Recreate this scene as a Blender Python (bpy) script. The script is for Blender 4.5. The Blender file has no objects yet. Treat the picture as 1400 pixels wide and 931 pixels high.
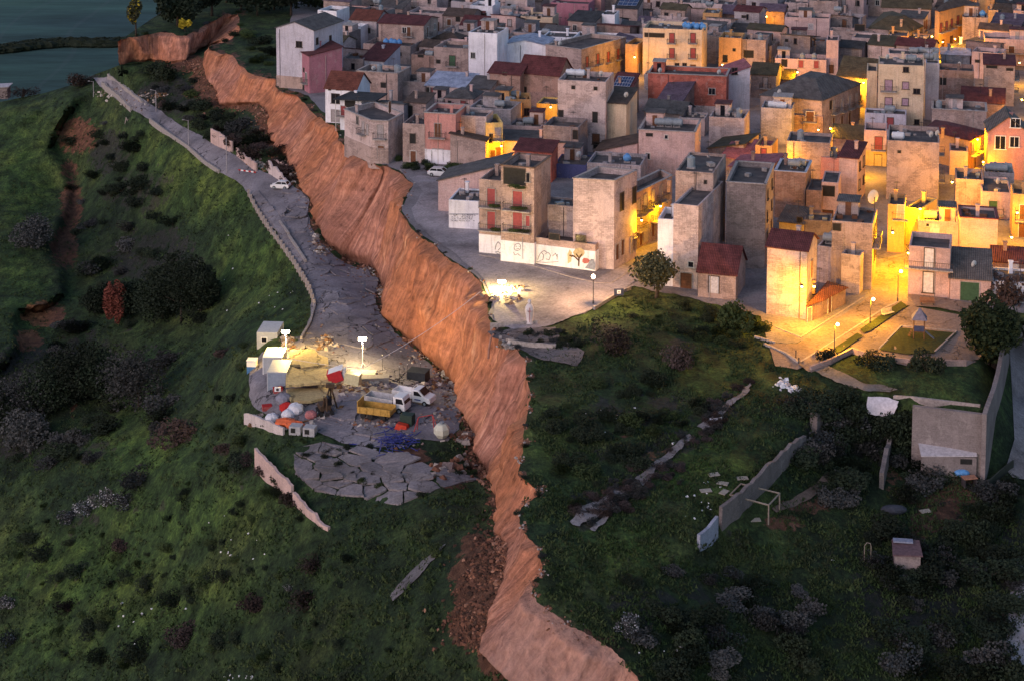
import bpy, math, random
import numpy as np
from mathutils import Vector, Matrix
from mathutils.geometry import delaunay_2d_cdt
random.seed(7)
R = math.radians
scene = bpy.context.scene
COL = scene.collection

# ------------------------------------------------------------------ camera model
CAMH, FOC, PITCH, YC = 78.0, 2413.0, R(6), -136.0
SP, CP = math.sin(PITCH), math.cos(PITCH)

def ray(px, py):
    a, b = px-700.0, py-YC
    return (a, FOC*CP-b*SP, -FOC*SP-b*CP)
def P(px, py, z=0.0):
    r = ray(px, py)
    t = (z-CAMH)/r[2]
    return Vector((r[0]*t, r[1]*t, z))
def PIX(v):
    dx, dy, dz = v[0], v[1], v[2]-CAMH
    dep = dy*CP-dz*SP
    up = dy*SP+dz*CP
    return 700+FOC*dx/dep, YC-FOC*up/dep
def height_at(Y, py):
    r = ray(700, py)
    return CAMH+r[2]*Y/r[1]

cam_d = bpy.data.cameras.new('camera'); cam = bpy.data.objects.new('camera', cam_d)
COL.objects.link(cam); scene.camera = cam
cam.location = (0, 0, CAMH); cam.rotation_euler = (R(90)-PITCH, 0, 0)
cam_d.sensor_width = 36; cam_d.sensor_fit = 'HORIZONTAL'
cam_d.lens = FOC/1400*36; cam_d.shift_y = -(465.5-YC)/1400
cam_d.clip_start = 1; cam_d.clip_end = 9000

# ------------------------------------------------------------------ tagging
def tag(o, label=None, cat=None, group=None, kind=None):
    if label:
        if len(label.split()) > 16: label = ' '.join(label.split()[:16])
        o['label'] = label
    if cat: o['category'] = cat
    if group: o['group'] = group
    if kind: o['kind'] = kind
    return o
def empty(name, loc, rz=0.0, label=None, cat=None, group=None):
    o = bpy.data.objects.new(name, None); COL.objects.link(o)
    o.location = loc; o.rotation_euler = (0, 0, rz); o.empty_display_size = .5
    return tag(o, label, cat, group)

KIDS = {}
class MB:
    def __init__(s): s.v = []; s.f = []; s.m = []
    def add(s, vs, fs, mi=0):
        n = len(s.v); s.v += [tuple(p) for p in vs]
        for f in fs: s.f.append(tuple(i+n for i in f)); s.m.append(mi)
        return s
    def box(s, c, d, rz=0, mi=0, rx=0, ry=0, taper=1.0):
        x, y, z = d[0]/2, d[1]/2, d[2]/2
        vs = [(-x,-y,-z),(x,-y,-z),(x,y,-z),(-x,y,-z),(-x*taper,-y*taper,z),(x*taper,-y*taper,z),(x*taper,y*taper,z),(-x*taper,y*taper,z)]
        if rz or rx or ry:
            M = Matrix.Rotation(rz,3,'Z') @ Matrix.Rotation(ry,3,'Y') @ Matrix.Rotation(rx,3,'X')
            vs = [M @ Vector(p) for p in vs]
        vs = [(p[0]+c[0],p[1]+c[1],p[2]+c[2]) for p in vs]
        return s.add(vs, [(0,3,2,1),(4,5,6,7),(0,1,5,4),(1,2,6,5),(2,3,7,6),(3,0,4,7)], mi)
    def tube(s, a, b, r0, r1=None, n=8, mi=0, cap=True):
        r1 = r0 if r1 is None else r1
        a, b = Vector(a), Vector(b); d = (b-a)
        if d.length < 1e-6: return s
        d.normalize()
        u = d.orthogonal().normalized(); w = d.cross(u)
        vs = []
        for p, r in ((a,r0),(b,r1)):
            for k in range(n):
                t = 2*math.pi*k/n; vs.append(p+u*math.cos(t)*r+w*math.sin(t)*r)
        fs = [(k,(k+1)%n,n+(k+1)%n,n+k) for k in range(n)]
        if cap: fs += [tuple(range(n-1,-1,-1)), tuple(range(n,2*n))]
        return s.add(vs, fs, mi)
    def path(s, pts, r, n=6, mi=0):
        for a, b in zip(pts, pts[1:]): s.tube(a, b, r, r, n, mi)
        return s
    def sphere(s, c, r, n=10, m=6, sq=(1,1,1), mi=0, jit=0):
        vs = []; fs = []
        for j in range(m+1):
            ph = math.pi*j/m
            for k in range(n):
                t = 2*math.pi*k/n; q = r*(1+random.uniform(-jit,jit))
                vs.append((c[0]+q*sq[0]*math.sin(ph)*math.cos(t), c[1]+q*sq[1]*math.sin(ph)*math.sin(t), c[2]+q*sq[2]*math.cos(ph)))
        for j in range(m):
            for k in range(n):
                fs.append((j*n+k, (j+1)*n+k, (j+1)*n+(k+1)%n, j*n+(k+1)%n))
        return s.add(vs, fs, mi)
    def prism(s, poly, z0, z1, mi=0):
        n = len(poly)
        vs = [(p[0],p[1],z0) for p in poly]+[(p[0],p[1],z1) for p in poly]
        fs = [(k,(k+1)%n,n+(k+1)%n,n+k) for k in range(n)]+[tuple(range(n-1,-1,-1)), tuple(range(n,2*n))]
        return s.add(vs, fs, mi)
    def prof(s, pts, y0, y1, mi=0):      # profile in xz extruded along y
        n = len(pts)
        vs = [(p[0],y0,p[1]) for p in pts]+[(p[0],y1,p[1]) for p in pts]
        fs = [(n+k,n+(k+1)%n,(k+1)%n,k) for k in range(n)]+[tuple(range(n)), tuple(range(2*n-1,n-1,-1))]
        return s.add(vs, fs, mi)
    def slab(s, q, th, mi=0):            # quad/tri with thickness going down
        n = len(q)
        vs = [tuple(p) for p in q]+[(p[0],p[1],p[2]-th) for p in q]
        fs = [tuple(range(n)), tuple(range(2*n-1,n-1,-1))]+[(k,n+k,n+(k+1)%n,(k+1)%n) for k in range(n)]
        return s.add(vs, fs, mi)
    def build(s, name, mats, parent=None, loc=None, rz=0, smooth=False):
        me = bpy.data.meshes.new(name); me.from_pydata(s.v, [], s.f)
        if not isinstance(mats, (list,tuple)): mats = [mats]
        for m in mats: me.materials.append(m)
        if len(mats) > 1: me.polygons.foreach_set('material_index', s.m)
        if smooth: me.polygons.foreach_set('use_smooth', [True]*len(s.f))
        me.update()
        return link(name, me, parent, loc, rz)
def link(name, me, parent=None, loc=None, rz=0):
    o = bpy.data.objects.new(name, me); COL.objects.link(o)
    if parent is not None:
        o.parent = parent; KIDS.setdefault(parent.name, []).append(o)
    if loc is not None: o.location = loc
    if rz: o.rotation_euler = (0,0,rz)
    return o
def copy_tree(o, parent=None):
    c = o.copy(); COL.objects.link(c); c.parent = parent
    for ch in KIDS.get(o.name, []):
        k = copy_tree(ch, c); KIDS.setdefault(c.name, []).append(k)
    return c

# ------------------------------------------------------------------ materials
MC = {}
class NT:
    def __init__(s, name, rough=.85):
        s.m = bpy.data.materials.new(name); s.m.use_nodes = True
        s.n = s.m.node_tree.nodes; s.l = s.m.node_tree.links
        s.b = s.n['Principled BSDF']; s.b.inputs['Roughness'].default_value = rough
        s.b.inputs['Specular IOR Level'].default_value = .2
    def nd(s, t, **k):
        o = s.n.new(t)
        for a, v in k.items():
            if a.startswith('i_'): o.inputs[a[2:].replace('_',' ')].default_value = v
            else: setattr(o, a, v)
        return o
    def lk(s, a, b): s.l.new(a, b)
    def pos(s, scale=(1,1,1), obj=False, rot=None):
        if obj: src = s.nd('ShaderNodeTexCoord').outputs['Object']
        else: src = s.nd('ShaderNodeNewGeometry').outputs['Position']
        mp = s.nd('ShaderNodeMapping'); mp.inputs['Scale'].default_value = scale
        if rot: mp.inputs['Rotation'].default_value = rot
        s.lk(src, mp.inputs['Vector']); return mp.outputs['Vector']
    def noise(s, vec, sc, det=5, rough=.6, dist=0):
        o = s.nd('ShaderNodeTexNoise'); o.inputs['Scale'].default_value = sc; o.inputs['Detail'].default_value = det
        o.inputs['Roughness'].default_value = rough; o.inputs['Distortion'].default_value = dist
        s.lk(vec, o.inputs['Vector']); return o.outputs['Fac']
    def ramp(s, fac, stops, interp='LINEAR'):
        o = s.nd('ShaderNodeValToRGB'); cr = o.color_ramp; cr.interpolation = interp
        while len(cr.elements) > 1: cr.elements.remove(cr.elements[0])
        cr.elements[0].position = stops[0][0]; c = stops[0][1]; cr.elements[0].color = (*c, 1) if isinstance(c, tuple) else (c,c,c,1)
        for p, c in stops[1:]:
            e = cr.elements.new(p); e.color = (*c, 1) if isinstance(c, tuple) else (c,c,c,1)
        s.lk(fac, o.inputs['Fac']); return o.outputs['Color']
    def mix(s, fac, a, b, mode='MIX'):
        o = s.nd('ShaderNodeMix', data_type='RGBA', blend_type=mode)
        for k, v in ((0,fac),(6,a),(7,b)):
            if hasattr(v, 'is_linked'): s.lk(v, o.inputs[k])
            elif k == 0: o.inputs[0].default_value = v
            else: o.inputs[k].default_value = (*v, 1) if isinstance(v, tuple) else (v,v,v,1)
        return o.outputs[2]
    def math(s, op, a, b=None):
        o = s.nd('ShaderNodeMath', operation=op)
        for k, v in ((0,a),(1,b)):
            if v is None: continue
            if hasattr(v, 'is_linked'): s.lk(v, o.inputs[k])
            else: o.inputs[k].default_value = v
        return o.outputs[0]
    def attr(s, name): 
        return s.nd('ShaderNodeAttribute', attribute_name=name).outputs['Fac']
    def col(s, c): s.lk(c, s.b.inputs['Base Color']) if hasattr(c, 'is_linked') else setattr(s.b.inputs['Base Color'], 'default_value', (*c,1))
    def bump(s, h, dist=.1, st=1.0):
        o = s.nd('ShaderNodeBump'); o.inputs['Distance'].default_value = dist; o.inputs['Strength'].default_value = st
        s.lk(h, o.inputs['Height']); s.lk(o.outputs['Normal'], s.b.inputs['Normal'])
def sc3(c, k): return tuple(min(1, x*k) for x in c)

def m_plain(name, c, rough=.7, metal=0.0, var=.25):
    key = ('p', name)
    if key in MC: return MC[key]
    t = NT(name, rough); t.b.inputs['Metallic'].default_value = metal
    v = t.pos()
    n = t.noise(v, 3.0, 4)
    t.col(t.ramp(n, [(.3, sc3(c,1-var)), (.7, sc3(c,1+var))]))
    MC[key] = t.m; return t.m
def m_wall(kind, c, blocks=.35):
    key = ('w', kind)
    if key in MC: return MC[key]
    t = NT('wall_'+kind, .9)
    v = t.pos()
    big = t.noise(v, .22, 6, .6)
    streak = t.noise(t.pos((1.6,1.6,.18)), 1.1, 5, .65)
    fine = t.noise(v, 6, 3, .6)
    base = t.ramp(big, [(.3, sc3(c,.82)), (.5, sc3(c,1.06)), (.72, sc3(c,1.2))])
    base = t.mix(t.ramp(streak, [(.5, 0.0), (.78, .42)]), base, sc3((.11,.09,.085),1.0))
    base = t.mix(.35, base, t.ramp(fine, [(.3,.25),(.7,.8)]), 'OVERLAY')
    # block courses of the tufa masonry
    g = t.nd('ShaderNodeNewGeometry')
    sx = t.nd('ShaderNodeSeparateXYZ'); t.lk(g.outputs['Position'], sx.inputs[0])
    cb = t.nd('ShaderNodeCombineXYZ')
    t.lk(t.math('ADD', sx.outputs[0], t.math('MULTIPLY', sx.outputs[1], .9)), cb.inputs[0]); t.lk(sx.outputs[2], cb.inputs[1])
    br = t.nd('ShaderNodeTexBrick'); t.lk(cb.outputs[0], br.inputs['Vector'])
    br.inputs['Scale'].default_value = 1.0; br.inputs['Brick Width'].default_value = .5; br.inputs['Row Height'].default_value = .25
    br.inputs['Mortar Size'].default_value = .025; br.inputs['Color1'].default_value = (1,1,1,1); br.inputs['Color2'].default_value = (.7,.7,.7,1)
    br.inputs['Mortar'].default_value = (.6,.6,.6,1)
    pn = t.noise(t.pos((1,1,1.3)), .38, 5, .55, .3)
    patch = t.ramp(pn, [(.47,0.0),(.50,1.0)])
    base = t.mix(t.math('MULTIPLY', patch, min(1.0, blocks*1.9)), base, br.outputs['Color'], 'MULTIPLY')
    pn2 = t.noise(t.pos((1,1,.8)), .8, 5, .6, .4)
    base = t.mix(t.math('MULTIPLY', t.ramp(pn2, [(.60,0.0),(.63,1.0)]), .3), base, t.mix(.5, base, (.5,.45,.43)))
    base = t.mix(t.math('MULTIPLY', t.ramp(pn2, [(.33,1.0),(.37,0.0)]), .22), base, t.mix(1.0, base, (.5,.45,.42), 'MULTIPLY'))
    t.col(base)
    t.bump(t.noise(v, 2.5, 6, .7), .12, .6)
    MC[key] = t.m; return t.m
def m_tile(kind, c):
    key = ('t', kind)
    if key in MC: return MC[key]
    t = NT('roof_'+kind, .85)
    w = t.nd('ShaderNodeTexWave', wave_type='BANDS', bands_direction='X'); t.lk(t.pos(obj=True), w.inputs['Vector'])
    w.inputs['Scale'].default_value = 1.3; w.inputs['Distortion'].default_value = .5
    w2 = t.nd('ShaderNodeTexWave', wave_type='BANDS', bands_direction='Y'); t.lk(t.pos(obj=True), w2.inputs['Vector'])
    w2.inputs['Scale'].default_value = .9; w2.inputs['Distortion'].default_value = .5
    n = t.noise(t.pos(), .7, 7, .7)
    base = t.ramp(n, [(.3, sc3(c,.5)), (.5, c), (.72, sc3(c,1.5))])
    n2 = t.noise(t.pos(), 5, 4, .7)
    base = t.mix(.6, base, t.ramp(n2, [(.25,.2),(.75,.85)]), 'OVERLAY')
    base = t.mix(.35, base, w.outputs['Color'], 'MULTIPLY'); base = t.mix(.2, base, w2.outputs['Color'], 'MULTIPLY')
    t.col(base); t.bump(w.outputs['Color'], .08, .8)
    MC[key] = t.m; return t.m
def m_emit(name, c, s):
    key = ('e', name)
    if key in MC: return MC[key]
    t = NT(name); t.b.inputs['Emission Color'].default_value = (*c,1); t.b.inputs['Emission Strength'].default_value = s
    t.col(c); MC[key] = t.m; return t.m

WALLC = {
 'white':(.70,.69,.75), 'cream':(.56,.43,.31), 'tan':(.37,.27,.24), 'pink':(.50,.35,.335), 'grey':(.33,.30,.32),
 'mauve':(.33,.14,.18), 'brick':(.40,.12,.09), 'stone':(.35,.265,.245), 'dark':(.23,.19,.19), 'yellow':(.58,.42,.16),
 'lav':(.45,.43,.50), 'brown':(.28,.185,.16), 'rose':(.45,.22,.20), 'pale':(.48,.38,.37), 'indigo':(.07,.08,.19),
 'ochre':(.48,.27,.12), 'slate':(.15,.16,.21), 'bluegrey':(.16,.18,.22)}  # yellow and ochre: amber lamp light painted into the colour of lit walls
def wall_m(k): return m_wall(k, WALLC[k], {'white':.1,'cream':.12,'pink':.25,'mauve':.05,'rose':.1,'lav':.1,'yellow':.1,'ochre':.1,'indigo':.05}.get(k,.55))
TILEC = {'maroon':(.13,.042,.045), 'red':(.17,.06,.045), 'brown':(.12,.085,.07), 'moss':(.10,.085,.055), 'greyt':(.13,.12,.12), 'purple':(.15,.11,.15), 'pinkm':(.36,.13,.15), 'bluew':(.42,.47,.62), 'darkt':(.06,.06,.065)}
def tile_m(k): return m_tile(k, TILEC[k])
def m_deck():
    if 'deck' in MC: return MC['deck']
    t = NT('roof_deck', .9); v = t.pos()
    t.col(t.ramp(t.noise(v, .5, 7, .7), [(.3,(.035,.032,.034)),(.48,(.085,.075,.075)),(.6,(.12,.10,.095)),(.75,(.2,.17,.16))]))
    MC['deck'] = t.m; return t.m
GLASS = m_plain('window_glass', (.015,.015,.02), .15, 0, .3)
FRAME_W = m_plain('frame_white', (.5,.48,.46), .6)
FRAME_D = m_plain('frame_dark', (.08,.06,.05), .6)
SHUT_R = m_plain('shutter_red', (.26,.06,.065), .7, 0, .15)
SHUT_G = m_plain('shutter_grey', (.3,.27,.28), .7)
DOOR_B = m_plain('door_brown', (.13,.055,.03), .6)
DOOR_W = m_plain('door_white', (.55,.53,.55), .6)
DOOR_G = m_plain('door_green', (.04,.09,.05), .6)
IRON = m_plain('iron_dark', (.05,.045,.05), .5)
CONC = m_plain('concrete', (.3,.27,.26), .9, 0, .35)
COPE = m_plain('coping', (.35,.3,.28), .9, 0, .3)
TANK_G = m_plain('tank_grey', (.22,.25,.28), .45, 0, .2)
TANK_B = m_plain('tank_blue', (.10,.27,.55), .4, 0, .25)
TANK_W = m_plain('tank_white', (.55,.57,.62), .4, 0, .1)
DISH = m_plain('dish_white', (.55,.53,.52), .4, 0, .1)
WHITE_P = m_plain('white_paint', (.7,.7,.72), .4, 0, .08)
BLACK = m_plain('black_rubber_and_shadow', (.02,.02,.02), .7)
SOLAR = m_plain('solar_panel', (.03,.05,.12), .2, 0, .2)

# ------------------------------------------------------------------ noise in numpy
def _hash(ix, iy, s):
    h = (ix*374761393 + iy*668265263 + s*982451653) & 0xffffffff
    h = ((h ^ (h >> 13))*1274126177) & 0xffffffff
    return ((h ^ (h >> 16)) & 0xffff)/65535.0
def vnoise(x, y, s=0):
    x = np.asarray(x, float); y = np.asarray(y, float)
    ix = np.floor(x).astype(np.int64); iy = np.floor(y).astype(np.int64)
    fx = x-ix; fy = y-iy; fx = fx*fx*(3-2*fx); fy = fy*fy*(3-2*fy)
    a = _hash(ix,iy,s); b = _hash(ix+1,iy,s); c = _hash(ix,iy+1,s); d = _hash(ix+1,iy+1,s)
    return (a*(1-fx)+b*fx)*(1-fy)+(c*(1-fx)+d*fx)*fy
def fbm(x, y, s=0, o=4):
    v = 0; a = .5; f = 1.0
    for k in range(o):
        v = v+a*(vnoise(np.asarray(x)*f, np.asarray(y)*f, s+k*17)-.5); a *= .5; f *= 2.03
    return v
def inpoly(x, y, poly):
    x = np.asarray(x, float); y = np.asarray(y, float); r = np.zeros(x.shape, bool); n = len(poly)
    for i in range(n):
        x1, y1 = poly[i]; x2, y2 = poly[(i+1)%n]
        if y1 == y2: continue
        c = ((y1 > y) != (y2 > y)) & (x < (x2-x1)*(y-y1)/(y2-y1)+x1); r ^= c
    return r
def segdist(x, y, pts):
    x = np.asarray(x, float); y = np.asarray(y, float); d = np.full(x.shape, 1e9)
    for (x1,y1),(x2,y2) in zip(pts, pts[1:]):
        L = (x2-x1)**2+(y2-y1)**2+1e-9; t = np.clip(((x-x1)*(x2-x1)+(y-y1)*(y2-y1))/L, 0, 1)
        d = np.minimum(d, np.hypot(x-x1-t*(x2-x1), y-y1-t*(y2-y1)))
    return d
def resample(pts, step, cols=None):
    out = []
    for a, b in zip(pts, pts[1:]):
        a = np.array(a, float); b = np.array(b, float)
        n = max(1, int(math.ceil(np.hypot(b[0]-a[0], b[1]-a[1])/step)))
        for k in range(n): out.append(tuple(a+(b-a)*k/n))
    out.append(tuple(float(q) for q in pts[-1])); return out
class RBF:
    def __init__(s, pts, sy=1.0, lam=.5):
        p = np.array(pts, float); s.X = p[:,:2]/100; z = p[:,2]; n = len(p)
        K = np.hypot(s.X[:,None,0]-s.X[None,:,0], s.X[:,None,1]-s.X[None,:,1])
        K = -K - np.eye(n)*(-lam*.02)
        A = np.zeros((n+3,n+3)); A[:n,:n] = K; A[:n,n] = 1; A[:n,n+1:] = s.X; A[n,:n] = 1; A[n+1:,:n] = s.X.T
        s.w = np.linalg.solve(A, np.concatenate([z,[0,0,0]])); s.n = n
    def __call__(s, x, y):
        x = np.atleast_1d(np.asarray(x,float))/100; y = np.atleast_1d(np.asarray(y,float))/100
        out = np.zeros(len(x))
        for a in range(0, len(x), 20000):
            xx, yy = x[a:a+20000], y[a:a+20000]
            K = -np.hypot(xx[:,None]-s.X[None,:,0], yy[:,None]-s.X[None,:,1])
            out[a:a+20000] = K@s.w[:s.n]+s.w[s.n]+s.w[s.n+1]*xx+s.w[s.n+2]*yy
        return out
# ------------------------------------------------------------------ terrain data (photo pixels are only the survey grid: every point is unprojected to a world height)
PAIRS = [((168,55),(165,89)),((185,50),(186,86)),((213,46),(212,84)),((234,46),(236,90)),((255,50),(250,84)),((268,44),(260,76)),((281,34),(268,70)),
 ((291,28),(276,66)),((306,21),(281,63)),((327,19),(284,62)),((326,45),(286,63)),((312,58),(286,66)),((292,62),(284,78)),((284,70),(281,102)),
 ((300,73),(288,110)),((318,78),(302,128)),((328,91),(310,147)),((348,103),(330,146)),((364,107),(348,143)),((377,110),(358,144)),
 ((379,124),(364,158)),((392,128),(369,173)),((407,131),(375,190)),((422,147),(386,210)),((433,160),(398,224)),((446,167),(409,238)),((459,176),(418,255)),
 ((464,193),(427,280)),((482,212),(431,305)),((507,222),(448,336)),((530,229),(478,356)),((548,238),(503,362)),((565,252),(517,374)),((556,266),(522,388)),
 ((545,286),(522,404)),((552,300),(523,424)),((572,322),(534,444)),((595,336),(558,466)),((612,353),(578,482)),((640,370),(599,507)),((655,385),(618,525)),((665,405),(632,538)),
 ((668,430),(639,554)),((676,450),(643,570)),((690,462),(647,592)),((705,475),(653,618)),((718,492),(662,640)),((722,515),(671,652)),((724,540),(678,667)),((722,560),(683,684)),
 ((716,585),(687,700)),((716,605),(689,714)),((709,630),(690,727)),((711,650),(690,738)),((736,669),(690,742)),((737,676),(690,746)),((716,688),(689,757)),((707,702),(687,774)),((713,722),(685,794)),
 ((735,750),(680,828)),((742,770),(673,862)),((738,785),(667,884)),((727,800),(667,900)),((728,812),(676,912)),((745,832),(690,925)),((775,852),(704,950)),((800,865),(716,985)),((840,890),(735,1020)),((872,925),(765,1060)),((900,960),(790,1100)),
 ((980,1040),(850,1180)),((1150,1200),(980,1330))]
UPC = [(150,40,0),(300,-100,0),(700,-100,0),(1400,-100,0),(2000,-100,0),(2000,200,0),(700,100,0),(1000,100,0),(1400,100,0),(400,120,0),(500,180,0),(600,220,0),
 (700,300,0),(800,400,0),(1000,300,0),(1200,300,0),(1400,300,0),(900,450,0),(1050,450,0),(1000,500,-.4),(740,560,-.4),(1090,500,-.2),(1150,515,0),
 (1200,480,0),(1300,480,0),(1370,440,0),(1180,535,-.3),(1245,545,-.2),(1345,560,-.2),(1340,500,0),
 (1345,650,-7.2),(1290,632,-6.8),(1250,615,-6.2),(1200,600,-5.2),(1180,590,-4.2),(1150,560,-2.5),(1110,540,-1.4),(1085,515,-.6),
 (1388,470,-6),(1392,540,-7.5),(1440,560,-8),(1500,480,-6),(1400,700,-9),(1300,760,-9.5),(1380,900,-11.5),(1200,700,-7.5),(1130,640,-5.6),(1100,700,-6.6),(1060,740,-7),
 (985,752,-6.4),(1125,580,-4.2),(1118,572,-2.2),(1080,600,-2.4),(1020,650,-3),(985,695,-3.4),(955,735,-3.9),(1000,600,-1.8),(950,620,-1.9),(900,700,-2.6),(800,620,-1.1),(760,700,-1.6),(760,780,-2.2),
 (850,800,-3.6),(900,860,-5.4),(1000,850,-7.3),(1100,900,-9.3),(1250,860,-10.4),(1200,1200,-14),(1700,1200,-16),(2000,800,-12),(950,780,-5.6),(1000,960,-9)]
LOWC = [(205,162,-12),(215,150,-12),(260,195,-11.3),(310,230,-11),(345,262,-11.2),(390,270,-10.5),(380,310,-11.5),(425,350,-11.3),(430,400,-11.4),(470,400,-10.6),(420,450,-11.6),(500,480,-10.4),
 (370,470,-12),(345,520,-12.4),(370,560,-12.2),(450,560,-11.4),(520,560,-10.8),(600,570,-10.2),(560,620,-10.6),(450,620,-12),(400,640,-12.6),(600,670,-9.4),(520,680,-10.8),
 (150,118,-13),(120,112,-15),(100,140,-17.5),(60,128,-20),(0,140,-23),(-300,160,-40),(130,100,-14),
 (165,200,-21),(220,230,-18),(150,260,-26),(250,300,-22),(330,320,-16),(300,380,-23),(390,385,-14.5),(360,420,-17.5),(0,300,-31),(40,200,-27),(80,260,-33),(120,360,-34),(60,450,-36),(0,480,-35),
 (200,430,-31),(280,470,-26),(330,480,-17),(200,540,-31),(290,560,-22),(330,600,-15.5),(250,640,-23),(130,620,-32),(0,640,-40),(0,800,-44),(0,931,-46),(-300,600,-50),(-300,1300,-60),(150,760,-35),
 (200,931,-33),(350,700,-17.5),(330,640,-17),(450,730,-13.6),(550,740,-10.8),(640,740,-8.2),(620,860,-10.6),(450,850,-17),(350,850,-23),(500,960,-17),(640,960,-11.5),(300,1300,-34),(700,1300,-16)]
for i, (t, b) in enumerate(PAIRS):
    s = (t[1]+390)/78.0
UP = RBF(UPC)
_tz = UP([p[0][0] for p in PAIRS], [p[0][1] for p in PAIRS])
for i, (t, b) in enumerate(PAIRS):
    if i % 2 == 0 or i > 50:
        s = (t[1]+390)/78.0
        LOWC.append((b[0], b[1], float(_tz[i])-.88*(b[1]-t[1])/s))
LOW = RBF(LOWC)

ROADPOLY = [(128,108),(150,104),(185,128),(215,150),(262,180),(312,208),(332,218),(348,230),(368,238),(392,248),(412,262),(424,277),(421,292),(425,310),(438,332),(452,347),(472,360),(498,368),(516,388),
 (513,410),(518,432),(543,458),(568,478),(588,498),(598,513),(618,528),(630,548),(628,585),(612,603),(560,600),(520,612),(470,606),(440,592),(405,584),(378,572),(350,560),(340,540),(342,508),(356,482),
 (398,476),(412,462),(423,440),(428,405),(420,380),(402,352),(376,316),(356,288),(341,266),(322,246),(298,234),(268,214),(238,189),(205,163),(180,150),(140,122)]
UPAVED = [(100,-150),(300,-150),(2100,-150),(2100,300),(2100,430),(1400,440),(1360,490),(1290,480),(1160,470),(1090,500),(1040,430),(930,405),(870,395),(820,420),(700,445),(600,330),(540,240),(470,185),(400,120),(400,60),(380,20)]

def smooth01(t): t = np.clip(t, 0, 1); return t*t*(3-2*t)
SCARP = [(140,118),(100,140),(78,175),(66,205),(84,225),(96,258),(92,290),(74,325),(66,345),(84,370),(88,398),(60,420),(28,425),(18,440),(26,470),(8,494),(-80,560),(-300,640)]
def scarp_side(x, y):
    poly = SCARP+[(-400,640),(-400,100)]
    d = segdist(x, y, SCARP); return np.where(inpoly(x, y, poly), d, -d)
def world_xy(px, py, z):
    px = np.asarray(px,float); py = np.asarray(py,float)
    a = px-700; b = py-YC; rz = -FOC*SP-b*CP; t = (z-CAMH)/rz
    return a*t, (FOC*CP-b*SP)*t
def zlow(px, py):
    px = np.atleast_1d(np.asarray(px,float)); py = np.atleast_1d(np.asarray(py,float))
    z = LOW(px, py)
    sd = scarp_side(px, py)
    z = z+2.1*(smooth01((sd+10)/16)-.0)*smooth01((py-105)/50)*np.exp(-np.clip(sd-10,0,400)/220)
    X, Y = world_xy(px, py, z)
    inr = inpoly(px, py, ROADPOLY); dr = segdist(px, py, ROADPOLY+ROADPOLY[:1])
    amp = np.where(inr, 0, smooth01(dr/28))
    z = z+amp*(1.9*fbm(X/15, Y/20, 3, 3)+.8*fbm(X/3.2, Y/4.5, 9, 3))
    return z
def zup(px, py):
    px = np.atleast_1d(np.asarray(px,float)); py = np.atleast_1d(np.asarray(py,float))
    z = UP(px, py)
    X, Y = world_xy(px, py, z)
    inr = inpoly(px, py, UPAVED); dr = segdist(px, py, UPAVED+UPAVED[:1])
    pk = [(1060,400),(1400,400),(1400,470),(1385,600),(1350,640),(1250,560),(1150,540),(1075,505)]
    ink = inpoly(px, py, pk); dk = segdist(px, py, pk+pk[:1])
    amp = np.where(inr | ink, 0, np.minimum(smooth01(dr/40), smooth01(dk/25)))
    z = np.where(inr, z*0, z)
    return z+amp*(.9*fbm(X/9, Y/12, 31, 3)+.55*fbm(X/2.6, Y/3.2, 41, 3))
def GL(px, py, dz=0): z = float(zlow(px, py)[0])+dz; return P(px, py, z)
def GU(px, py, dz=0): z = float(zup(px, py)[0])+dz; return P(px, py, z)

# cliff lines with matching samples
TL, BL = [], []
for (t0,b0),(t1,b1) in zip(PAIRS, PAIRS[1:]):
    n = max(1, int(max(math.dist(t0,t1), math.dist(b0,b1))/2.6))
    for k in range(n):
        f = k/n
        TL.append((t0[0]+(t1[0]-t0[0])*f, t0[1]+(t1[1]-t0[1])*f)); BL.append((b0[0]+(b1[0]-b0[0])*f, b0[1]+(b1[1]-b0[1])*f))
TL.append(PAIRS[-1][0]); BL.append(PAIRS[-1][1])
_a = np.arange(len(TL))*2.6
TL = [(p[0]+float(9*fbm(a/11,0,51,5)), p[1]+float(6*fbm(a/10,0,52,5))) for p, a in zip(TL, _a)]
BL = [(p[0]+float(9*fbm(a/18,0,53,4)), p[1]+float(6*fbm(a/16,0,54,4))) for p, a in zip(BL, _a)]

def mesh_region(poly, step, far=1.0):
    xs = [p[0] for p in poly]; ys = [p[1] for p in poly]
    bd = poly; nb = len(bd)
    pts = []
    y = min(ys)+step/2; row = 0
    while y < max(ys):
        out = (y < -20 or y > 960)
        st = step*(3 if out else 1)
        x = min(xs)+(st/2 if row%2 else 0)
        r = []
        while x < max(xs):
            if (x < -20 or x > 1420): 
                r.append((x+random.uniform(-.3,.3)*st, y+random.uniform(-.3,.3)*st)); x += st*3
            else:
                r.append((x+random.uniform(-.3,.3)*st, y+random.uniform(-.3,.3)*st)); x += st
        pts += r; y += st; row += 1
    A = np.array(pts)
    ok = inpoly(A[:,0], A[:,1], poly)
    A = A[ok]
    # keep clear of the border
    B = np.array(bd)
    d = np.full(len(A), 1e9)
    for k in range(0, len(B), 64):
        q = B[k:k+64]; d = np.minimum(d, np.hypot(A[:,None,0]-q[None,:,0], A[:,None,1]-q[None,:,1]).min(1))
    A = A[d > step*.45]
    vs = [Vector(p) for p in bd]+[Vector(p) for p in A]
    r = delaunay_2d_cdt(vs, [(i,(i+1)%nb) for i in range(nb)], [], 0, 1e-5)
    V = np.array([(v[0],v[1]) for v in r[0]]); F = np.array([f for f in r[2] if len(f) == 3])
    C = V[F].mean(1); F = F[inpoly(C[:,0], C[:,1], poly)]
    return V, F
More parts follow.
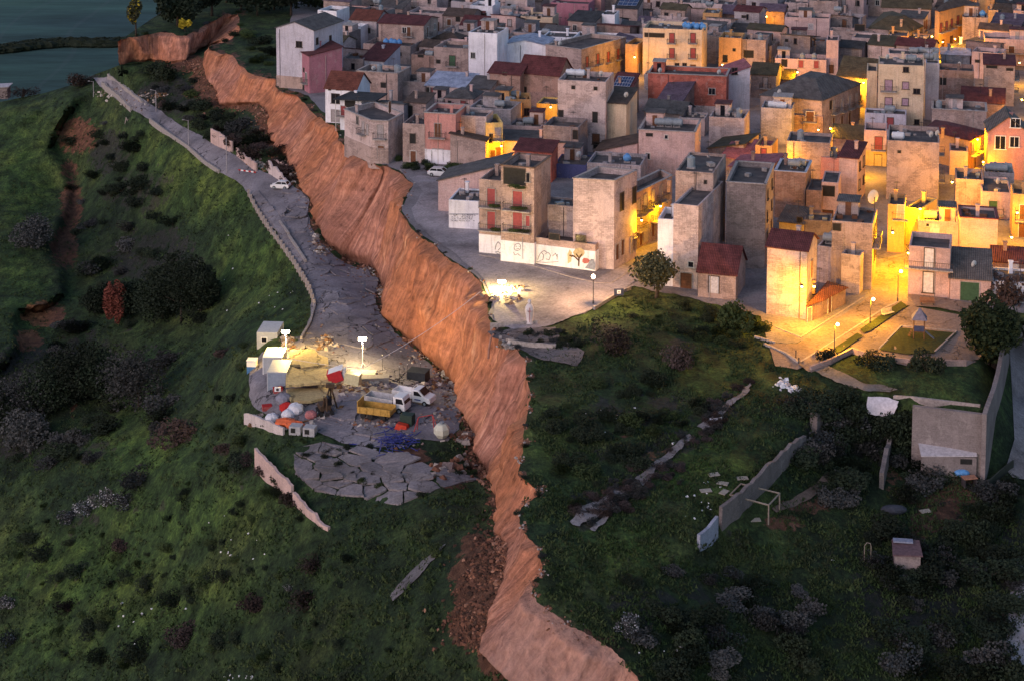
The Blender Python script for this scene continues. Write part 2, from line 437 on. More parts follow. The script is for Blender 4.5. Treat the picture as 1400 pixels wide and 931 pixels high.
def sheet(name, poly, zf, mat, step=6, lift=0.0, kind='structure', attrs=None, sub=None, jit=0):
    poly = resample(list(poly)+[poly[0]], sub or step)[:-1]
    if jit: poly = [(x+float(jit*fbm(x/14,y/10,91,4)), y+float(jit*.7*fbm(x/14+50,y/10,92,4))) for x, y in poly]
    V, F = mesh_region(poly, step)
    z = zf(V[:,0], V[:,1])+lift
    X, Y = world_xy(V[:,0], V[:,1], z)
    me = bpy.data.meshes.new(name)
    W = np.stack([X,Y,z],1)
    # make faces point up
    a, b, c = W[F[:,0]], W[F[:,1]], W[F[:,2]]
    nz = np.cross(b-a, c-a)[:,2]; F = np.where((nz < 0)[:,None], F[:,::-1], F)
    me.from_pydata(W.tolist(), [], F.tolist()); me.materials.append(mat)
    me.polygons.foreach_set('use_smooth', [True]*len(F))
    if attrs:
        for k, fn in attrs.items():
            at = me.attributes.new(k, 'FLOAT', 'POINT'); at.data.foreach_set('value', np.asarray(fn(V[:,0], V[:,1]), float))
    me.update(); o = link(name, me); tag(o, kind=kind); return o
def blob(spots):
    def f(x, y):
        v = np.zeros(len(x))
        for (cx, cy, rx, ry, w) in spots:
            v = np.maximum(v, w*np.clip(1.6-1.2*np.hypot((x-cx)/rx, (y-cy)/ry), 0, 1))
        return v
    return f

# ------------------------------------------------------------------ ground materials
def m_ground(name, g1, g2, g3, dirt1, dirt2):
    t = NT(name, .95); v = t.pos()
    n1 = t.noise(v, .05, 5, .6); n2 = t.noise(t.pos((1,.7,1)), .35, 7, .68); n3 = t.noise(v, 2.2, 6, .7)
    g = t.ramp(n1, [(.35, g1), (.5, g2), (.64, g3)])
    g = t.mix(.9, g, t.ramp(n2, [(.36,(.14,.15,.17)),(.5,(.44,.45,.44)),(.64,(.9,.86,.7))]), 'OVERLAY')
    g = t.mix(.8, g, t.ramp(n3, [(.3,.1),(.5,.45),(.7,.95)]), 'OVERLAY')
    d = t.ramp(t.noise(v, .8, 7, .7), [(.3, sc3(dirt1,.5)), (.5, dirt1), (.7, dirt2)])
    scr = t.ramp(t.noise(v, 1.4, 7, .75), [(.35,(.012,.011,.011)),(.55,(.035,.032,.034)),(.72,(.085,.075,.08))])
    ms = t.math('ADD', t.attr('scrub'), t.math('MULTIPLY', t.math('SUBTRACT', n2, .5), 1.8))
    g = t.mix(t.ramp(ms, [(.48,0.0),(.6,.85)]), g, scr)
    md = t.math('ADD', t.attr('dirt'), t.math('MULTIPLY', t.math('SUBTRACT', t.noise(v, .5, 7, .7), .5), 1.5))
    g = t.mix(t.ramp(md, [(.48,0.0),(.56,1.0)]), g, d)
    ml = t.attr('lush'); g = t.mix(t.math('MULTIPLY', ml, .75), g, t.mix(1.0, g, (1.9,2.0,1.15), 'MULTIPLY'))
    g = t.mix(t.math('MULTIPLY', t.attr('darken'), .72), g, (.003,.006,.004))  # masked ground is drawn towards near black
    t.col(g)
    h = t.math('ADD', t.math('MULTIPLY', n2, 2.2), t.math('MULTIPLY', n3, .5))
    t.bump(h, .45, .9)
    return t.m
GREEN_L = m_ground('slope_grass', (.018,.034,.016), (.032,.056,.022), (.055,.075,.026), (.12,.055,.035), (.24,.115,.07))
GREEN_U = m_ground('plateau_grass', (.018,.034,.015), (.03,.052,.019), (.05,.066,.024), (.12,.06,.04), (.25,.13,.09))
def m_asphalt(name, c, crack=.5, sc=.28, patch=1.0):
    key = ('as', name)
    if key in MC: return MC[key]
    t = NT(name, .9); v = t.pos()
    big = t.noise(v, .12, 7, .65); fine = t.noise(v, 3.0, 6, .75)
    g = t.ramp(big, [(.32, sc3(c,1-.45*patch)), (.5, c), (.68, sc3(c,1+.35*patch))])
    g = t.mix(.6, g, t.ramp(fine, [(.28,.15),(.72,.85)]), 'OVERLAY')
    if crack:
        wv = t.nd('ShaderNodeVectorMath', operation='ADD'); t.lk(v, wv.inputs[0])
        nn = t.nd('ShaderNodeTexNoise'); nn.inputs['Scale'].default_value = .8; nn.inputs['Detail'].default_value = 4; t.lk(v, nn.inputs['Vector'])
        sc_ = t.nd('ShaderNodeVectorMath', operation='SCALE'); sc_.inputs['Scale'].default_value = 2.5; t.lk(nn.outputs['Color'], sc_.inputs[0]); t.lk(sc_.outputs[0], wv.inputs[1])
        vo = t.nd('ShaderNodeTexVoronoi', feature='DISTANCE_TO_EDGE'); vo.inputs['Scale'].default_value = sc; t.lk(wv.outputs[0], vo.inputs['Vector'])
        edge = t.ramp(vo.outputs['Distance'], [(.008,1.0),(.03,0.0)])
        gate = t.ramp(t.noise(v, .16, 3), [(.48,0.0),(.58,1.0)])
        m = t.math('MULTIPLY', t.math('MULTIPLY', edge, gate), crack)
        g = t.mix(m, g, (.012,.010,.010))
        t.bump(t.math('SUBTRACT', fine, t.math('MULTIPLY', m, 3.0)), .08, .8)
    t.col(g); MC[key] = t.m; return t.m
ASPH_T = m_asphalt('asphalt_town', (.21,.19,.20), .3, .2)
ASPH_L = m_asphalt('asphalt_lower', (.19,.175,.195), 1.0, .3)
PAVE = m_asphalt('paving_pink', (.24,.18,.15), .6, .25, .6)
LOT = m_asphalt('lot_gravel', (.28,.25,.265), .25, .15, 1.1)
DIRTM = m_asphalt('dirt_path', (.12,.085,.07), 0)

# cliff
def m_cliff():
    t = NT('cliff_clay', .92)
    cb = t.nd('ShaderNodeCombineXYZ'); t.lk(t.attr('ua'), cb.inputs[0]); t.lk(t.attr('va'), cb.inputs[1])
    def uv(a, b):
        mp = t.nd('ShaderNodeMapping'); mp.inputs['Scale'].default_value = (a,b,1); t.lk(cb.outputs[0], mp.inputs['Vector']); return mp.outputs['Vector']
    st = t.noise(uv(1,.12), .5, 7, .62, .1)
    st2 = t.noise(uv(1,.07), 2.0, 6, .62, .1)
    big = t.noise(t.pos(), .045, 4, .6); sp = t.noise(t.pos((1,1,.55)), .9, 8, .72)
    lay = t.noise(t.pos((.05,.05,1.0)), .8, 4, .6)
    c = t.ramp(st, [(.3,(.26,.10,.055)),(.44,(.40,.155,.08)),(.57,(.48,.19,.095)),(.74,(.60,.29,.165))])
    c = t.mix(t.ramp(big,[(.42,0.0),(.62,.65)]), c, t.ramp(st2, [(.3,(.24,.10,.08)),(.7,(.50,.26,.20))]))
    c = t.mix(.35, c, t.ramp(st2, [(.32,.12),(.5,.5),(.68,.9)]), 'OVERLAY')
    c = t.mix(.75, c, t.ramp(sp, [(.3,.12),(.45,.5),(.7,.85)]), 'OVERLAY')
    c = t.mix(.25, c, t.ramp(lay, [(.35,.2),(.65,.8)]), 'OVERLAY')
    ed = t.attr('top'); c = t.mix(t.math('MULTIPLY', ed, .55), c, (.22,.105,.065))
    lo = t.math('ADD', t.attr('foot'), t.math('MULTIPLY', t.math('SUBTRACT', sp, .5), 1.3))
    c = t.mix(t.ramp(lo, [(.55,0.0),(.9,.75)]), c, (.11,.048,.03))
    pk = t.attr('pale'); c = t.mix(t.math('MULTIPLY', pk, .55), c, t.ramp(sp, [(.3,(.26,.15,.13)),(.7,(.6,.4,.34))]))
    t.col(c); h = t.math('ADD', t.math('MULTIPLY', st2, .8), t.math('MULTIPLY', sp, 1.5)); t.bump(h, .5, .9)
    return t.m
CLIFF = m_cliff()
def build_cliff():
    T = np.array(TL); B = np.array(BL); n = len(T)
    zt = zup(T[:,0], T[:,1]); zb = zlow(B[:,0], B[:,1])
    tx, ty = world_xy(T[:,0], T[:,1], zt); bx, by = world_xy(B[:,0], B[:,1], zb-.15)
    Tw = np.stack([tx,ty,zt],1); Bw = np.stack([bx,by,zb-.25],1)
    mid = (Tw+Bw)/2; k = np.ones(15)/15
    sm = np.stack([np.convolve(np.pad(mid[:,i],7,'edge'), k, 'valid') for i in range(2)],1)
    tan = np.gradient(sm, axis=0); L = np.hypot(tan[:,0],tan[:,1])+1e-6; tan /= L[:,None]
    nor = np.stack([tan[:,1],-tan[:,0]],1)
    out = Bw[:,:2]-Tw[:,:2]; sgn = np.sign((nor*out).sum(1)); sg = 1.0 if sgn.sum() > 0 else -1.0
    nor *= sg
    arc = np.concatenate([[0],np.cumsum(np.hypot(np.diff(mid[:,0]),np.diff(mid[:,1])))])
    wgt = smooth01((T[:,1]-175)/50); UA = []
    K = 44; V = []; top = []; foot = []; pale = []
    for j in range(K):
        v = j/(K-1); s = v**1.35
        W = Tw+(Bw-Tw)*v; W[:,:2] = Tw[:,:2]+(Bw[:,:2]-Tw[:,:2])*s
        env = smooth01(np.array(v/.1))*(1-smooth01(np.array((v-.86)/.14)))
        la = arc; arc_ = arc; arc = la+2.0*v*fbm(la/14, la*0+v*.8, 68, 3); UA.append(arc)
        r1 = 1-np.abs(2*(vnoise(arc/3.6, v*.7+3, 61)-.5))*2
        r2 = 1-np.abs(2*(vnoise(arc/1.3, v*1.6, 62)-.5))*2
        r3 = 1-np.abs(2*(vnoise(arc/9.0, v*.6, 66)-.5))*2
        d = env*(1.9*r3+.55*r1+.3*r2+2.4*fbm(arc/17, v*.8, 63, 3)+.9*fbm(arc/1.1, v*9, 64, 4)+.8*fbm(arc/3.5, v*4, 69, 3))
        arc = arc_
        drop = np.clip((zt-zb)/9, .2, 1)
        W[:,:2] += nor*(d*drop)[:,None]
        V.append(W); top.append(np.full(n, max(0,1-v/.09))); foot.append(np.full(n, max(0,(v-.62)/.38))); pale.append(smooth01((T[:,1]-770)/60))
    V = np.concatenate(V); F = []
    for j in range(K-1):
        for i in range(n-1): F.append((j*n+i, j*n+i+1, (j+1)*n+i+1, (j+1)*n+i))
    me = bpy.data.meshes.new('cliff'); me.from_pydata(V.tolist(), [], F); me.materials.append(CLIFF)
    ua = UA; va = [np.full(n, 12.0*j/(K-1)) for j in range(K)]
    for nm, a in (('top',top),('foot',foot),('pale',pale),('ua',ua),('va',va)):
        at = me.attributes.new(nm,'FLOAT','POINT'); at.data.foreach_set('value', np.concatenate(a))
    me.polygons.foreach_set('use_smooth', [True]*len(F)); me.update()
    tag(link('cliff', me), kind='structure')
    # the promontory's far side, turning away behind the trees
    mb = MB(); a = P(TL[0][0], TL[0][1], float(zt[0])); b = P(235,8,0); c = P(330,-90,0); e = P(500,-140,0)
    for p, q in ((a,b),(b,c),(c,e)):
        mb.add([p, q, q+Vector((-9,6,-90)), p+Vector((-9,6,-90))], [(0,1,2,3)])
    tag(mb.build('cliff_far_side', CLIFF), kind='structure')
build_cliff()

def m_valley():
    t = NT('valley_fields_hazy', 1.0); v = t.pos()
    n = t.noise(t.pos((.4,1,1)), .006, 6, .6); f = t.noise(t.pos((.25,1,1)), .03, 8, .75)
    c = t.ramp(n, [(.3,(.035,.07,.075)),(.5,(.042,.09,.075)),(.6,(.06,.11,.075)),(.72,(.10,.10,.12))])  # bluish haze of the distance is put into the field colours
    c = t.mix(.8, c, t.ramp(f, [(.3,.15),(.7,.85)]), 'OVERLAY')
    w = t.nd('ShaderNodeTexWave', wave_type='BANDS', bands_direction='X'); t.lk(t.pos((1,.35,1)), w.inputs['Vector']); w.inputs['Scale'].default_value=.006; w.inputs['Distortion'].default_value=14; w.inputs['Detail'].default_value=3
    c = t.mix(t.ramp(w.outputs['Fac'], [(.97,0.0),(.998,.18)]), c, (.09,.11,.12))
    t.col(c); return t.m
mb = MB(); mb.add([(-5000,250,-92),(5000,250,-92),(5000,8000,-92),(-5000,8000,-92)], [(0,1,2,3)])
tag(mb.build('valley_floor', m_valley()), kind='structure')

lowpoly = list(BL)+[(900,1300),(-300,1300),(-300,900),(-300,160),(0,140),(60,128),(100,116),(128,103),(150,95)]
low_dirt = blob([(300,118,42,34,1.0),(262,88,26,14,.9),(240,92,22,8,.8),(330,135,30,20,.8),(262,128,20,12,.5),(245,90,30,10,.5)]
   +[(p[1][0]-4,p[1][1]+2,15,12,.72) for p in PAIRS[18:60]]+[(655,800,42,60,1.0),(640,850,30,40,.95),(650,745,25,20,.9),(680,900,30,40,.9),(640,560,14,38,1.0),(655,625,22,25,.9),(600,665,60,10,.5),
   (560,625,35,16,.75),(105,185,34,30,.75),(95,235,18,24,.6),(98,280,18,40,.85),(88,340,22,34,.85),(60,430,34,20,.85),(40,465,24,20,.75),(225,690,20,8,.2),(100,545,8,50,.45)])
low_scrub = blob([(230,130,60,40,.65),(330,180,60,28,.7),(220,160,40,20,.4),(150,210,40,40,.65),(190,260,70,40,.55),(210,350,90,55,.6),(60,330,40,50,.4),(40,520,90,60,.7),(130,480,80,50,.5),(20,600,60,40,.7),(120,620,60,25,.5),
   (110,720,60,25,.45),(60,790,60,20,.4),(330,640,26,36,.5),(230,600,30,20,.3),(100,105,60,14,.6),(200,690,50,20,.4),(400,180,60,20,.5),(660,640,20,20,.3)])
low_lush = blob([(300,260,110,40,.6),(350,360,60,50,.7),(260,220,60,26,.6),(220,210,60,40,.5),(370,440,40,40,.5),(190,620,80,40,.8),(120,780,120,60,.75),(250,700,120,50,.6),(220,830,120,60,.5),(30,250,50,60,.7),(30,400,40,60,.7),(30,180,60,30,.4),(70,880,80,40,.5),(180,560,40,30,.5)])
low_dark = blob([(520,800,160,90,.5),(470,900,220,70,.6),(620,720,100,40,.5),(130,330,100,60,.6),(60,540,120,70,.5),(600,620,60,20,.4)])
sheet('hillside', lowpoly, zlow, GREEN_L, 5.2, sub=9, attrs={'dirt':low_dirt,'scrub':low_scrub,'lush':low_lush,'darken':low_dark})
uppoly = list(TL)+[(1300,1300),(2000,1300),(2000,-150),(500,-140),(330,-90),(235,8)]
up_dirt = blob([(p[0][0]+3,p[0][1]-1,10,7,.62) for p in PAIRS[8:70]]+[(1290,680,60,50,.62),(1260,720,30,30,.6),(1240,650,50,30,.5),(1100,690,60,16,.6),(1070,715,40,16,.6),(880,600,90,8,.35),(840,680,30,20,.6),(900,630,40,18,.5),(1000,540,30,10,.5),
   (730,540,16,20,.3),(820,880,60,20,.6),(760,850,40,14,.7),(780,480,40,14,.3)])
up_scrub = blob([(800,700,40,30,.7),(860,660,50,24,.7),(920,605,50,22,.75),(980,560,50,20,.7),(880,560,120,40,.5),(1150,600,90,50,.6),(1250,830,120,80,.7),(1330,700,80,70,.6),(1150,760,80,30,.5),(880,830,70,40,.6),(970,800,60,40,.5),(830,460,30,26,.6),(930,480,30,26,.6),(870,620,80,20,.6),(1000,740,40,30,.4),(1380,750,40,150,.6),(940,570,40,20,.5)])
up_lush = blob([(830,430,60,20,.9),(1000,430,60,30,.6),(760,600,40,60,.5),(980,520,60,40,.5),(960,640,80,40,.8),(850,740,60,60,.6),(1270,530,90,24,.35),(1000,860,50,30,.25)])
up_dark = blob([(1100,880,260,110,.8),(1300,780,180,150,.8),(900,900,160,60,.75),(1150,650,80,80,.5),(1180,600,60,40,.5)])  # darker vegetation towards the lower right
sheet('plateau', uppoly, zup, GREEN_U, 5.2, sub=9, attrs={'dirt':up_dirt,'scrub':up_scrub,'lush':up_lush,'darken':up_dark})
mb = MB(); rp = [(-300,160),(0,140),(60,128),(100,116),(128,103),(150,95),(165,89),(200,86)]
rw = [GL(*p) for p in rp]
for a, b in zip(rw, rw[1:]): mb.add([a, b, b+Vector((-10,60,-95)), a+Vector((-10,60,-95))], [(0,1,2,3)])
o = mb.build('hillside_back', GREEN_L); tag(o, kind='structure')

# ------------------------------------------------------------------ paved sheets
sheet('lower_road', ROADPOLY, zlow, ASPH_L, 5, .10, jit=9)
town_edge = [p for p in TL if 380 < p[0] < 668 and 118 < p[1] < 440]
tp = [(x+(0 if y > 225 else 13)+3*random.random(), y-2) for x, y in town_edge[::4]]
sheet('town_ground', tp+[(676,440),(720,445),(800,430),(842,400),(870,392),(930,405),(1040,432),(1050,470),(1090,470),(1160,430),(1260,402),(1330,420),(1420,430),(2000,430),(2000,-140),(500,-135),(420,-60),(385,60)], zup, ASPH_T, 7, .06, sub=5, jit=10)
sheet('open_lot', [(560,242),(640,236),(668,300),(655,345),(700,352),(812,385),(852,362),(888,372),(850,400),(800,428),(745,446),(700,452),(678,440),(670,400),(662,380),(620,345),(590,325),(570,305),(562,285),(580,262)], zup, LOT, 6, .14, sub=4, jit=8)
sheet('lit_street', [(1050,470),(1090,470),(1150,432),(1190,405),(1215,398),(1215,360),(1240,352),(1250,400),(1330,415),(1320,428),(1280,420),(1232,418),(1180,450),(1130,490),(1090,505),(1060,500)], zup, PAVE, 6, .12, sub=4, jit=3)
sheet('promenade', [(1092,497),(1150,460),(1200,440),(1245,418),(1320,432),(1330,470),(1345,490),(1300,497),(1240,500),(1200,490),(1170,480),(1130,500),(1105,508)], zup, PAVE, 6, .18)
PLAYG = m_plain('lawn_green', (.035,.045,.014), .95, 0, .5)
sheet('playground_lawn', [(1202,478),(1232,448),(1308,455),(1278,482),(1240,484)], zup, PLAYG, 5, .34)
for i, poly in enumerate(([(1176,450),(1232,412),(1240,418),(1190,452),(1180,455)], [(1141,475),(1172,455),(1180,459),(1150,480),(1144,483)])):
    sheet('verge', poly, zup, PLAYG, 5, .36)
sheet('outer_road', [(1380,470),(1384,540),(1387,600),(1375,640),(1384,652),(1600,690),(1600,440),(1400,440)], zup, ASPH_T, 7, .12)
sheet('lower_drive', [(1385,760),(1372,931),(1372,1000),(1500,1000),(1500,760)], zup, LOT, 8, .12)
for q in ([(778,712),(790,694),(815,684),(842,668),(858,672),(835,694),(812,708),(792,718)],[(806,722),(826,702),(832,706),(812,726)],[(868,652),(900,628),(925,604),(944,592),(948,598),(925,618),(900,640),(876,662)],[(955,582),(985,558),(1020,530),(1030,522),(1026,534),(990,566),(962,590)]):
    sheet('broken_pavement', q, zup, m_asphalt('pavement_remnant', (.20,.175,.175), 1, .5), 5, .2, sub=3, jit=13)
sheet('concrete_path', [(1180,524),(1205,526),(1228,532),(1218,536),(1200,535),(1180,534),(1140,520),(1110,505),(1130,500),(1160,512)], zup, m_asphalt('old_concrete', (.16,.14,.13), 1, .5), 5, .16, sub=3, jit=6)
sheet('garden_path', [(1140,645),(1132,662),(1110,680),(1085,692),(1062,700),(1055,694),(1080,683),(1104,670),(1122,655),(1130,644)], zup, DIRTM, 5, .12, sub=3, jit=7)
sheet('white_patch', [(1186,542),(1215,543),(1230,549),(1222,566),(1206,569),(1187,565),(1185,555)], zup, m_plain('white_sheeting', (.5,.47,.52), .8, 0, .2), 5, .3, sub=3, jit=5)
sheet('statue_plot', [(668,452),(700,450),(760,446),(765,462),(800,480),(790,500),(745,492),(725,485),(700,472),(676,462)], zup, m_asphalt('plot_concrete', (.14,.12,.12), .9, .5), 5, .16, sub=3, jit=6)
sheet('drain_channel', [(533,815),(560,782),(590,755),(609,742),(600,757),(575,785),(548,812),(536,822)], zlow, m_asphalt('channel_stone', (.15,.14,.15), 1, 1.0), 4, .15, sub=3, jit=6)
# ------------------------------------------------------------------ buildings
ZO = {1:(360,0,3.878), 2:(700,0,3.878), 3:(1040,0,3.878), 4:(560,180,3.878), 5:(860,200,3.878), 6:(1040,180,3.878), 7:(1030,290,5.82), 8:(1040,380,3.878), 0:(0,0,1.0)}
def zp(z, x, y): o = ZO[z]; return o[0]+x/o[2], o[1]+y/o[2]
BLD = {}
def inset(poly, t):
    n = len(poly); out = []
    for i in range(n):
        p0, p1, p2 = Vector(poly[i-1]), Vector(poly[i]), Vector(poly[(i+1)%n])
        d1 = (p1-p0).normalized(); d2 = (p2-p1).normalized()
        n1 = Vector((-d1.y,d1.x)); n2 = Vector((-d2.y,d2.x))
        b = (n1+n2); k = t/max(.3, (1+n1.dot(n2))) ; out.append((p1.x+b.x*k, p1.y+b.y*k))
    return out
class Bd: pass

def opening(b, e, u, z, kind, w=1.0, h=1.5, shut=None):
    """a window or door on edge e at distance u, centre height z"""
    if b.n_open > 60: return
    b.n_open += 1
    (x0,y0), (x1,y1) = b.poly[e], b.poly[(e+1)%len(b.poly)]
    L = math.hypot(x1-x0, y1-y0); dx, dy = (x1-x0)/L, (y1-y0)/L; nx, ny = dy, -dx
    if u < w*.5+.1 or u > L-w*.5-.1: 
        u = min(max(u, w*.5+.15), L-w*.5-.15)
    if L < w+.3: return
    rz = math.atan2(dy, dx); c = (x0+dx*u+nx*.0, y0+dy*u+ny*.0, z)
    def bar(mb, cx, cz, ww, hh, th, off=0.0, mi=0):   # box on wall plane, local frame
        px, py = c[0]+dx*cx+nx*(off+th/2), c[1]+dy*cx+ny*(off+th/2)
        mb.box((px, py, z+cz), (ww, th, hh), rz, mi)
    fr = MB(); t = .11
    frm = {'o':FRAME_D,'g':CONC,'a':CONC}.get(kind, b.frame)
    nm = {'d':'door','g':'garage_door','o':'opening','b':'balcony_door','a':'archway'}.get(kind, 'window')
    th = .09
    bar(fr, 0, h/2+t/2, w+2*t, t, th); bar(fr, -w/2-t/2, 0, t, h, th); bar(fr, w/2+t/2, 0, t, h, th)
    if kind in ('w','s'): bar(fr, 0, -h/2-t/2, w+.5, t, .2)
    f = fr.build(nm, frm, b.root)
    pm = {'w':GLASS,'s':shut or b.shut,'d':shut or DOOR_B,'g':shut or SHUT_G,'o':BLACK,'b':shut or b.shut,'a':BLACK}[kind]
    pn = MB(); bar(pn, 0, 0, w, h, .03)
    pn.build({'w':'pane','s':'shutter','o':'shadow_panel','a':'shadow_panel'}.get(kind, 'panel'), pm, f)  # flat black panel paints the shadow inside an opening
    if kind == 'w' and w > .7:
        mu = MB(); bar(mu, 0, 0, .07, h, .03, .035); mu.build('mullion', b.frame, f)
    if kind == 'b':
        bw = b.balw or w+1.3; bz = -h/2-.12
        sl = MB(); bar(sl, 0, bz, bw, .16, 1.0)
        s = sl.build('balcony', CONC, b.root)
        rl = MB()
        for k in range(int(bw/.28)+1):
            xx = -bw/2+.04+k*(bw-.08)/int(bw/.28); bar(rl, xx, bz+.55, .03, .95, .03, .95)
        bar(rl, 0, bz+1.05, bw, .05, .05, .94); bar(rl, -bw/2+.02, bz+1.05, .04, .05, .96); bar(rl, bw/2-.02, bz+1.05, .04, .05, .96)
        for k in range(3):
            for sx in (-1,1): bar(rl, sx*(bw/2-.03), bz+.55, .03, .95, .03, .1+k*.3)
        rl.build('railing', b.rail, s)

def hit(b, e, px, py):
    (x0,y0), (x1,y1) = b.poly[e], b.poly[(e+1)%len(b.poly)]
    ca, sa = math.cos(b.th), math.sin(b.th)
    wx = lambda x, y: (b.loc[0]+x*ca-y*sa, b.loc[1]+x*sa+y*ca)
    A = wx(x0,y0); C_ = wx(x1,y1); r = ray(px, py)
    dx, dy = C_[0]-A[0], C_[1]-A[1]; L = math.hypot(dx,dy); dx/=L; dy/=L
    det = r[0]*(-dy)+dx*r[1]
    t = (A[0]*(-dy)+dx*A[1])/det
    X, Y = r[0]*t, r[1]*t
    return (X-A[0])*dx+(Y-A[1])*dy, CAMH+r[2]*t-b.loc[2]

def B(z, xl, yt, xr, yb, D, wall, roof, lab, th=-18, w=(), side=None, par=.8, rh=1.6, rc='maroon', cat='house', name='house', base=None, trim=False, lside=None, poly=None,
      frame=None, shut=None, rail=None, balw=None, side_kinds='bwsw', key=None, zg=0.0, front=None, tanks=0, wh=1.4):
    b = Bd(); pl = zp(z, xl, yt); pb = (pl[0], zp(z, xl, yb)[1])
    base_w = P(pb[0], pb[1], zg); H = height_at(base_w.y, pl[1])-zg
    if poly is None and D > 0: th = th-7 if th > -16 and th < 2 else th; D = D*.86; th -= 3
    th = R(th); b.th = th; b.loc = base_w; b.H = H; b.n_open = 0
    pr = zp(z, xr, yt)[0]
    # facade width: px of base + s*d at the roof height equals pr
    ca, sa = math.cos(th), math.sin(th); q = (pr-700)/FOC
    cy = base_w.y*CP-(zg+H-CAMH)*SP
    W = (q*cy-base_w.x)/(ca-q*sa*CP)
    b.W, b.D = W, D
    if poly: 
        b.poly = []
        for (x, y) in poly:
            v = P(*zp(z, x, y), zg+H); v = v-base_w; b.poly.append((v.x*ca+v.y*sa, -v.x*sa+v.y*ca))
    else: b.poly = [(0,0),(W,0),(W,D),(0,D)]
    b.frame = frame or random.choice([FRAME_W, FRAME_D, FRAME_D, CONC]); b.shut = shut or random.choice([SHUT_G, SHUT_R, DOOR_B, SHUT_G]); b.rail = rail or IRON; b.balw = balw
    root = empty(name, base_w, th, lab, cat, 'houses of the hill town' if cat == 'house' else None); b.root = root
    mat = wall_m(wall); n = len(b.poly); mb = MB(); z0 = -1.0
    if roof == 'flat':
        t = .22; inn = inset(b.poly, t); dz = H-par
        mb.add([(x,y,z0) for x,y in b.poly]+[(x,y,H) for x,y in b.poly]+[(x,y,H) for x,y in inn]+[(x,y,dz) for x,y in inn],
               [(k,(k+1)%n,n+(k+1)%n,n+k) for k in range(n)]+[(n+k,n+(k+1)%n,2*n+(k+1)%n,2*n+k) for k in range(n)]+[(2*n+k,2*n+(k+1)%n,3*n+(k+1)%n,3*n+k) for k in range(n)])
        mb.build('wall', mat, root)
        dk = MB(); dk.add([(x,y,dz+.004) for x,y in inset(b.poly, t-.01)], [tuple(range(n))]); dk.build('roof', m_deck(), root)
        if trim:
            cm = MB()
            for k in range(n):
                (x0,y0),(x1,y1) = b.poly[k], b.poly[(k+1)%n]; L = math.hypot(x1-x0,y1-y0); rz = math.atan2(y1-y0,x1-x0)
                nx, ny = (y1-y0)/L, -(x1-x0)/L
                cm.box(((x0+x1)/2-nx*.05,(y0+y1)/2-ny*.05,H+.06), (L+.1,.42,.12), rz)
            cm.build('coping', COPE if trim is True else trim, root)
        b.deck = dz; b.flat = True
    else:
        b.flat = False; b.deck = H
        mb.add([(x,y,z0) for x,y in b.poly]+[(x,y,H) for x,y in b.poly], [(k,(k+1)%n,n+(k+1)%n,n+k) for k in range(n)])
        tm = tile_m(rc); rf = MB(); ov = .28; T = .14; e = .03
        if roof == 'gs':
            mb.add([(0,0,H),(0,D,H),(0,D/2,H+rh)], [(0,1,2)]); mb.add([(W,0,H),(W,D,H),(W,D/2,H+rh)], [(0,2,1)])
            k = rh/(D/2)
            rf.slab([(-ov,-ov,H-ov*k+T+e),(W+ov,-ov,H-ov*k+T+e),(W+ov,D/2,H+rh+T+e),(-ov,D/2,H+rh+T+e)], T)
            rf.slab([(-ov,D/2+.003,H+rh+T+e),(W+ov,D/2+.003,H+rh+T+e),(W+ov,D+ov,H-ov*k+T+e),(-ov,D+ov,H-ov*k+T+e)], T)
        elif roof == 'gf':
            mb.add([(0,0,H),(W,0,H),(W/2,0,H+rh)], [(0,1,2)]); mb.add([(0,D,H),(W,D,H),(W/2,D,H+rh)], [(0,2,1)])
            k = rh/(W/2)
            rf.slab([(-ov,-ov,H-ov*k+T+e),(W/2,-ov,H+rh+T+e),(W/2,D+ov,H+rh+T+e),(-ov,D+ov,H-ov*k+T+e)], T)
            rf.slab([(W/2+.003,-ov,H+rh+T+e),(W+ov,-ov,H-ov*k+T+e),(W+ov,D+ov,H-ov*k+T+e),(W/2+.003,D+ov,H+rh+T+e)], T)
        elif roof == 'sf':   # low at front
            mb.add([(0,0,H),(W,0,H),(W,D,H+rh),(0,D,H+rh),(0,D,H),(W,D,H)], [(0,4,3),(1,2,5),(4,5,2,3)])
            k = rh/D; rf.slab([(-ov,-ov,H-ov*k+T+e),(W+ov,-ov,H-ov*k+T+e),(W+ov,D+ov,H+rh+ov*k+T+e),(-ov,D+ov,H+rh+ov*k+T+e)], T)
        elif roof == 'sb':   # high at front, yt is the high edge
            mb = MB(); mb.add([(0,0,z0),(W,0,z0),(W,D,z0),(0,D,z0),(0,0,H),(W,0,H),(W,D,H-rh),(0,D,H-rh)], [(0,1,5,4),(1,2,6,5),(2,3,7,6),(3,0,4,7)])
            k = rh/D; rf.slab([(-ov,-ov,H+ov*k+T+e),(W+ov,-ov,H+ov*k+T+e),(W+ov,D+ov,H-rh-ov*k+T+e),(-ov,D+ov,H-rh-ov*k+T+e)], T)
        elif roof == 'sl':   # low at left, high right
            mb.add([(0,0,H),(W,0,H),(W,0,H+rh),(W,D,H+rh),(W,D,H),(0,D,H)], [(0,1,2),(1,4,3,2),(4,5,3)])
            k = rh/W; rf.slab([(-ov,-ov,H-ov*k+T+e),(W+ov,-ov,H+rh+ov*k+T+e),(W+ov,D+ov,H+rh+ov*k+T+e),(-ov,D+ov,H-ov*k+T+e)], T)
        elif roof == 'sr':   # low at right
            mb.add([(0,0,H),(W,0,H),(0,0,H+rh),(0,D,H+rh),(0,D,H),(W,D,H)], [(0,1,2),(0,2,3,4),(4,3,5)])
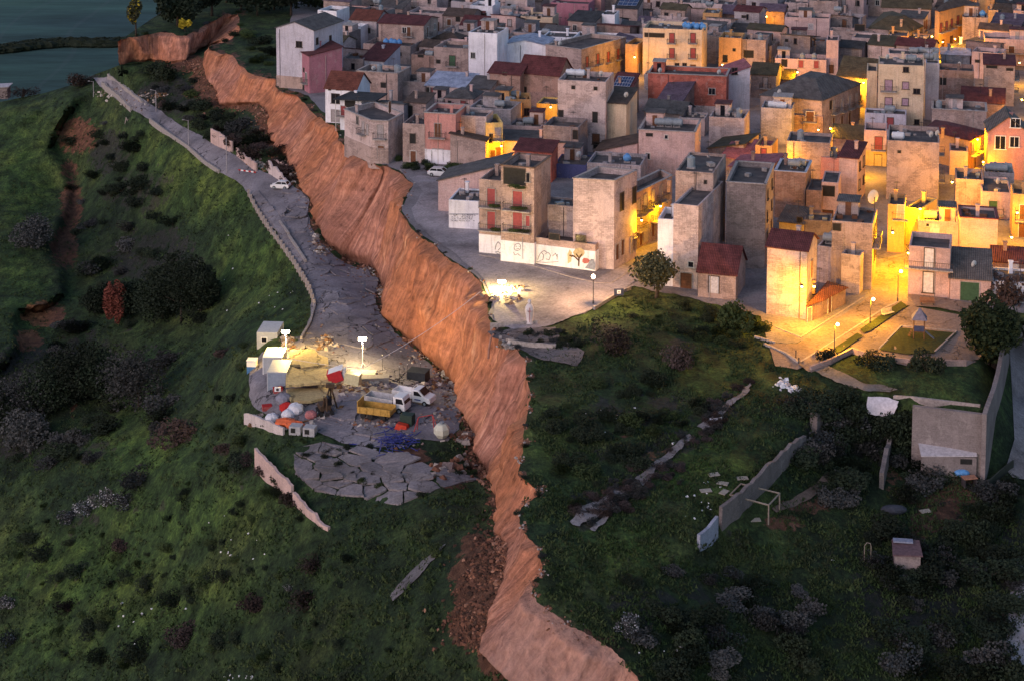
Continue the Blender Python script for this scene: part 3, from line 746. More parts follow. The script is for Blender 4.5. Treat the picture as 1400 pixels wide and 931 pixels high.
            k = rh/W; rf.slab([(-ov,-ov,H+rh+ov*k+T+e),(W+ov,-ov,H-ov*k+T+e),(W+ov,D+ov,H-ov*k+T+e),(-ov,D+ov,H+rh+ov*k+T+e)], T)
        elif roof == 'hip':
            pts = b.poly; cx = sum(p[0] for p in pts)/n; cy_ = sum(p[1] for p in pts)/n
            o = inset(pts, -ov); ri = [(cx+(p[0]-cx)*.3, cy_+(p[1]-cy_)*.3) for p in pts]
            rf.add([(x,y,H+e) for x,y in o]+[(x,y,H+rh) for x,y in ri]+[(x,y,H+e-.12) for x,y in o],
                   [(k,(k+1)%n,n+(k+1)%n,n+k) for k in range(n)]+[tuple(range(n,2*n))]+[(2*n+k,2*n+(k+1)%n,(k+1)%n,k) for k in range(n)]+[tuple(range(3*n-1,2*n-1,-1))])
        mb.build('wall', mat, root); rf.build('roof', tm, root)
    if base:
        bh = base[1]; bb = MB()
        for k in ((0,1) if not lside else (0,1,n-1)):
            (x0,y0),(x1,y1) = b.poly[k], b.poly[(k+1)%n]; L = math.hypot(x1-x0,y1-y0); rz = math.atan2(y1-y0,x1-x0); nx, ny = (y1-y0)/L, -(x1-x0)/L
            bb.box(((x0+x1)/2+nx*.04,(y0+y1)/2+ny*.04,bh/2-.5), (L+.07,.1,bh+1), rz)
        bb.build('base_course', wall_m(base[0]), root)
    for it in w:
        kind, px, py = it[0], it[1], it[2]; ww = it[3] if len(it) > 3 else 1.0; hh = it[4] if len(it) > 4 else {'w':1.3,'s':1.5,'d':2.2,'b':2.2,'g':2.6,'o':1.3,'a':3}[kind]
        ed = it[5] if len(it) > 5 else 0; sh = it[6] if len(it) > 6 else None
        u, zz = hit(b, ed, *zp(z, px, py)); opening(b, ed, u, max(zz, hh/2), kind, ww, hh, sh)
    def grid(e, cols, rows, kinds, skip=.12):
        (x0,y0),(x1,y1) = b.poly[e], b.poly[(e+1)%n]; L = math.hypot(x1-x0,y1-y0)
        for r_ in range(rows):
            zc = H-1.1-(par if b.flat else 0)-.5-r_*3.05
            if zc < 1.0: break
            for c_ in range(cols):
                if random.random() < skip: continue
                kd = random.choice(kinds) if zc > 2.6 else random.choice('dgd')
                hh = {'w':1.3,'s':1.6,'d':2.2,'b':2.2,'g':2.4}[kd]
                zz = zc if kd in 'ws' else (max(hh/2+.02, zc-.35) if zc > 2.6 else hh/2+.02)
                opening(b, e, L*(c_+.5)/cols+random.uniform(-.2,.2), zz, kd, {'g':2.0,'w':.9}.get(kd,1.0), hh)
    if not w and not front and not poly and name == 'house' and (key is None or key.startswith('fill')) and W > 4 and H > 4.5 and random.random() < .6:
        for _ in range(random.randint(1,3)):
            kd = random.choice('wwosb'); zc = H-1.3-(par if b.flat else 0)-random.choice([0,0,3.0])
            if zc > 1.6: opening(b, 0, random.uniform(.15,.85)*W, zc-(.3 if kd == 'b' else 0), kd, random.choice([.6,.9,1.0]), 2.1 if kd == 'b' else random.choice([.6,1.2,1.4]))
    if side: grid(1, side[0], side[1], side_kinds)
    if front: grid(0, front[0], front[1], side_kinds)
    BLD[key or len(BLD)] = b; b.lab = lab
    # small fixed services: drain pipe and a chimney
    if W > 5 and random.random() < .45:
        dp = MB(); u = random.uniform(.06,.94)*W if not poly else None
        if u is not None: dp.tube((u,-.07,0),(u,-.07,H-.2),.05,n=6); dp.build('drain_pipe', random.choice([IRON,COPE]), root)
    if random.random() < .55:
        ch = MB(); cx, cyy = random.uniform(.2,.8)*W, random.uniform(.35,.8)*D
        zt = b.deck if b.flat else H+rh*.3
        ch.box((cx,cyy,zt+.75),(.5,.5,1.7)); ch.box((cx,cyy,zt+1.68),(.68,.68,.14)); ch.build('chimney', mat, root)
    if b.flat and W > 5.2 and b.D > 5 and not poly and random.random() < .55:
        rw, rd, rh_ = random.uniform(2.2,3.4), random.uniform(2.2,3.2), random.uniform(1.9,2.4)
        x0 = random.choice([.35, W-rw-.35, random.uniform(.35,W-rw-.35)]); y0 = b.D-rd-.35; rr = MB()
        rr.box((x0+rw/2,y0+rd/2,b.deck+rh_/2+.01),(rw,rd,rh_)); rr.build('roof_room', mat if random.random()<.6 else wall_m('pale'), root)
        rc_ = MB(); rc_.slab([(x0-.2,y0-.3,b.deck+rh_+.14),(x0+rw+.2,y0-.3,b.deck+rh_+.14),(x0+rw+.2,y0+rd+.1,b.deck+rh_+.3),(x0-.2,y0+rd+.1,b.deck+rh_+.3)],.1); rc_.build('roof_room_roof', random.choice([m_deck(), tile_m('maroon'), tile_m('greyt'), CONC]), root)
        dr = MB(); dr.box((x0+rw*.5,y0-.03,b.deck+.95),(.8,.06,1.85)); dr.build('roof_door', random.choice([DOOR_B,GLASS,SHUT_G]), root)
    if random.random() < .5:
        an = MB(); ax, ay = random.uniform(.15,.85)*W, random.uniform(.3,.8)*max(b.D,3); za = b.deck if b.flat else H
        an.tube((ax,ay,za-.1),(ax,ay,za+2.9),.035,n=5)
        for q in range(5): an.tube((ax-.5+q*.05,ay-.4+q*.2,za+2.7),(ax+.5-q*.05,ay-.4+q*.2,za+2.7),.018,n=4)
        an.tube((ax,ay-.5,za+2.7),(ax,ay+.5,za+2.7),.02,n=4); an.build('antenna', IRON, root)
    if b.flat and W > 4 and b.D > 4 and not poly:
        ct = MB()
        for _ in range(random.randint(2,6)):
            q = random.uniform(.3,.9); ct.box((random.uniform(.6,W-.6),random.uniform(.6,b.D-.6),b.deck+q*.3+.01),(q*random.uniform(.6,1.6),q,q*.6),random.uniform(0,3))
        bit = ct.build('roof_clutter', random.choice([CONC,COPE,SHUT_G,DOOR_B,TANK_G]), root); bit['kind'] = 'stuff'
    for k in range(tanks): tank(b, 'gvgw'[k%4] if random.random()<.6 else 'v', random.uniform(.15,.85), random.uniform(.25,.8))
    return b

NT_ = [0]
def on_roof(b, fu, fv, z=None):
    x, y = fu*b.W, fv*b.D; ca, sa = math.cos(b.th), math.sin(b.th)
    return Vector((b.loc[0]+x*ca-y*sa, b.loc[1]+x*sa+y*ca, b.loc[2]+(b.deck if z is None else z)+.01))
TANKM = {'g':TANK_G,'b':TANK_B,'w':TANK_W,'v':TANK_G}
TANKN = {'g':'grey horizontal water tank','b':'bright blue water tank','w':'white horizontal water tank','v':'grey upright water tank'}
PROT = {}
def tank(b, kind, fu, fv, rz=0, z=None, sc=1.0):
    if kind not in PROT:
        m = MB(); f = MB()
        if kind in 'gw':
            m.tube((-.85,0,.85),(.85,0,.85),.58,n=14); m.sphere((-.85,0,.85),.57,12,6,(.35,1,1)); m.sphere((.85,0,.85),.57,12,6,(.35,1,1))
            f.box((0,0,.05),(1.3,.9,.1)); [f.box((x,0,.18),(.12,.9,.28)) for x in (-.5,.5)]
            m.tube((0,0,1.4),(0,0,1.52),.2,n=10)
        elif kind == 'b':
            m.sphere((0,0,.75),.72,14,8,(1,.8,.92)); m.tube((0,0,1.3),(0,0,1.5),.25,n=10); 
            f.box((0,0,.1),(1.0,.9,.2))
        else:
            m.tube((0,0,.2),(0,0,1.55),.58,n=14); m.tube((0,0,1.55),(0,0,1.75),.58,.25,n=14); m.tube((0,0,1.75),(0,0,1.85),.22,n=10); f.box((0,0,.1),(1.1,1.1,.2))
        PROT[kind] = (m, f)
    m, f = PROT[kind]
    lab = '%s on the roof of the %s' % (TANKN[kind], b.lab)
    r = empty('water_tank', on_roof(b, fu, fv, z), b.th+rz, lab, 'water tank', 'rooftop water tanks')
    if 'mesh'+kind not in PROT:
        a = m.build('tank_body', TANKM[kind], r, smooth=False); c = f.build('stand', CONC, r); PROT['mesh'+kind] = (a.data, c.data)
    else:
        a, c = PROT['mesh'+kind]; link('tank_body', a, r); link('stand', c, r)
    r.scale = (sc,)*3
    return r
def dish(b, fu, fv, z=None, sc=1.0, rz=-2.6):
    r = empty('satellite_dish', on_roof(b, fu, fv, z), rz, 'satellite dish on the roof of the '+b.lab, 'satellite dish', 'rooftop satellite dishes')
    if 'dish' not in PROT:
        m = MB(); n = 14; vs = [(0,0,0)]; fs = []
        for j in (1,2,3):
            for k in range(n):
                t = 2*math.pi*k/n; q = .5*j/3; vs.append((q*math.cos(t), -q*q*.45, q*math.sin(t)))
        for k in range(n):
            fs.append((0,1+k,1+(k+1)%n))
            for j in (0,1): fs.append((1+j*n+k,1+(j+1)*n+k,1+(j+1)*n+(k+1)%n,1+j*n+(k+1)%n))
        m.add([(x,y,zz+1.3) for x,y,zz in vs], fs)
        p = MB(); p.tube((0,.06,0),(0,.06,1.3),.035); p.tube((0,0,1.0),(0,-.5,1.25),.02); p.box((0,-.5,1.28),(.1,.1,.1))
        PROT['dish'] = (m.build('reflector', DISH, r).data, p.build('mast', IRON, r).data)
    else:
        link('reflector', PROT['dish'][0], r); link('mast', PROT['dish'][1], r)
    r.scale = (sc,)*3

# ---- row at the cliff edge and the west side (sheet 1)
B(1,385,-90,705,95,12,'stone','flat','large stone building with white framed windows behind the red roofs',w=[('w',512,35),('w',640,35),('w',575,38,.8,.8)],th=-8,front=(4,1),cat='building',name='building')
B(1,290,55,388,230,8,'white','flat','low white house behind the gabled grey house',w=())
B(1,395,140,515,270,6,'white','flat','white terrace house with two small windows beside the gabled house',w=[('w',425,198,.8,1.0),('w',487,200,.8,1.0)],th=-6,tanks=1)
B(1,72,150,268,465,15,'lav','gf','tall pale gabled house standing at the far end of the cliff',th=-12,rh=1.5,rc='greyt',w=[('w',190,238,1.3,1.2),('w',285,220,.8,1.3,1),('w',355,208,.8,1.3,1)],base=('tan',2.6),shut=SHUT_G,frame=FRAME_D)
B(1,462,105,600,250,9,'grey','gs','house with red tiled roof below the stone building',rc='red',rh=1.8,th=-10,w=[('o',540,165,2.5,1.2)])
B(1,612,125,850,300,12,'tan','gs','wide tan brick house with low red tiled roof',rc='maroon',rh=1.2,th=-6,side=(2,2))
B(1,785,290,940,400,8,'brown','flat','small brown brick house below the wide tan one',w=[('o',835,300,1.2,.6)],tanks=1)
bg_ = B(1,905,250,1085,410,9,'stone','flat','stone house with green balcony door',w=[('b',1002,325,1.3,2.2,0,DOOR_G),('o',928,330,.8,.8)],th=-8,tanks=0)
B(1,900,205,1035,290,6,'stone','hip','roof room with hipped brown tiles over the green door',rc='brown',rh=1.2,th=-8,w=[('o',925,245,.9,1.2),('o',985,238,1.6,1.3)],zg=0)
B(1,1088,172,1240,425,9,'white','flat','tall blank white block in the middle of the houses',th=-8,par=.25,w=[('w',1112,296,.9,1.2)],side=None)
B(1,1097,30,1215,160,8,'white','flat','small white building beneath the dark tree at the back',th=-6)
B(1,765,66,950,160,10,'pale','flat','low beige block at the back with a flat roof',th=-6,w=[('s',905,110)],front=(3,1))
B(1,955,85,1105,180,9,'stone','gs','brown roofed stone house behind the hipped roof room',rc='brown',rh=1.3,th=-8,w=[('o',1032,105,1.0,1.2),('s',985,120)])
B(1,1045,138,1215,210,9,'grey','gs','house with a dark red roof beside the blank white block',rc='maroon',rh=1.9,th=-8)
B(1,1215,95,1330,200,8,'bluegrey','flat','blue grey roof room left of the row of white roofs',th=-6,tanks=2)
B(1,950,165,1088,260,9,'pale','flat','beige house with broad terrace behind the hipped room',th=-8,w=[('s',1010,215)])
B(1,1265,60,1400,170,9,'pink','flat','pinkish flat roofed house among the back rows, left of cream one',th=-6,front=(3,1),tanks=1)
B(1,530,232,780,330,9,'stone','flat','terrace roofed stone house carrying pale blue tanks',th=-8,w=[('o',720,290,1.0,.7)],key='bt1')
B(1,245,300,418,500,9,'mauve','sl','mauve house at the cliff edge with balconies over the drop',th=28,rh=1.3,rc='maroon',lside=True,w=[('b',228,415,.9,2.1,3,GLASS),('o',215,375,.7,.9,3),('o',212,500,1.4,1.6,3)],frame=FRAME_W,key='mauve')
B(1,415,310,528,420,7,'tan','flat','tan extension joined behind the mauve house',th=-4,par=.4)
B(1,520,318,640,420,9,'lav','sf','house with sloping maroon roof behind the tan extension',th=-20,rh=2.2,rc='maroon')
B(1,330,468,492,650,8,'white','gs','white house with brown red roof and garage behind the cliff edge',th=-8,rh=2.6,rc='red',w=[('w',383,525,1.6,1.8),('g',382,618,1.6,2.4),('o',352,478,.4,.3),('o',392,478,.3,.3),('o',405,478,.3,.3),('o',418,478,.3,.3)],frame=FRAME_D)
B(1,495,378,712,540,8,'tan','flat','tan block with one square window and a satellite dish',th=-8,w=[('o',637,455,1.0,1.0)],trim=True,tanks=3,key='tb')
B(1,408,528,520,690,7,'white','flat','white house under a dark slab canopy near the cliff',th=-12,w=[('o',460,555,2.0,1.3),('b',425,590,1.0,1.8)],key='canopy')
B(1,430,580,570,800,0,'pale','flat','weathered old corner house with parapet, nearest the cliff row',poly=[(430,582),(570,640),(662,645),(742,604),(590,545)],w=[('b',530,680,.9,2.1,0),('b',620,700,1.0,2.3,1),('w',500,640,.8,1.4,0),('d',624,810,1.1,2.3,1),('s',553,690,.7,1.7,0),('d',640,585,.9,2.0,2)],trim=True,frame=CONC,key='old',base=('stone',2.8))
B(1,590,545,745,700,5,'grey','sb','grey roof room on top of the weathered corner house',th=-10,rh=.6,rc='greyt',w=[('o',640,585,.8,1.6)])
B(1,740,655,856,862,9,'stone','flat','grey beige house between the corner house and pink one',th=-3,w=[('o',792,738,.9,1.7),('d',795,835,1.0,2.1)],frame=FRAME_W)
B(1,752,545,862,700,6,'stone','sf','upper floor with open loggia behind the grey beige house',th=-6,rh=.8,rc='brown',w=[('o',772,600,1.3,2.6),('o',835,615,.5,.5)])
B(1,855,600,1020,868,9,'rose','flat','salmon pink house with one balcony door above a white garage',th=-3,w=[('b',925,693,1.1,2.4,0,DOOR_B),('g',925,825,1.9,2.2),('s',878,830,.9,2.2)],trim=True,base=('white',2.6),balw=3.0,frame=CONC,key='pink')
B(1,862,540,1000,640,7,'mauve','flat','dark mauve block behind the salmon pink house',th=-6,par=.3,w=[('o',988,560,.5,1.6)])
B(1,1020,612,1182,850,6,'pale','flat','whitewashed party wall house with ragged corner stones',th=-3,par=.5,w=[('o',1040,705,.6,.6)])
B(1,992,742,1178,885,3,'stone','sr','low rubble stone ruin in front of the whitewashed house',th=-3,rh=1.0,rc='brown')
B(1,1182,655,1270,868,8,'yellow','flat','house lit yellow by a street lamp behind the white car',th=12,w=[('b',1243,712,.9,2.1),('d',1218,832,.9,2.2),('d',1245,815,.9,2.2),('w',1207,735,.7,1.6)],key='yel')
B(1,1090,570,1312,760,8,'grey','flat','grey terrace house behind the whitewashed wall',th=-6,tanks=1,w=[('o',1225,640,.8,.8)])
B(1,965,518,1112,640,8,'pink','hip','pale pink house with hipped grey roof behind the mauve block',th=-5,rh=1.2,rc='greyt')
B(1,862,455,1080,560,8,'pale','sf','pinkish house with pale blue sheet roof',th=-8,rh=1.4,rc='bluew',w=[('s',895,485,.8,1.5),('o',830,480,1.0,1.2)])
B(1,1080,470,1200,580,7,'grey','sf','dark tiled house right of the pale blue sheet roof',th=-8,rh=1.2,rc='greyt',w=())
B(1,1195,388,1362,560,9,'brown','gs','rust brown house with maroon gable right of the white block',th=-12,rh=1.5,rc='maroon',w=[('o',1280,395,.8,.6),('s',1270,475,1.0,1.8)])
B(1,1310,530,1420,690,7,'ochre','flat','ochre lit house with balconies beside the pink walls',th=4,front=(3,2),tanks=1)
B(1,720,430,860,540,8,'dark','flat','dark house behind the open loggia',th=-8,tanks=1)
# ---- second sheet
B(2,-35,235,178,400,10,'white','gf','broad white gabled house above the large maroon roof',th=-3,rh=.9,rc='bluew')
B(2,35,385,250,560,8,'brown','gs','brown house carrying the large maroon metal roof',th=-14,rh=2.9,rc='maroon',w=[('o',65,480,.9,1.2)])
B(2,-5,170,110,260,8,'grey','flat','grey flat house with white band behind the white gable',th=-8,par=.5)
B(2,160,195,325,330,8,'white','flat','white flat roofed volume with small stair box',th=-4,par=.3,w=[('o',235,228,1.3,.6)])
B(2,215,160,320,215,4,'lav','flat','pale stair box on top of the white volume',th=-4,par=.2)
B(2,325,192,535,300,7,'white','flat','second white terrace volume above the long stone house',th=-6,par=.4)
B(2,178,240,370,420,0,'stone','flat','long stone house with balconied street front lit orange',poly=[(178,240),(368,266),(605,200),(420,182)],w=[('b',398,330,.9,2.2,1),('b',455,315,.9,2.2,1),('b',510,305,.9,2.2,1),('b',562,290,.9,2.2,1),('d',400,400,.9,2.0,1)],trim=True,key='long')
B(2,600,235,665,400,9,'ochre','flat','ochre house at the end of the long stone street front',th=-10,side=(2,2))
B(2,242,425,497,800,10,'pale','flat','broad salmon grey house with two tiny windows and white tank',th=-3,par=.9,w=[('o',325,467,.5,.6),('o',443,473,.5,.6),('o',440,625,.8,1.9),('o',250,615,.8,1.9),('o',370,730,1.2,1.6),('s',445,740,1.2,1.8),('o',460,775,1.8,1.2)],key='salmon')
B(2,505,500,615,640,10,'brown','sf','house with dark roof of blue solar panels',th=-8,rh=2.4,rc='maroon',key='solar')
B(2,490,548,606,800,11,'cream','sb','tall narrow cream house with slanting tiled top',th=-6,rh=-.9,rc='brown',key='ncream')
B(2,692,150,1008,400,11,'cream','flat','tall cream apartment house with red shutters and blue tanks',th=-3,w=[('b',848,205,1.0,2.1,0,SHUT_R),('b',960,205,1.0,2.1,0,SHUT_R),('b',848,285,1.0,2.1,0,SHUT_R),('b',960,285,1.0,2.1,0,SHUT_R),('o',755,190,4.2,.9),('w',875,348,.8,.8),('w',915,348,.8,.8),('s',960,362,1.0,1.2)],balw=2.0,key='cream',cat='apartment house',name='apartment_building')
B(2,1010,70,1100,200,8,'ochre','flat','orange stair block behind the cream apartment house',th=-3,par=.3)
B(2,1095,200,1215,385,8,'ochre','flat','orange lit house beside the cream apartment house',th=-5,w=[('o',1130,315,.9,1.6),('o',1178,268,.5,.6)])
B(2,720,390,1137,600,9,'brick','flat','wide red brick house with pale cornice lines',th=-2,w=[('w',1060,487,1.2,1.2),('o',1090,565,.8,.7)],trim=True,base=('pale',1.9),key='redb')
B(2,1135,400,1262,590,9,'lav','sl','pale lilac house joined to the wide red brick one',th=6,rh=1.5,rc='pinkm',w=[('w',1180,380,1.0,1.3)])
B(2,775,530,900,640,9,'brown','sf','low house with purple grey tile roof before the brick one',th=-22,rh=2.6,rc='purple')
B(2,905,500,985,610,5,'brown','sl','lean-to with corrugated purple roof against the brick house',th=10,rh=1.2,rc='purple',w=[('o',945,545,1.2,1.2)])
B(2,700,590,905,690,8,'dark','gs','dark roofed low house behind the salmon brick tower',th=-14,rh=1.6,rc='greyt')
B(2,670,690,970,925,11,'pink','flat','salmon brick tower house with ragged parapet and three small windows',th=-2,w=[('o',728,718,1.0,.5),('w',818,728,.5,.6),('w',720,830,.7,1.0)],side=(2,3),trim=True,key='sal2')
B(2,885,625,1022,720,6,'pale','flat','small rendered roof room behind the salmon brick tower',th=-4,par=.3,w=[('o',990,650,.5,.9)])
B(2,1043,620,1232,790,9,'pale','flat','beige party wall house with blue door on its lit side',th=-5,w=[('s',1270,730,1.1,2.2,1,m_plain('door_blue',(.16,.2,.33))),('b',1322,710,.9,2.0,1)],key='beige',tanks=1)
B(2,1040,790,1230,860,10,'stone','sl','low house with grey green tile roof below the beige wall',th=-22,rh=1.4,rc='moss')
B(2,1110,835,1225,900,7,'brown','sf','shed with rosy metal roof, left of its twin',th=-22,rh=1.2,rc='pinkm')
B(2,1235,825,1325,900,7,'brown','sf','shed with rosy metal roof and open side, the right one',th=-22,rh=1.2,rc='pinkm')
B(2,45,88,215,190,8,'cream','flat','small cream house near the back left of the brown roofs',th=-4,par=.4,w=[('o',143,95,.6,.6)])
B(2,10,150,215,200,6,'brown','gs','dark brown tiled house before the small cream one',th=-6,rh=1.0,rc='brown')
B(2,-90,95,45,190,8,'pink','flat','rosy house left of the small cream one at the back',th=-4,front=(2,1))
B(2,205,15,405,140,9,'mauve','flat','mauve grey house in the back row with low parapet',th=-5,tanks=0)
B(2,300,75,470,150,8,'dark','flat','dark terraced house carrying round tanks in the back rows',th=-6,tanks=2)
B(2,405,-20,472,120,7,'rose','flat','narrow rose house at the top edge',th=-3,par=.2)
B(2,540,45,665,150,8,'stone','sf','house with dark roof and tilted solar panels at the back',th=-6,rh=1.6,rc='darkt',key='solar2')
B(2,475,78,545,240,7,'white','flat','slim white chimney-like house beside the lilac slope wall',th=-4,par=.2)
B(2,540,210,692,330,9,'lav','sl','lilac grey house with slanting wall left of the cream apartments',th=-4,rh=-1.6,rc='purple')
B(2,665,125,730,200,8,'brown','gs','brown roofed house tucked behind the cream apartments',th=-6,rh=1.1,rc='purple')
B(2,805,60,935,160,8,'white','flat','pale house with arched windows behind the blue tanks',th=-4,w=[('o',830,50,.7,.8),('o',850,50,.7,.8),('o',872,50,.7,.8)],tanks=1)
B(2,885,15,1170,120,9,'pale','flat','long pale roofed building in the topmost row',th=-5,tanks=3,par=.5)
B(2,1105,75,1270,170,9,'brown','gs','purple roofed brown house right of the orange stair block',th=-8,rh=1.6,rc='purple')
B(2,1165,180,1300,250,9,'dark','gs','dark tile house in front of the purple roofed one',th=-8,rh=1.8,rc='darkt',tanks=0)
B(2,1215,210,1345,385,8,'stone','flat','stone house with a small white shed wall, lit at its foot',th=-5,side=(2,2),w=[('o',1255,290,2.0,1.6)],tanks=1)
B(2,1265,395,1400,520,10,'dark','gs','dark stone house with mossy ridge in the middle rows',th=-6,rh=1.6,rc='moss')
B(2,225,870,395,945,8,'indigo','flat','low indigo painted wall house with a satellite dish',th=-2,par=.15,key='indigo')
B(2,-148,745,308,850,9,'pink','sl','long pale pink wall house above the four storey block',th=-2,rh=.25,rc='greyt',key='lpink')
B(2,-150,660,155,780,7,'pink','flat','upper pink rendered volume behind the long pink wall',th=-2,par=.4,tanks=1)
B(2,165,665,352,860,8,'dark','flat','dark grey courtyard house with an arched opening',th=-6,w=[('a',350,820,1.7,2.4),('o',372,720,.8,1.6)],key='arch')
B(2,-125,545,45,690,8,'ochre','flat','ochre fronted house with balconies under the maroon roof',th=-4,front=(3,2),key='och2',tanks=2)
B(2,130,550,240,640,7,'yellow','flat','yellow lit gap house beneath the brown roofed one',th=-4,par=.3,w=())
B(2,440,805,665,880,9,'pink','sl','pink gable wall house with dark sloping tiles',th=-4,rh=1.9,rc='brown')
B(2,700,395,720,470,5,'grey','flat','tiny grey roof room with tank beside the red brick',th=-3)
# ---- third sheet
B(3,125,15,252,130,8,'pale','flat','whitish pink back house with blank wall',th=-3,par=.3)
B(3,255,5,410,150,8,'stone','flat','stone back house with blank wall right of the whitish one',th=-3,par=.4)
B(3,-10,60,125,160,8,'brown','gs','brown tiled house at left of the whitish pink back house',th=-6,rh=1.3,rc='purple')
B(3,125,92,365,230,8,'pink','flat','rosy blank house with long parapet below the back houses',th=-3,tanks=1)
B(3,365,165,600,260,6,'stone','flat','low stone house with a blue grey shed on its terrace',th=-3,w=[('o',525,150,2.2,1.5)],key='shed')
B(3,575,150,800,260,0,'stone','hip','old church like house under a broad mossy tile roof',poly=[(575,150),(790,170),(860,140),(650,70)],rh=2.4,rc='moss')
B(3,640,40,900,150,12,'stone','gs','long stone house with mossy tiles behind the broad roof',th=-6,rh=2.2,rc='moss')
B(3,930,60,1060,290,0,'ochre','hip','long street house with many balconies glowing orange',poly=[(925,55),(948,62),(1135,15),(1030,-10)],w=[('b',955,150,.9,2.1,1),('b',985,140,.9,2.1,1),('b',1012,128,.9,2.1,1),('b',1045,110,.9,2.1,1),('d',965,240,1.0,2.3,1),('d',1010,220,1.0,2.3,1)],rh=1.2,rc='brown',key='corso')
B(3,480,200,672,330,8,'pale','flat','rosy stone wall house below the mossy roofs',th=-10,par=.4)
B(3,672,190,780,320,8,'ochre','flat','small lit stone house with two dark doors',th=-4,w=[('o',688,235,.6,1.4),('o',714,238,.9,2.0)],par=.4)
B(3,780,205,905,300,8,'brown','flat','brown brick house beside the two dark doors',th=-4,par=.4)
B(3,345,215,412,400,7,'pink','flat','tall pink end wall with a low brown door',th=-2,par=.3,w=[('d',375,370,.8,1.8)])
B(3,75,310,348,400,7,'pink','flat','pink terrace house with red shuttered windows and balustrade',th=-2,w=[('o',125,338,1.1,1.6),('s',213,342,1.0,1.6,0,SHUT_R),('s',295,345,1.0,1.6,0,SHUT_R)],par=.9,key='pterr',tanks=2)
B(3,150,215,345,310,6,'dark','flat','dark recessed attic above the pink terrace house',th=-2,w=[('o',180,230,1.6,1.2)],par=.3)
B(3,405,400,610,560,9,'stone','gs','stone house under a broad grey green tile roof',th=-28,rh=3.2,rc='moss')
B(3,-40,415,170,480,9,'dark','gs','low dark tiled house below the pink terrace house',th=-6,rh=1.4,rc='moss')
B(3,0,520,330,720,0,'stone','hip','large corner house with hipped old tiles glowing on the street',poly=[(0,505),(325,535),(530,445),(240,400)],w=[('b',385,570,1.0,2.3,1),('b',430,560,1.0,2.3,1),('b',470,545,1.0,2.3,1),('b',508,530,1.0,2.3,1),('d',385,660,1.0,2.4,1),('d',430,650,1.0,2.4,1),('d',470,640,1.0,2.4,1),('o',370,560,.8,1.6,1)],rh=2.6,rc='greyt',key='corner')
B(3,0,572,165,760,7,'grey','flat','grey parapet house carrying two pale tanks',th=-4,key='twot')
B(3,165,610,330,730,7,'brown','flat','brown lit house wall with a small pink balcony',th=-6,w=[('b',262,620,1.4,1.8)],side=None)
B(3,-30,770,60,900,7,'ochre','flat','narrow ochre house with lit side balcony',th=-8,w=[('b',15,820,.9,2.0)])
B(3,135,748,368,960,8,'stone','flat','tan blank house behind the red awning terrace',th=-4,par=.5,tanks=1)
B(3,372,730,545,830,9,'brown','gs','house with mossy dark roof below the orange corner house',th=-16,rh=1.5,rc='moss')
B(3,617,342,868,685,9,'cream','flat','bright cream apartment house with lilac shutters and roof hut',th=-2,par=.3,w=[('w',770,372,.9,.9),('b',678,455,1.3,2.0,0,m_plain('shutter_lilac',(.33,.22,.28))),('b',678,548,1.3,2.0,0,m_plain('shutter_lilac',(.33,.22,.28))),('s',768,456,1.1,1.3,0,m_plain('shutter_lilac',(.33,.22,.28))),('s',766,543,1.1,1.3,0,m_plain('shutter_lilac',(.33,.22,.28))),('w',827,487,1.1,.9),('w',828,650,.8,.9),('o',893,445,.7,1.6,1),('o',893,530,.7,1.6,1),('o',893,610,.7,1.6,1)],balw=3.0,key='cream2',cat='apartment house',name='apartment_building')
B(3,557,378,618,640,9,'cream','flat','lower cream wing left of the bright cream apartment house',th=-2,par=.6)
B(3,868,335,948,640,8,'lav','flat','narrow lilac grey block right of the bright cream apartments',th=-2,par=.3,tanks=2)
B(3,675,285,945,420,7,'pale','flat','beige block with tanks behind the bright cream apartments',th=-2,par=.4,key='bt4')
B(3,940,372,1132,560,8,'brown','flat','dusky brown house with blue netted roof room',th=-3,w=[('o',967,435,1.1,1.4)],side=(2,2),key='net')
B(3,955,290,1110,390,5,'bluegrey','sf','blue grey roof room above the dusky brown house',th=-3,rh=.6,rc='bluew')
B(3,1180,345,1348,560,8,'tan','sf','tan house with maroon canopy and two small openings on top',th=-4,rh=.8,rc='maroon',w=[('o',1225,358,2.0,.5),('o',1320,372,1.2,.5)],side=(2,2),side_kinds='bb')
B(3,1185,205,1410,345,8,'pink','flat','pinkish house with a long balcony in the upper right',th=-3,w=[('b',1240,265,1.4,1.4),('b',1330,265,1.2,1.5)],balw=7)
B(3,1065,92,1205,270,8,'stone','flat','stone block with a blue tank above the white sloping wall',th=-3,par=.3,w=(),key='bt5')
B(3,1042,262,1176,330,6,'white','sl','white sloping wall house beside the glowing street',th=4,rh=1.6,rc='greyt')
B(3,1205,55,1260,160,7,'stone','flat','slender stone house beside the amber lane at top right',th=-3)
B(3,1240,72,1330,160,7,'ochre','gs','amber lit house with dark pyramid roof at top right',th=-3,rh=1.8,rc='darkt',w=[('o',1330,105,.9,1.2)])
B(3,1320,125,1420,240,7,'dark','flat','dark house with a grey lantern room at the right edge',th=-3,tanks=1)
B(3,1140,-10,1240,120,8,'ochre','flat','golden lit wall house at the top of the lane',th=-3)
B(3,1245,10,1420,80,8,'ochre','sf','golden roofed house in the top right corner',th=-6,rh=1.5,rc='brown')
B(3,905,580,1198,730,9,'stone','flat','tan parapet house cluttered with pots and a red box',th=-4,par=.8,w=(),trim=True,key='clut')
B(3,1060,540,1290,640,8,'brown','sf','house with broad maroon roof behind the cluttered terrace',th=-6,rh=1.4,rc='maroon')
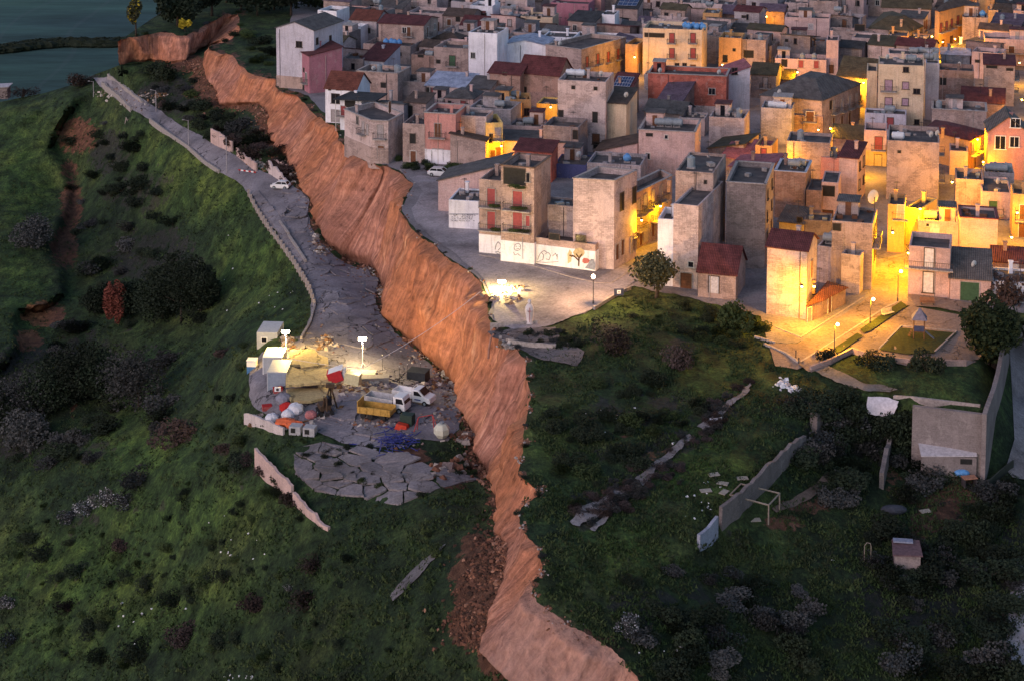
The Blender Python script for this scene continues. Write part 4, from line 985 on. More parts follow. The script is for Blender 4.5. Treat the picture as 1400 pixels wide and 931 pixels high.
B(3,880,735,1095,900,0,'ochre','hip','house with maroon hipped roof and glowing laundry street front',poly=[(870,690),(1110,745),(1195,700),(930,640)],rh=1.0,rc='maroon',w=[('b',1125,790,.9,2.2,1),('b',1155,770,.9,2.2,1),('d',1135,880,.9,2.2,1)])
B(3,1200,700,1420,950,9,'rose','gf','rosy brick house with white paired windows under grey gable',th=-1,rh=2.6,rc='greyt',w=[('w',1270,758,1.6,2.2),('w',1345,755,1.4,1.7),('w',1350,655,1.5,1.5)],frame=WHITE_P,key='rosy')
B(3,550,600,772,720,5,'lav','flat','pale lilac stair tower with tank in the middle right',th=-3,w=[('s',687,655,1.1,2.0,0,SHUT_R)],par=.3,key='lilt')
B(3,545,690,668,880,7,'pink','flat','pink house with red door above the yellow lit room',th=-3,w=[('b',625,762,1.2,2.2,0,SHUT_R),('s',622,852,1.2,2.0,0,DOOR_B)],par=1.0,key='ylroom',base=('yellow',2.8))  # yellow base course holds the lamp light of the room in its colour
B(3,665,745,948,1060,13,'stone','flat','very broad blank brick house in the middle right',th=-3,w=[('o',735,808,.4,.4)],side=(2,3),side_kinds='bw',key='broad')
B(3,1000,800,1100,930,6,'pink','flat','small pink roof volume with white sheet canopy',th=-3,par=.3)
# ---- the four storey block and its neighbours (sheet 4)
B(4,152,262,490,425,9,'pink','sl','long pink house with slanting white coped roof by the lot',th=-2,rh=3.0,rc='greyt',key='slope')
B(4,208,362,368,515,8,'white','flat','low white house with scribbled wall beside the open lot',th=-2,par=.25,key='graf')
B(4,660,380,870,640,5,'pale','flat','recessed mauve grey wall between the block and the tower',th=-9,par=.3)
B(4,868,250,1085,720,10,'pale','flat','ruinous grey tower house with scarred blank wall',poly=[(868,250),(1085,262),(1205,208),(1000,190)],w=[('o',1125,375,1.0,2.6,1),('o',1190,340,1.0,2.4,1),('d',1100,640,.8,2.2,1),('d',1128,615,.7,2.2,1),('g',1182,598,1.2,2.6,1),('d',1207,570,.8,2.2,1),('d',1255,560,.8,2.2,1),('w',1232,530,.6,.7,1)],trim=True,key='ruin',base=None)
B(4,1196,330,1390,634,8,'tan','flat','long ochre street front with balconies running on from the ruinous tower',poly=[(1196,330),(1392,236),(1330,205),(1150,290)],w=[('b',1215,400,1.0,2.3,0),('b',1250,375,1.0,2.3,0),('b',1290,350,1.0,2.3,0),('b',1330,325,1.0,2.2,0),('d',1225,560,.9,2.4,0),('g',1255,540,1.5,2.5,0),('d',1290,515,.9,2.4,0),('b',1215,480,1.0,2.2,0),('b',1300,430,1.0,2.2,0),('d',1335,480,.9,2.3,0)],trim=True,key='cont')
B(4,940,165,1225,300,9,'grey','flat','grey flat roofed house with a blue tank behind the tower',th=-3,par=.6,key='bt2')
b4 = B(4,485,180,660,690,8.5,'tan','flat','four storey tan block with red shutters and plants on its balconies',th=-10,w=[('o',557,240,3.2,2.4),('w',628,245,.5,1.3),('b',573,365,1.4,2.6,0,SHUT_R),('b',573,478,1.4,2.6,0,SHUT_R),('s',627,475,.6,1.5,0,SHUT_R)],trim=m_plain('cornice_brown',(.16,.10,.07)),balw=4.2,key='four',cat='apartment house',name='apartment_building',base=('white',3.2),frame=CONC)
B(4,370,252,487,645,8.5,'tan','flat','lower left wing of the four storey block with roof terrace',th=-8,w=[('b',433,350,1.2,2.6,0,SHUT_R),('b',433,472,1.2,2.6,0,SHUT_R)],balw=3.4,key='fourw',frame=CONC,base=('white',2.9))
B(4,660,560,985,700,7,'tan','flat','single storey wing with a painted mural along its wall',th=-13,par=1.1,w=[('o',768,560,1.5,.9),('w',908,568,1.4,.9)],key='mural',base=('white',2.9))
B(4,555,100,752,260,5,'brick','sf','dark red roof hut on top of the four storey block',th=-6,rh=.9,rc='maroon',w=[('o',600,135,1.6,.7),('o',690,135,1.0,.5)],zg=0)
# ---- fifth sheet
B(5,242,130,447,640,13,'tan','flat','tall tan tower house with a single slit window',th=-6,par=.4,w=[('o',405,193,.25,.5)],key='tower')
B(5,232,305,368,748,16,'pale','flat','tall pale house with white balcony corner lit by a lamp',th=-11,par=.4,w=[('w',328,628,.7,.7),('g',303,720,1.6,2.2,0,DOOR_B)],key='lampb')
B(5,150,385,236,740,7,'white','flat','white balcony bay on the left flank of the lamp lit house',th=-4,par=.9,w=[('o',200,300,.1,.1)])
B(5,512,192,724,640,14,'dark','flat','largest dark brick tower house in the foreground row',th=-4,par=.7,trim=True,side=(2,3),side_kinds='w',key='dark')
B(5,530,110,760,250,9,'brown','sl','brown house with rosy tin roof behind the dark tower',th=-20,rh=1.0,rc='pinkm')
B(5,365,662,567,800,8,'stone','gs','small stone cottage with a dark red roof and shuttered door',th=-8,rh=2.8,rc='maroon',w=[('d',450,735,1.3,2.3,0,DOOR_W)],key='cottage')
B(5,770,132,937,380,9,'brown','flat','plain brown block with a pale metal roof edge',th=-6,par=.2,trim=m_plain('metal_edge',(.4,.42,.5)),key='plain')
B(5,937,232,1020,400,8,'brown','flat','lower brown part beside the pale edged block',th=-6,par=.2)
B(5,1018,190,1110,385,8,'pink','flat','white and pink house with recessed balcony and brown shutter',th=-4,par=.2,w=[('o',1047,240,1.8,1.6),('s',1045,357,1.6,.9,0,DOOR_B)],key='wpink')
B(5,1110,60,1212,300,8,'pink','sf','pink house under a maroon awning roof',th=-12,rh=1.0,rc='maroon',side=(2,2))
B(5,1015,60,1145,200,6,'rose','flat','rose walled roof terrace below the maroon awning',th=-4,par=.6,tanks=2)
B(5,795,400,925,460,6,'yellow','sf','small yellow shed house with grey roof between the blocks',th=-20,rh=1.0,rc='greyt',w=[('o',905,395,.7,.9)])
B(5,925,390,1070,470,5,'dark','flat','mossy old garden wall house beside the yellow shed',th=-3,par=.3)
B(5,1070,395,1292,745,9,'stone','flat','mottled stone house under a grey tarpaulin roof',th=-6,par=.4,w=[('o',1088,430,1.0,1.0)],side=(3,2),side_kinds='bd',key='tarp')
B(7,103,272,428,815,6.5,'pale','gs','three storey rendered house with dark red roof by two lamps',th=-20,rh=1.5,rc='maroon',w=[('d',462,455,.9,2.3,1,SHUT_R)],key='redroof',frame=CONC)
B(7,505,268,692,560,10,'pale','flat','white house with blue black terrace behind the red roofed house',th=-14,par=.4,key='whi',tanks=1)
B(7,695,330,850,640,6,'pale','flat','white stair volume with a small maroon canopy',th=-14,par=.7,key='stair')
B(7,425,745,545,885,9,'brown','hip','low annex with rusty tiles running along the lit pavement',poly=[(425,745),(545,700),(735,600),(600,560)],th=-14,rh=.9,rc='red',w=[('d',605,735,.8,2.3,1,DOOR_B),('d',445,830,.8,1.9,0,SHUT_G)])
# ---- sixth sheet
B(6,670,385,765,640,7,'ochre','flat','ochre house on the left of the glowing alley',th=-4,par=.6,w=[('b',790,430,.9,2.0,0)],tanks=0)
B(6,765,400,850,600,8,'yellow','flat','yellow balconied house deep in the glowing alley',th=-30,par=.5,side=(2,2))
B(6,1030,250,1182,410,8,'tan','flat','tan brick house right of the lamp in the narrow lane',th=-3,par=.6,w=(),key='lane')
B(6,1168,318,1330,460,11,'pink','flat','pink terrace house with dark green door and air conditioner',th=-2,par=.3,w=[('b',1232,402,1.2,2.0,0,DOOR_G)],balw=3.2,side=(2,3),side_kinds='b',key='gdoor')
B(6,1182,215,1345,320,6,'grey','flat','grey recessed attic carrying four silver tanks',th=-2,par=.4,w=[('o',1285,265,1.4,1.3)],key='four_t')
B(6,1052,455,1258,690,7,'pink','flat','blank pink brick house with maroon coping',th=-2,par=.4,trim=m_plain('coping_maroon',(.15,.04,.04)),w=[('o',1150,660,.4,.3)],key='blank')
B(6,830,470,1050,640,7,'pink','flat','set back upper storey with dome like tank and white shutter',th=-2,par=.9,w=[('s',922,540,1.2,2.6,0,DOOR_W),('w',885,495,.4,.4)],key='domeb')
B(6,780,605,1006,865,8,'pink','flat','two storey house with white shutters beside the bright corner lamp',th=-6,par=.7,w=[('b',893,670,1.2,2.6,0,DOOR_W),('s',888,800,1.3,2.8,0,DOOR_W)],balw=6.4,key='cornerl')
B(6,1002,775,1222,892,7,'pink','sf','low garage house with green door and grey tile roof',th=-3,rh=2.2,rc='greyt',w=[('g',1108,850,2.4,2.6,0,DOOR_G)],key='garage')
B(6,1225,790,1420,900,7,'white','flat','white walled house with maroon covered veranda at the right edge',th=-3,par=.3,key='ver')
B(6,1228,690,1420,800,5,'brown','sf','open veranda roofed in maroon above the white walls',th=-3,rh=.8,rc='maroon',w=[('o',1300,725,5.5,1.3),('d',1345,725,.9,1.6,0,DOOR_W)])
B(6,1330,330,1420,560,7,'ochre','flat','amber lit house at the right edge with dark balconies',th=-3,side=None,front=(2,2))
for key, kd, spots in (('bt1','b',[(.35,.5),(.45,.55),(.55,.45),(.63,.5)]),('cream','b',[(.66,.6),(.73,.5),(.80,.6),(.87,.5),(.94,.6),(.98,.45)]),('bt2','b',[(.68,.5)]),('twot','w',[(.35,.5),(.62,.45)]),
  ('bt5','b',[(.8,.5)]),('bt4','g',[(.5,.4),(.65,.5),(.8,.4),(.92,.5)]),('cream2','g',[(.72,.6)]),('salmon','w',[(.12,.85),(.3,.85)]),('ncream','v',[]),('four_t','g',[(.25,.3),(.4,.5),(.6,.3),(.75,.5)]),
  ('domeb','g',[(.32,.55)]),('tower','v',[(.3,.3)]),('plain','g',[(.55,.4),(.7,.5)]),('lilt','g',[(.6,.5)]),('clut','v',[(.12,.4)]),('broad','w',[(.2,.3)]),('sal2','g',[(.3,.7),(.45,.7),(.6,.7)]),('tb','v',[(.9,.4)]),('rosy','g',[])):
    for fu, fv in spots: tank(BLD[key], kd, fu, fv)
for key, fu, fv, s in (('tb',.36,.2,1),('indigo',.7,.3,1.1),('ncream',.9,.2,1),('redb',.15,.1,1),('cream2',.2,.3,1),('tarp',.95,.7,2.0),('broad',.85,.3,1),('broad',.97,.4,1),('redb',.9,.2,1),('beige',.5,.5,1),('gdoor',.6,.3,1),('salmon',.8,.6,1),('long',.4,.3,1),('garage',.6,.4,1),('corner',.3,.3,1),('net',.6,.6,1)):
    dish(BLD[key], fu, fv, sc=s)

# ---- low infill houses in the gaps between the surveyed ones
FOOT = []
for b in BLD.values():
    ca, sa = math.cos(b.th), math.sin(b.th); FOOT.append([(b.loc[0]+x*ca-y*sa, b.loc[1]+x*sa+y*ca) for x,y in b.poly])
LAMPS = [(1180.5,113.5,5.5),(1135,176,4.5),(1119,178,4),(1179,211,4),(1274,50,6),(1305,54,6),(1334,14,6),(1044,91,4),(1090,99,4),(1397,137,5),(1336,191,5),(1302,249,6),(1258,286,6),(1220.5,318,5.5),(1295,325,5.8),(1242,346,5),(1383,324,4),(1096,392,5.6),(1113,391,5.4),(908,329,5),(685,200,3.6),(868,79,5),(753,147,4),(1047,92,3.5),(987,89,4),(1048,222,3.6),(1063,219,4),(864,304,5.5),(892,288,5.5)]
LG = [P(x,y,h) for x,y,h in LAMPS]
NOGO = [[(560,242),(640,236),(668,300),(655,345),(700,352),(812,385),(870,365),(900,340),(930,400),(800,440),(700,452),(560,300)],[(1050,470),(1150,432),(1190,405),(1205,330),(1250,330),(1250,400),(1420,415),(1420,480),(1060,500)],[(300,0),(380,0),(380,130),(470,190),(520,225),(450,260),(300,200)],
        [(920,345),(945,345),(1050,420),(1050,450),(920,400)],[(1285,200),(1330,180),(1330,330),(1285,330)]]
ALLOW = [(432,12),(436,120),(470,160),(500,168),(560,200),(655,200),(700,228),(800,255),(880,298),(905,330),(960,358),(1040,358),(1100,365),(1170,375),(1192,335),(1205,295),(1250,290),(1262,325),(1300,350),(1440,365),(1440,15)]
random.seed(21); nf = 0; keys = list(BLD)
for py in range(15, 400, 9):
    for px in range(395, 1440, 11):
        x, y = px+random.uniform(-4,4), py+random.uniform(-3,3)
        if any(bool(inpoly([x],[y],q)[0]) for q in NOGO): continue
        if nf >= 108 or not bool(inpoly([x],[y],ALLOW)[0]): continue
        v = P(x,y,0); W = random.uniform(5.5,8.5); D = random.uniform(5,8); th = R(-22); ca, sa = math.cos(th), math.sin(th)
        pts = [(v.x+a*W*ca-c*D*sa, v.y+a*W*sa+c*D*ca) for a in (0,.25,.5,.75,1) for c in (0,.33,.66,1)]
        if any((l.x-q[0])**2+(l.y-q[1])**2 < 4.5 for l in LG for q in pts): continue
        A = np.array(pts); hitn = 0
        for f in FOOT:
          if abs(f[0][0]-v.x) < 34 and abs(f[0][1]-v.y) < 40: hitn += int(inpoly(A[:,0],A[:,1],f).sum())
        if hitn > 0: continue
        cx, cy = sum(q[0] for q in pts)/20, sum(q[1] for q in pts)/20
        nb = min(keys, key=lambda k: (BLD[k].loc[0]-cx)**2+(BLD[k].loc[1]-cy)**2 if not hasattr(BLD[k],'used') else 1e9)
        nbd = BLD[nb]; nbd.used = True; H = random.uniform(3.5,7.0); wl = random.choice(['stone','pale','brown','tan','grey','pink','dark','stone']); rf = random.choice(['flat','flat','gs','sf','sb']); rc = random.choice(['brown','maroon','greyt','moss','purple','darkt'])
        yt = PIX((v.x,v.y,H))[1]; xr = PIX((v.x+W*ca, v.y+W*sa, H))[0]
        cn = {'stone':'stone','pale':'beige','brown':'brown','tan':'tan','grey':'grey','pink':'pink','dark':'dark'}[wl]
        rn = 'flat roofed' if rf == 'flat' else {'brown':'brown tiled','maroon':'maroon roofed','greyt':'grey tiled','moss':'mossy tiled','purple':'purple roofed','darkt':'dark roofed'}[rc]
        short = ' '.join(nbd.lab.split()[:9])
        if short.split()[-1] in ('the','a','with','of','and','at','its','on','in','by','to'): short = ' '.join(short.split()[:-1])
        B(0, x, yt, xr, y, D, wl, rf, 'low %s %s house next to the %s' % (cn, rn, short), th=-22, rh=random.uniform(.8,1.6), rc=rc, side=(2,1) if random.random()<.4 else None, front=(2,1) if random.random()<.5 else None, tanks=1 if random.random()<.2 else 0, key='fill%d' % nf)
        b = BLD['fill%d' % nf]; ca, sa = math.cos(b.th), math.sin(b.th); FOOT.append([(b.loc[0]+x_*ca-y_*sa, b.loc[1]+x_*sa+y_*ca) for x_,y_ in b.poly]); nf += 1
print('FILL', nf)
# ------------------------------------------------------------------ lamps
def light(name, loc, e, c, r=.15, parent=None):
    ld = bpy.data.lights.new(name, 'POINT'); ld.energy = e; ld.color = c; ld.shadow_soft_size = r
    o = bpy.data.objects.new(name, ld); COL.objects.link(o); o.location = loc
    if parent is not None: o.parent = parent
    return o
AMB = (1.0, .42, .0); AMB2 = (1.0, .44, .015)
EM_A = m_emit('lamp_glow_amber', (1.0,.66,.16), 30); EM_W = m_emit('lamp_glow_warm', (1.0,.72,.42), 22); EM_F = m_emit('lamp_glow_flood', (1.0,.9,.6), 60)
def wall_lamp(px, py, hgt, lab, e=1500, c=AMB, sz=.16, back=0.0):
    """sodium lamp on a bracket at a height above the street"""
    base = None; y = py
    # ground point below the lamp
    r = ray(px, py); t = (hgt-CAMH)/r[2]; p = Vector((r[0]*t, r[1]*t, hgt))
    root = empty('street_lamp', (p.x, p.y, hgt), 0, lab, 'street lamp', 'amber lamps lighting the streets')
    m = MB(); m.tube((0,.9,.1),(0,.1,.2),.04); m.box((0,.0,.18),(.4,.6,.12)); m.tube((0,.9,-.3),(0,.9,.5),.03); m.build('bracket', IRON, root)
    g = MB(); g.sphere((0,-.05,0),sz,10,6); g.build('bulb', EM_A, root)
    light('lamp_light', (0,-.25,-.2), e, c, .12, root)
    return root
def post_lamp(px, pyb, hgt, lab, e=500, c=AMB2, globe=True, em=None):
    b = GU(px, pyb); root = empty('street_lamp', b, 0, lab, 'street lamp', 'post lamps around the green')
    m = MB(); m.tube((0,0,-.2),(0,0,hgt),.07,.045,8); m.tube((0,0,0),(0,0,.6),.13,.09,8); m.build('post', IRON, root)
    g = MB()
    if globe: g.sphere((0,0,hgt+.25),.27,14,8)
    else: g.sphere((.35,0,hgt+.05),.2,10,6)
    g.build('globe', em or EM_W, root)
    light('lamp_light', (0 if globe else .35,0,hgt+(.75 if globe else -.35)), e*6, c, .2, root); return root
for (z, x, y, h, e, lab) in (
  (3,545,440,5.5,1100,'amber lamp beside the cream apartment house, in the lane at its left'),
  (3,370,683,4.5,1500,'amber lamp on the corner house with hipped old tiles'),
  (3,305,690,4.2,500,'faint second amber lamp left of the corner house lamp'),
  (3,540,820,4.0,900,'amber lamp over the yellow lit room'),
  (3,908,195,6,1200,'left amber lamp of two in the upper lane'),
  (3,1030,208,6,1500,'right amber lamp of two in the upper lane'),
  (3,1140,55,6,1200,'amber lamp on the highest lane at the top right'),
  (3,15,352,4,700,'small amber lamp low behind the salmon houses at the upper middle'),
  (3,195,385,4,1000,'low amber lamp behind the pink terrace house'),
  (3,1385,530,5,900,'amber lamp in the lane at the right edge behind the rosy house'),
  (3,1150,740,5,1400,'amber lamp beside the laundry street front'),
  (6,1015,268,6,1700,'amber lamp above the narrow lane right of the broad blank house'),
  (6,845,410,6,1800,'amber lamp at the mouth of the glowing alley, on its right wall'),
  (6,700,535,5.5,1900,'amber lamp halfway down the glowing alley, on its left'),
  (6,990,562,5.8,1600,'brightest amber lamp, on the corner house with white shutters'),
  (6,783,643,5.0,1300,'amber lamp at the left corner of the white shutter house'),
  (6,1330,560,4,1000,'amber lamp deep in the lane by the right edge'),
  (7,385,592,5.6,1700,'left lamp of the pair on the red roofed corner house'),
  (7,482,590,5.4,900,'right lamp of the pair on the red roofed corner house'),
  (5,185,500,5.0,1500,'amber lamp on the tall pale house behind the olive tree'),
  (1,1262,775,3.6,600,'lamp lighting the yellow lit house behind the white car'),
  (2,650,305,5,900,'orange lamp at the end of the long stone street front'),
  (2,205,570,4,700,'amber glow lamp under the brown maroon roofed house'),
  (2,1345,357,3.5,900,'amber lamp at the foot of the stone shed wall house'),
  (2,1115,345,4,700,'orange lamp beside the cream apartment house'),
  (2,1350,860,3.6,800,'orange lamp behind the rosy tin roofed sheds'),
  (3,90,850,4,800,'orange lamp left of the tan blank house'),
  (3,965,225,4,1100,'low lamp at the foot of the balconied corso house'),
  (3,1365,25,5,1100,'lamp washing the golden roofed corner house at the top right'),
  (3,1372,335,5,900,'lamp on the right edge beside the maroon canopy house'),
  (3,1180,860,3.5,900,'low lamp at the lane mouth left of the rosy brick house'),
  (3,30,90,4,500,'faint lamp behind the purple roofed brown house'),
  (6,1360,430,5,900,'lamp on the amber balconied house at the right edge'),
  (4,1230,470,5.5,1700,'amber lamp on the street front past the ruinous tower'),
  (4,1330,395,5.5,1500,'second amber lamp further along that street front')):
    px, py = zp(z, x, y); wall_lamp(px, py, h, lab, e*3.6*{7:1.0,6:1.35,5:1.2,4:.45,2:.8,3:1.4}.get(z,1))
post_lamp(811,417,3.6,'globe lamp on a black post at the edge of the open lot',900, (1,.55,.25))
post_lamp(*zp(8,580,252),3.4,'globe post lamp between the verge and the sunny bench',500, AMB2, False)
post_lamp(*zp(8,390,400),3.6,'globe post lamp nearest the street corner bush',500, AMB2, False)
post_lamp(*zp(8,726,130),4.2,'dark unlit looking post at the top of the promenade',60, AMB2, False)

def floodlight(loc, h, lab, e, c, n=1):
    root = empty('floodlight', loc, 0, lab, 'floodlight')
    m = MB()
    for a in range(3):
        t = a*2.09; m.tube((math.cos(t)*.6,math.sin(t)*.6,-.1),(0,0,.8),.035)
    m.tube((0,0,.6),(0,0,h),.05); m.tube((-.5,0,h),(.5,0,h),.04); m.build('mast', WHITE_P, root)
    hd = MB()
    for s in (-1,1): hd.box((s*.32,0,h+.12),(.42,.22,.32))
    hd.build('lamp_head', EM_F, root)
    light('lamp_light', (0,-.5,h-.1), e, c, .25, root); return root
floodlight(GU(686,398), 1.2, 'blazing floodlight at the cliff edge beside the rubble', 9000, (1,.68,.22))
floodlight(GL(391,489), 3.6, 'bright work light on a mast beside the white cabins', 6500, (1,.64,.16))
floodlight(GL(496,503), 4.0, 'white floodlight on a thin mast in the middle of the broken road', 3600, (1,.72,.30))

# ------------------------------------------------------------------ foliage
def m_leaf(name, c1, c2):
    t = NT('leaf_'+name, .8); oi = t.nd('ShaderNodeObjectInfo')
    n = t.noise(t.pos(), 1.3, 3); c = t.ramp(n, [(.3,c1),(.7,c2)])
    r = t.ramp(oi.outputs['Random'], [(0,.35),(1,1.0)]); c = t.mix(1.0, c, r, 'MULTIPLY')
    c = t.mix(1.0, c, (1.5,1.5,1.5), 'MULTIPLY'); t.col(c); return t.m
LEAF = {'dark':m_leaf('dark',(.008,.014,.009),(.022,.032,.016)), 'green':m_leaf('green',(.018,.032,.012),(.045,.065,.02)), 'grey':m_leaf('grey',(.025,.027,.028),(.065,.066,.066)),
 'brown':m_leaf('brown',(.03,.02,.018),(.06,.04,.036)), 'red':m_leaf('red',(.08,.02,.014),(.16,.05,.035)), 'twig':m_leaf('twig',(.05,.036,.036),(.10,.075,.074)), 'yellow':m_leaf('yellow',(.35,.25,.02),(.8,.6,.05)),
 'olive':m_leaf('olive',(.03,.032,.018),(.07,.07,.035)), 'white':m_leaf('white',(.12,.12,.13),(.4,.4,.42))}
BARK = m_plain('bark', (.05,.038,.03), .9, 0, .4)
def crown_mesh(name, lobes, n, leaf, seed, mat, mat2=None, frac=.1):
    rnd = random.Random(seed); V = []; F = []; M = []
    wsum = sum(l[3]**2 for l in lobes)
    for l in lobes:
        k = int(n*l[3]**2/wsum)
        for _ in range(k):
            while True:
                x, y, z = rnd.uniform(-1,1), rnd.uniform(-1,1), rnd.uniform(-1,1); q = x*x+y*y+z*z
                if .02 < q < 1: break
            s = q**.5; rr = (s**.45)*(1+.22*math.sin(5*x/s+seed)*math.cos(4*z/s+l[0])); x, y, z = x/s*rr, y/s*rr, z/s*rr
            sq = l[4] if len(l) > 4 else .8
            c = Vector((l[0]+x*l[3], l[1]+y*l[3], l[2]+z*l[3]*sq))
            if c.z < .02: c.z = rnd.uniform(.02,.2)
            u = Vector((rnd.gauss(0,1),rnd.gauss(0,1),rnd.gauss(0,1))).normalized(); w = u.orthogonal().normalized()
            a = leaf*rnd.uniform(.5,1.4); b_ = a*rnd.uniform(.35,.8); i = len(V)
            V += [c-u*a, c-w*b_, c+u*a, c+w*b_]; F.append((i,i+1,i+2,i+3)); M.append(1 if rnd.random() < frac else 0)
    me = bpy.data.meshes.new(name); me.from_pydata([tuple(v) for v in V], [], F); me.materials.append(LEAF[mat])
    if mat2: me.materials.append(LEAF[mat2]); me.polygons.foreach_set('material_index', M)
    me.update(); return me
def rlobes(seed, r, h, n, flat=.8, spread=.6):
    rnd = random.Random(seed); out = []
    for k in range(n):
        a = rnd.uniform(0,6.28); d = r*spread*rnd.random()**.5
        out.append((math.cos(a)*d, math.sin(a)*d, h+rnd.uniform(-.35,.35)*r*flat, r*rnd.uniform(.4,.62), flat))
    return out
BUSHM = {}
def bush_proto(kind, v):
    k = (kind, v)
    if k not in BUSHM:
        BUSHM[k] = crown_mesh('foliage', rlobes(v*7+len(kind), 1.0, .42, 7, .75, .75), {'twig':1100,'white':1100}.get(kind,1500), .075, v, {'white':'grey'}.get(kind,kind), 'white' if kind=='white' else None, .28)
        m = MB(); rnd = random.Random(v)
        for _ in range(5):
            a = rnd.uniform(0,6.28); m.tube((0,0,-.15),(math.cos(a)*.5,math.sin(a)*.5,.55),.035,.012,5)
        BUSHM[(kind,v,'s')] = m
    return BUSHM[k]
BL_ = {}
def bush(px, py, r, kind, G, lab, grp, squash=1.0):
    v = random.randint(0,4); me = bush_proto(kind, v); p = G(px, py)
    o = empty('bush', p, random.uniform(0,6.28), lab, 'bush', grp)
    link('foliage', me, o)
    s = BUSHM[(kind,v,'s')]
    if isinstance(s, MB): BUSHM[(kind,v,'s')] = s = s.build('stems', BARK, o).data
    else: link('stems', s, o)
    o.scale = (r, r*random.uniform(.8,1.1), r*squash*random.uniform(.75,1.0)); return o
def tree(px, py, r, h, kind, G, lab, seed, leaf=.26, n=2600, flat=.8, trunk=.25, crown_h=None, nl=9, grp=None, mat2=None, lean=0):
    p = G(px, py); root = empty('tree', p, 0, lab, 'tree', grp)
    lb = rlobes(seed, r, crown_h or h-r*flat*.8, nl, flat)
    link('crown', crown_mesh('crown', lb, n, leaf, seed, kind, mat2, .15), root)
    m = MB(); top = (lean, 0, (crown_h or h*.6)); m.tube((0,0,-.4),(lean*.5,0,top[2]*.5),trunk,trunk*.75,8); m.tube((lean*.5,0,top[2]*.5),top,trunk*.75,trunk*.4,8)
    for l in lb[:7]: m.tube((lean*.5,0,top[2]*.5),(l[0]*.8,l[1]*.8,l[2]),trunk*.4,trunk*.1,6)
    m.build('trunk', BARK, root, smooth=True); return root
tree(897,408,3.4,6.2,'olive',GU,'spreading olive tree at the top of the grassy mound',3,.22,3600,.78,.3,4.0,11,lean=.6)
tree(1352,497,4.1,8.8,'green',GU,'large leafy tree at the corner of the park wall',5,.28,4800,1.0,.3,4.6,13)
tree(243,36,6.4,12,'dark',GU,'tallest dark tree on the far promontory, with yellow blossom below it',8,.45,3600,.95,.4,6,12)
tree(290,22,5.0,10,'dark',GU,'dark tree on the promontory, right of the tallest one',9,.45,2600,.95,.4,6,10)
tree(186,50,2.3,11.5,'olive',GU,'slim brownish green tree at the far tip of the promontory',10,.35,1500,1.7,.25,6.5,6,mat2='yellow')
tree(253,44,1.6,3.6,'yellow',GU,'small tree of bright yellow blossom at the promontory edge',11,.28,700,.9,.12,2.0,6)
for i,(x,y,r) in enumerate([(330,14,5),(352,22,5.5),(375,14,6),(398,22,5.5),(422,10,5),(440,14,4.5),(345,-10,6),(400,-12,6),(310,4,5)]):
    tree(x,y,r,r*1.7,'dark',GU,'dark tree of the small wood above the far cliff',20+i,.45,1700,.9,.35,r*.95,9,'dark trees above the far cliff')
for i,(x,y,r) in enumerate([(560,12,5),(585,8,5),(600,14,4)]):
    tree(x,y,r,r*2.1,'dark',GU,['dark tree behind the stone building, leftmost of the back row','dark tree in the middle behind the back row of houses','dark small tree at right behind the back row'][i],30+i,.45,1500,.9,.35,r*1.2,8)
for i,(x,y,r,h,k,lab) in enumerate([(248,440,5.4,13,'dark','broad dark conifer like tree on the left hillside'),(222,436,4,8.5,'dark','lower dark tree merging into the broad one at its left'),(275,425,3.6,8,'dark','dark tree at the right flank of the broad one'),
   (158,442,1.6,8.6,'red','slim rusty red tree on the left hillside'),(180,430,3,6,'dark','dark tree between the rusty tree and the broad one'),(135,425,2.6,5,'dark','dark low tree left of the rusty one'),
   (105,548,5.2,10,'dark','large dark tree low in the gully on the left'),(190,556,4.8,9,'grey','grey green tree right of the large gully tree'),(140,545,4,8,'dark','dark tree between the two gully trees'),(70,560,4,7,'dark','dark tree at the left of the gully group'),
   (30,575,4.4,7,'grey','grey tree in the gully by the left edge'),(5,590,4,6,'dark','dark tree cut by the left edge'),(35,610,3.4,5.5,'grey','lower grey tree near the left edge'),
   (45,335,3.6,5.5,'grey','grey leaved tree in the left field')]):
    r *= 1.25; tree(x,y,r,h*1.1,k,GL,lab,40+i,.22,6000 if k=='dark' else 4200,1.0 if k!='red' else 2.2,.25,h*.5,14,None)
# placed shrubs
def bl(px, py, r, kind, lab, G=GL, sq=1.0, grp=None): return bush(px, py, r, kind, G, lab, grp, sq)
bl(835,478,2.7,'twig','leafless pinkish bush on the mound below the globe lamp',GU,1.3); bl(930,500,2.3,'twig','second leafless pinkish bush, right of the first on the mound',GU,1.2)
bl(1015,452,3.0,'green','round green bush below the stone cottage',GU,1.1); bl(1130,494,1.3,'dark','small round bush at the street corner',GU,1.2)
bl(1192,500,1.9,'dark','left dark bush on the lower edge of the promenade',GU); bl(1212,506,1.9,'dark','middle dark bush on the lower edge of the promenade',GU); bl(1268,507,2.2,'dark','right dark bush on the lower edge of the promenade',GU,1.1)
bl(1370,415,3,'brown','brownish bush behind the large park tree',GU,1.3)
bl(208,100,3.0,'dark','dark bushy tree on the slope under the far cliff',GL,1.1); bl(225,110,3.8,'dark','dark shrub right below the far cliff',GL,1.2)
bl(110,118,3.8,'brown','brownish thicket left of the road end',GL,1.0); bl(30,132,4.5,'twig','pinkish grey thicket on the ridge at the far left',GL,.7)
bl(243,604,3.2,'brown','brown twiggy bush above the lower left meadow',GL,.9)
bl(187,662,2.9,'grey','grey shrub above the white flowering ones',GL,.9)
for i,(x,y,r) in enumerate([(143,690,2.2),(118,702,2.0),(170,690,1.9),(95,712,1.8),(12,830,1.6),(14,880,2.0),(860,860,1.3),(930,660,.6),(395,805,.6)]):
    bl(x,y,r,'white','shrub with whitish blossom in the meadow', GL if x<600 else GU, .9, 'white flowering shrubs')
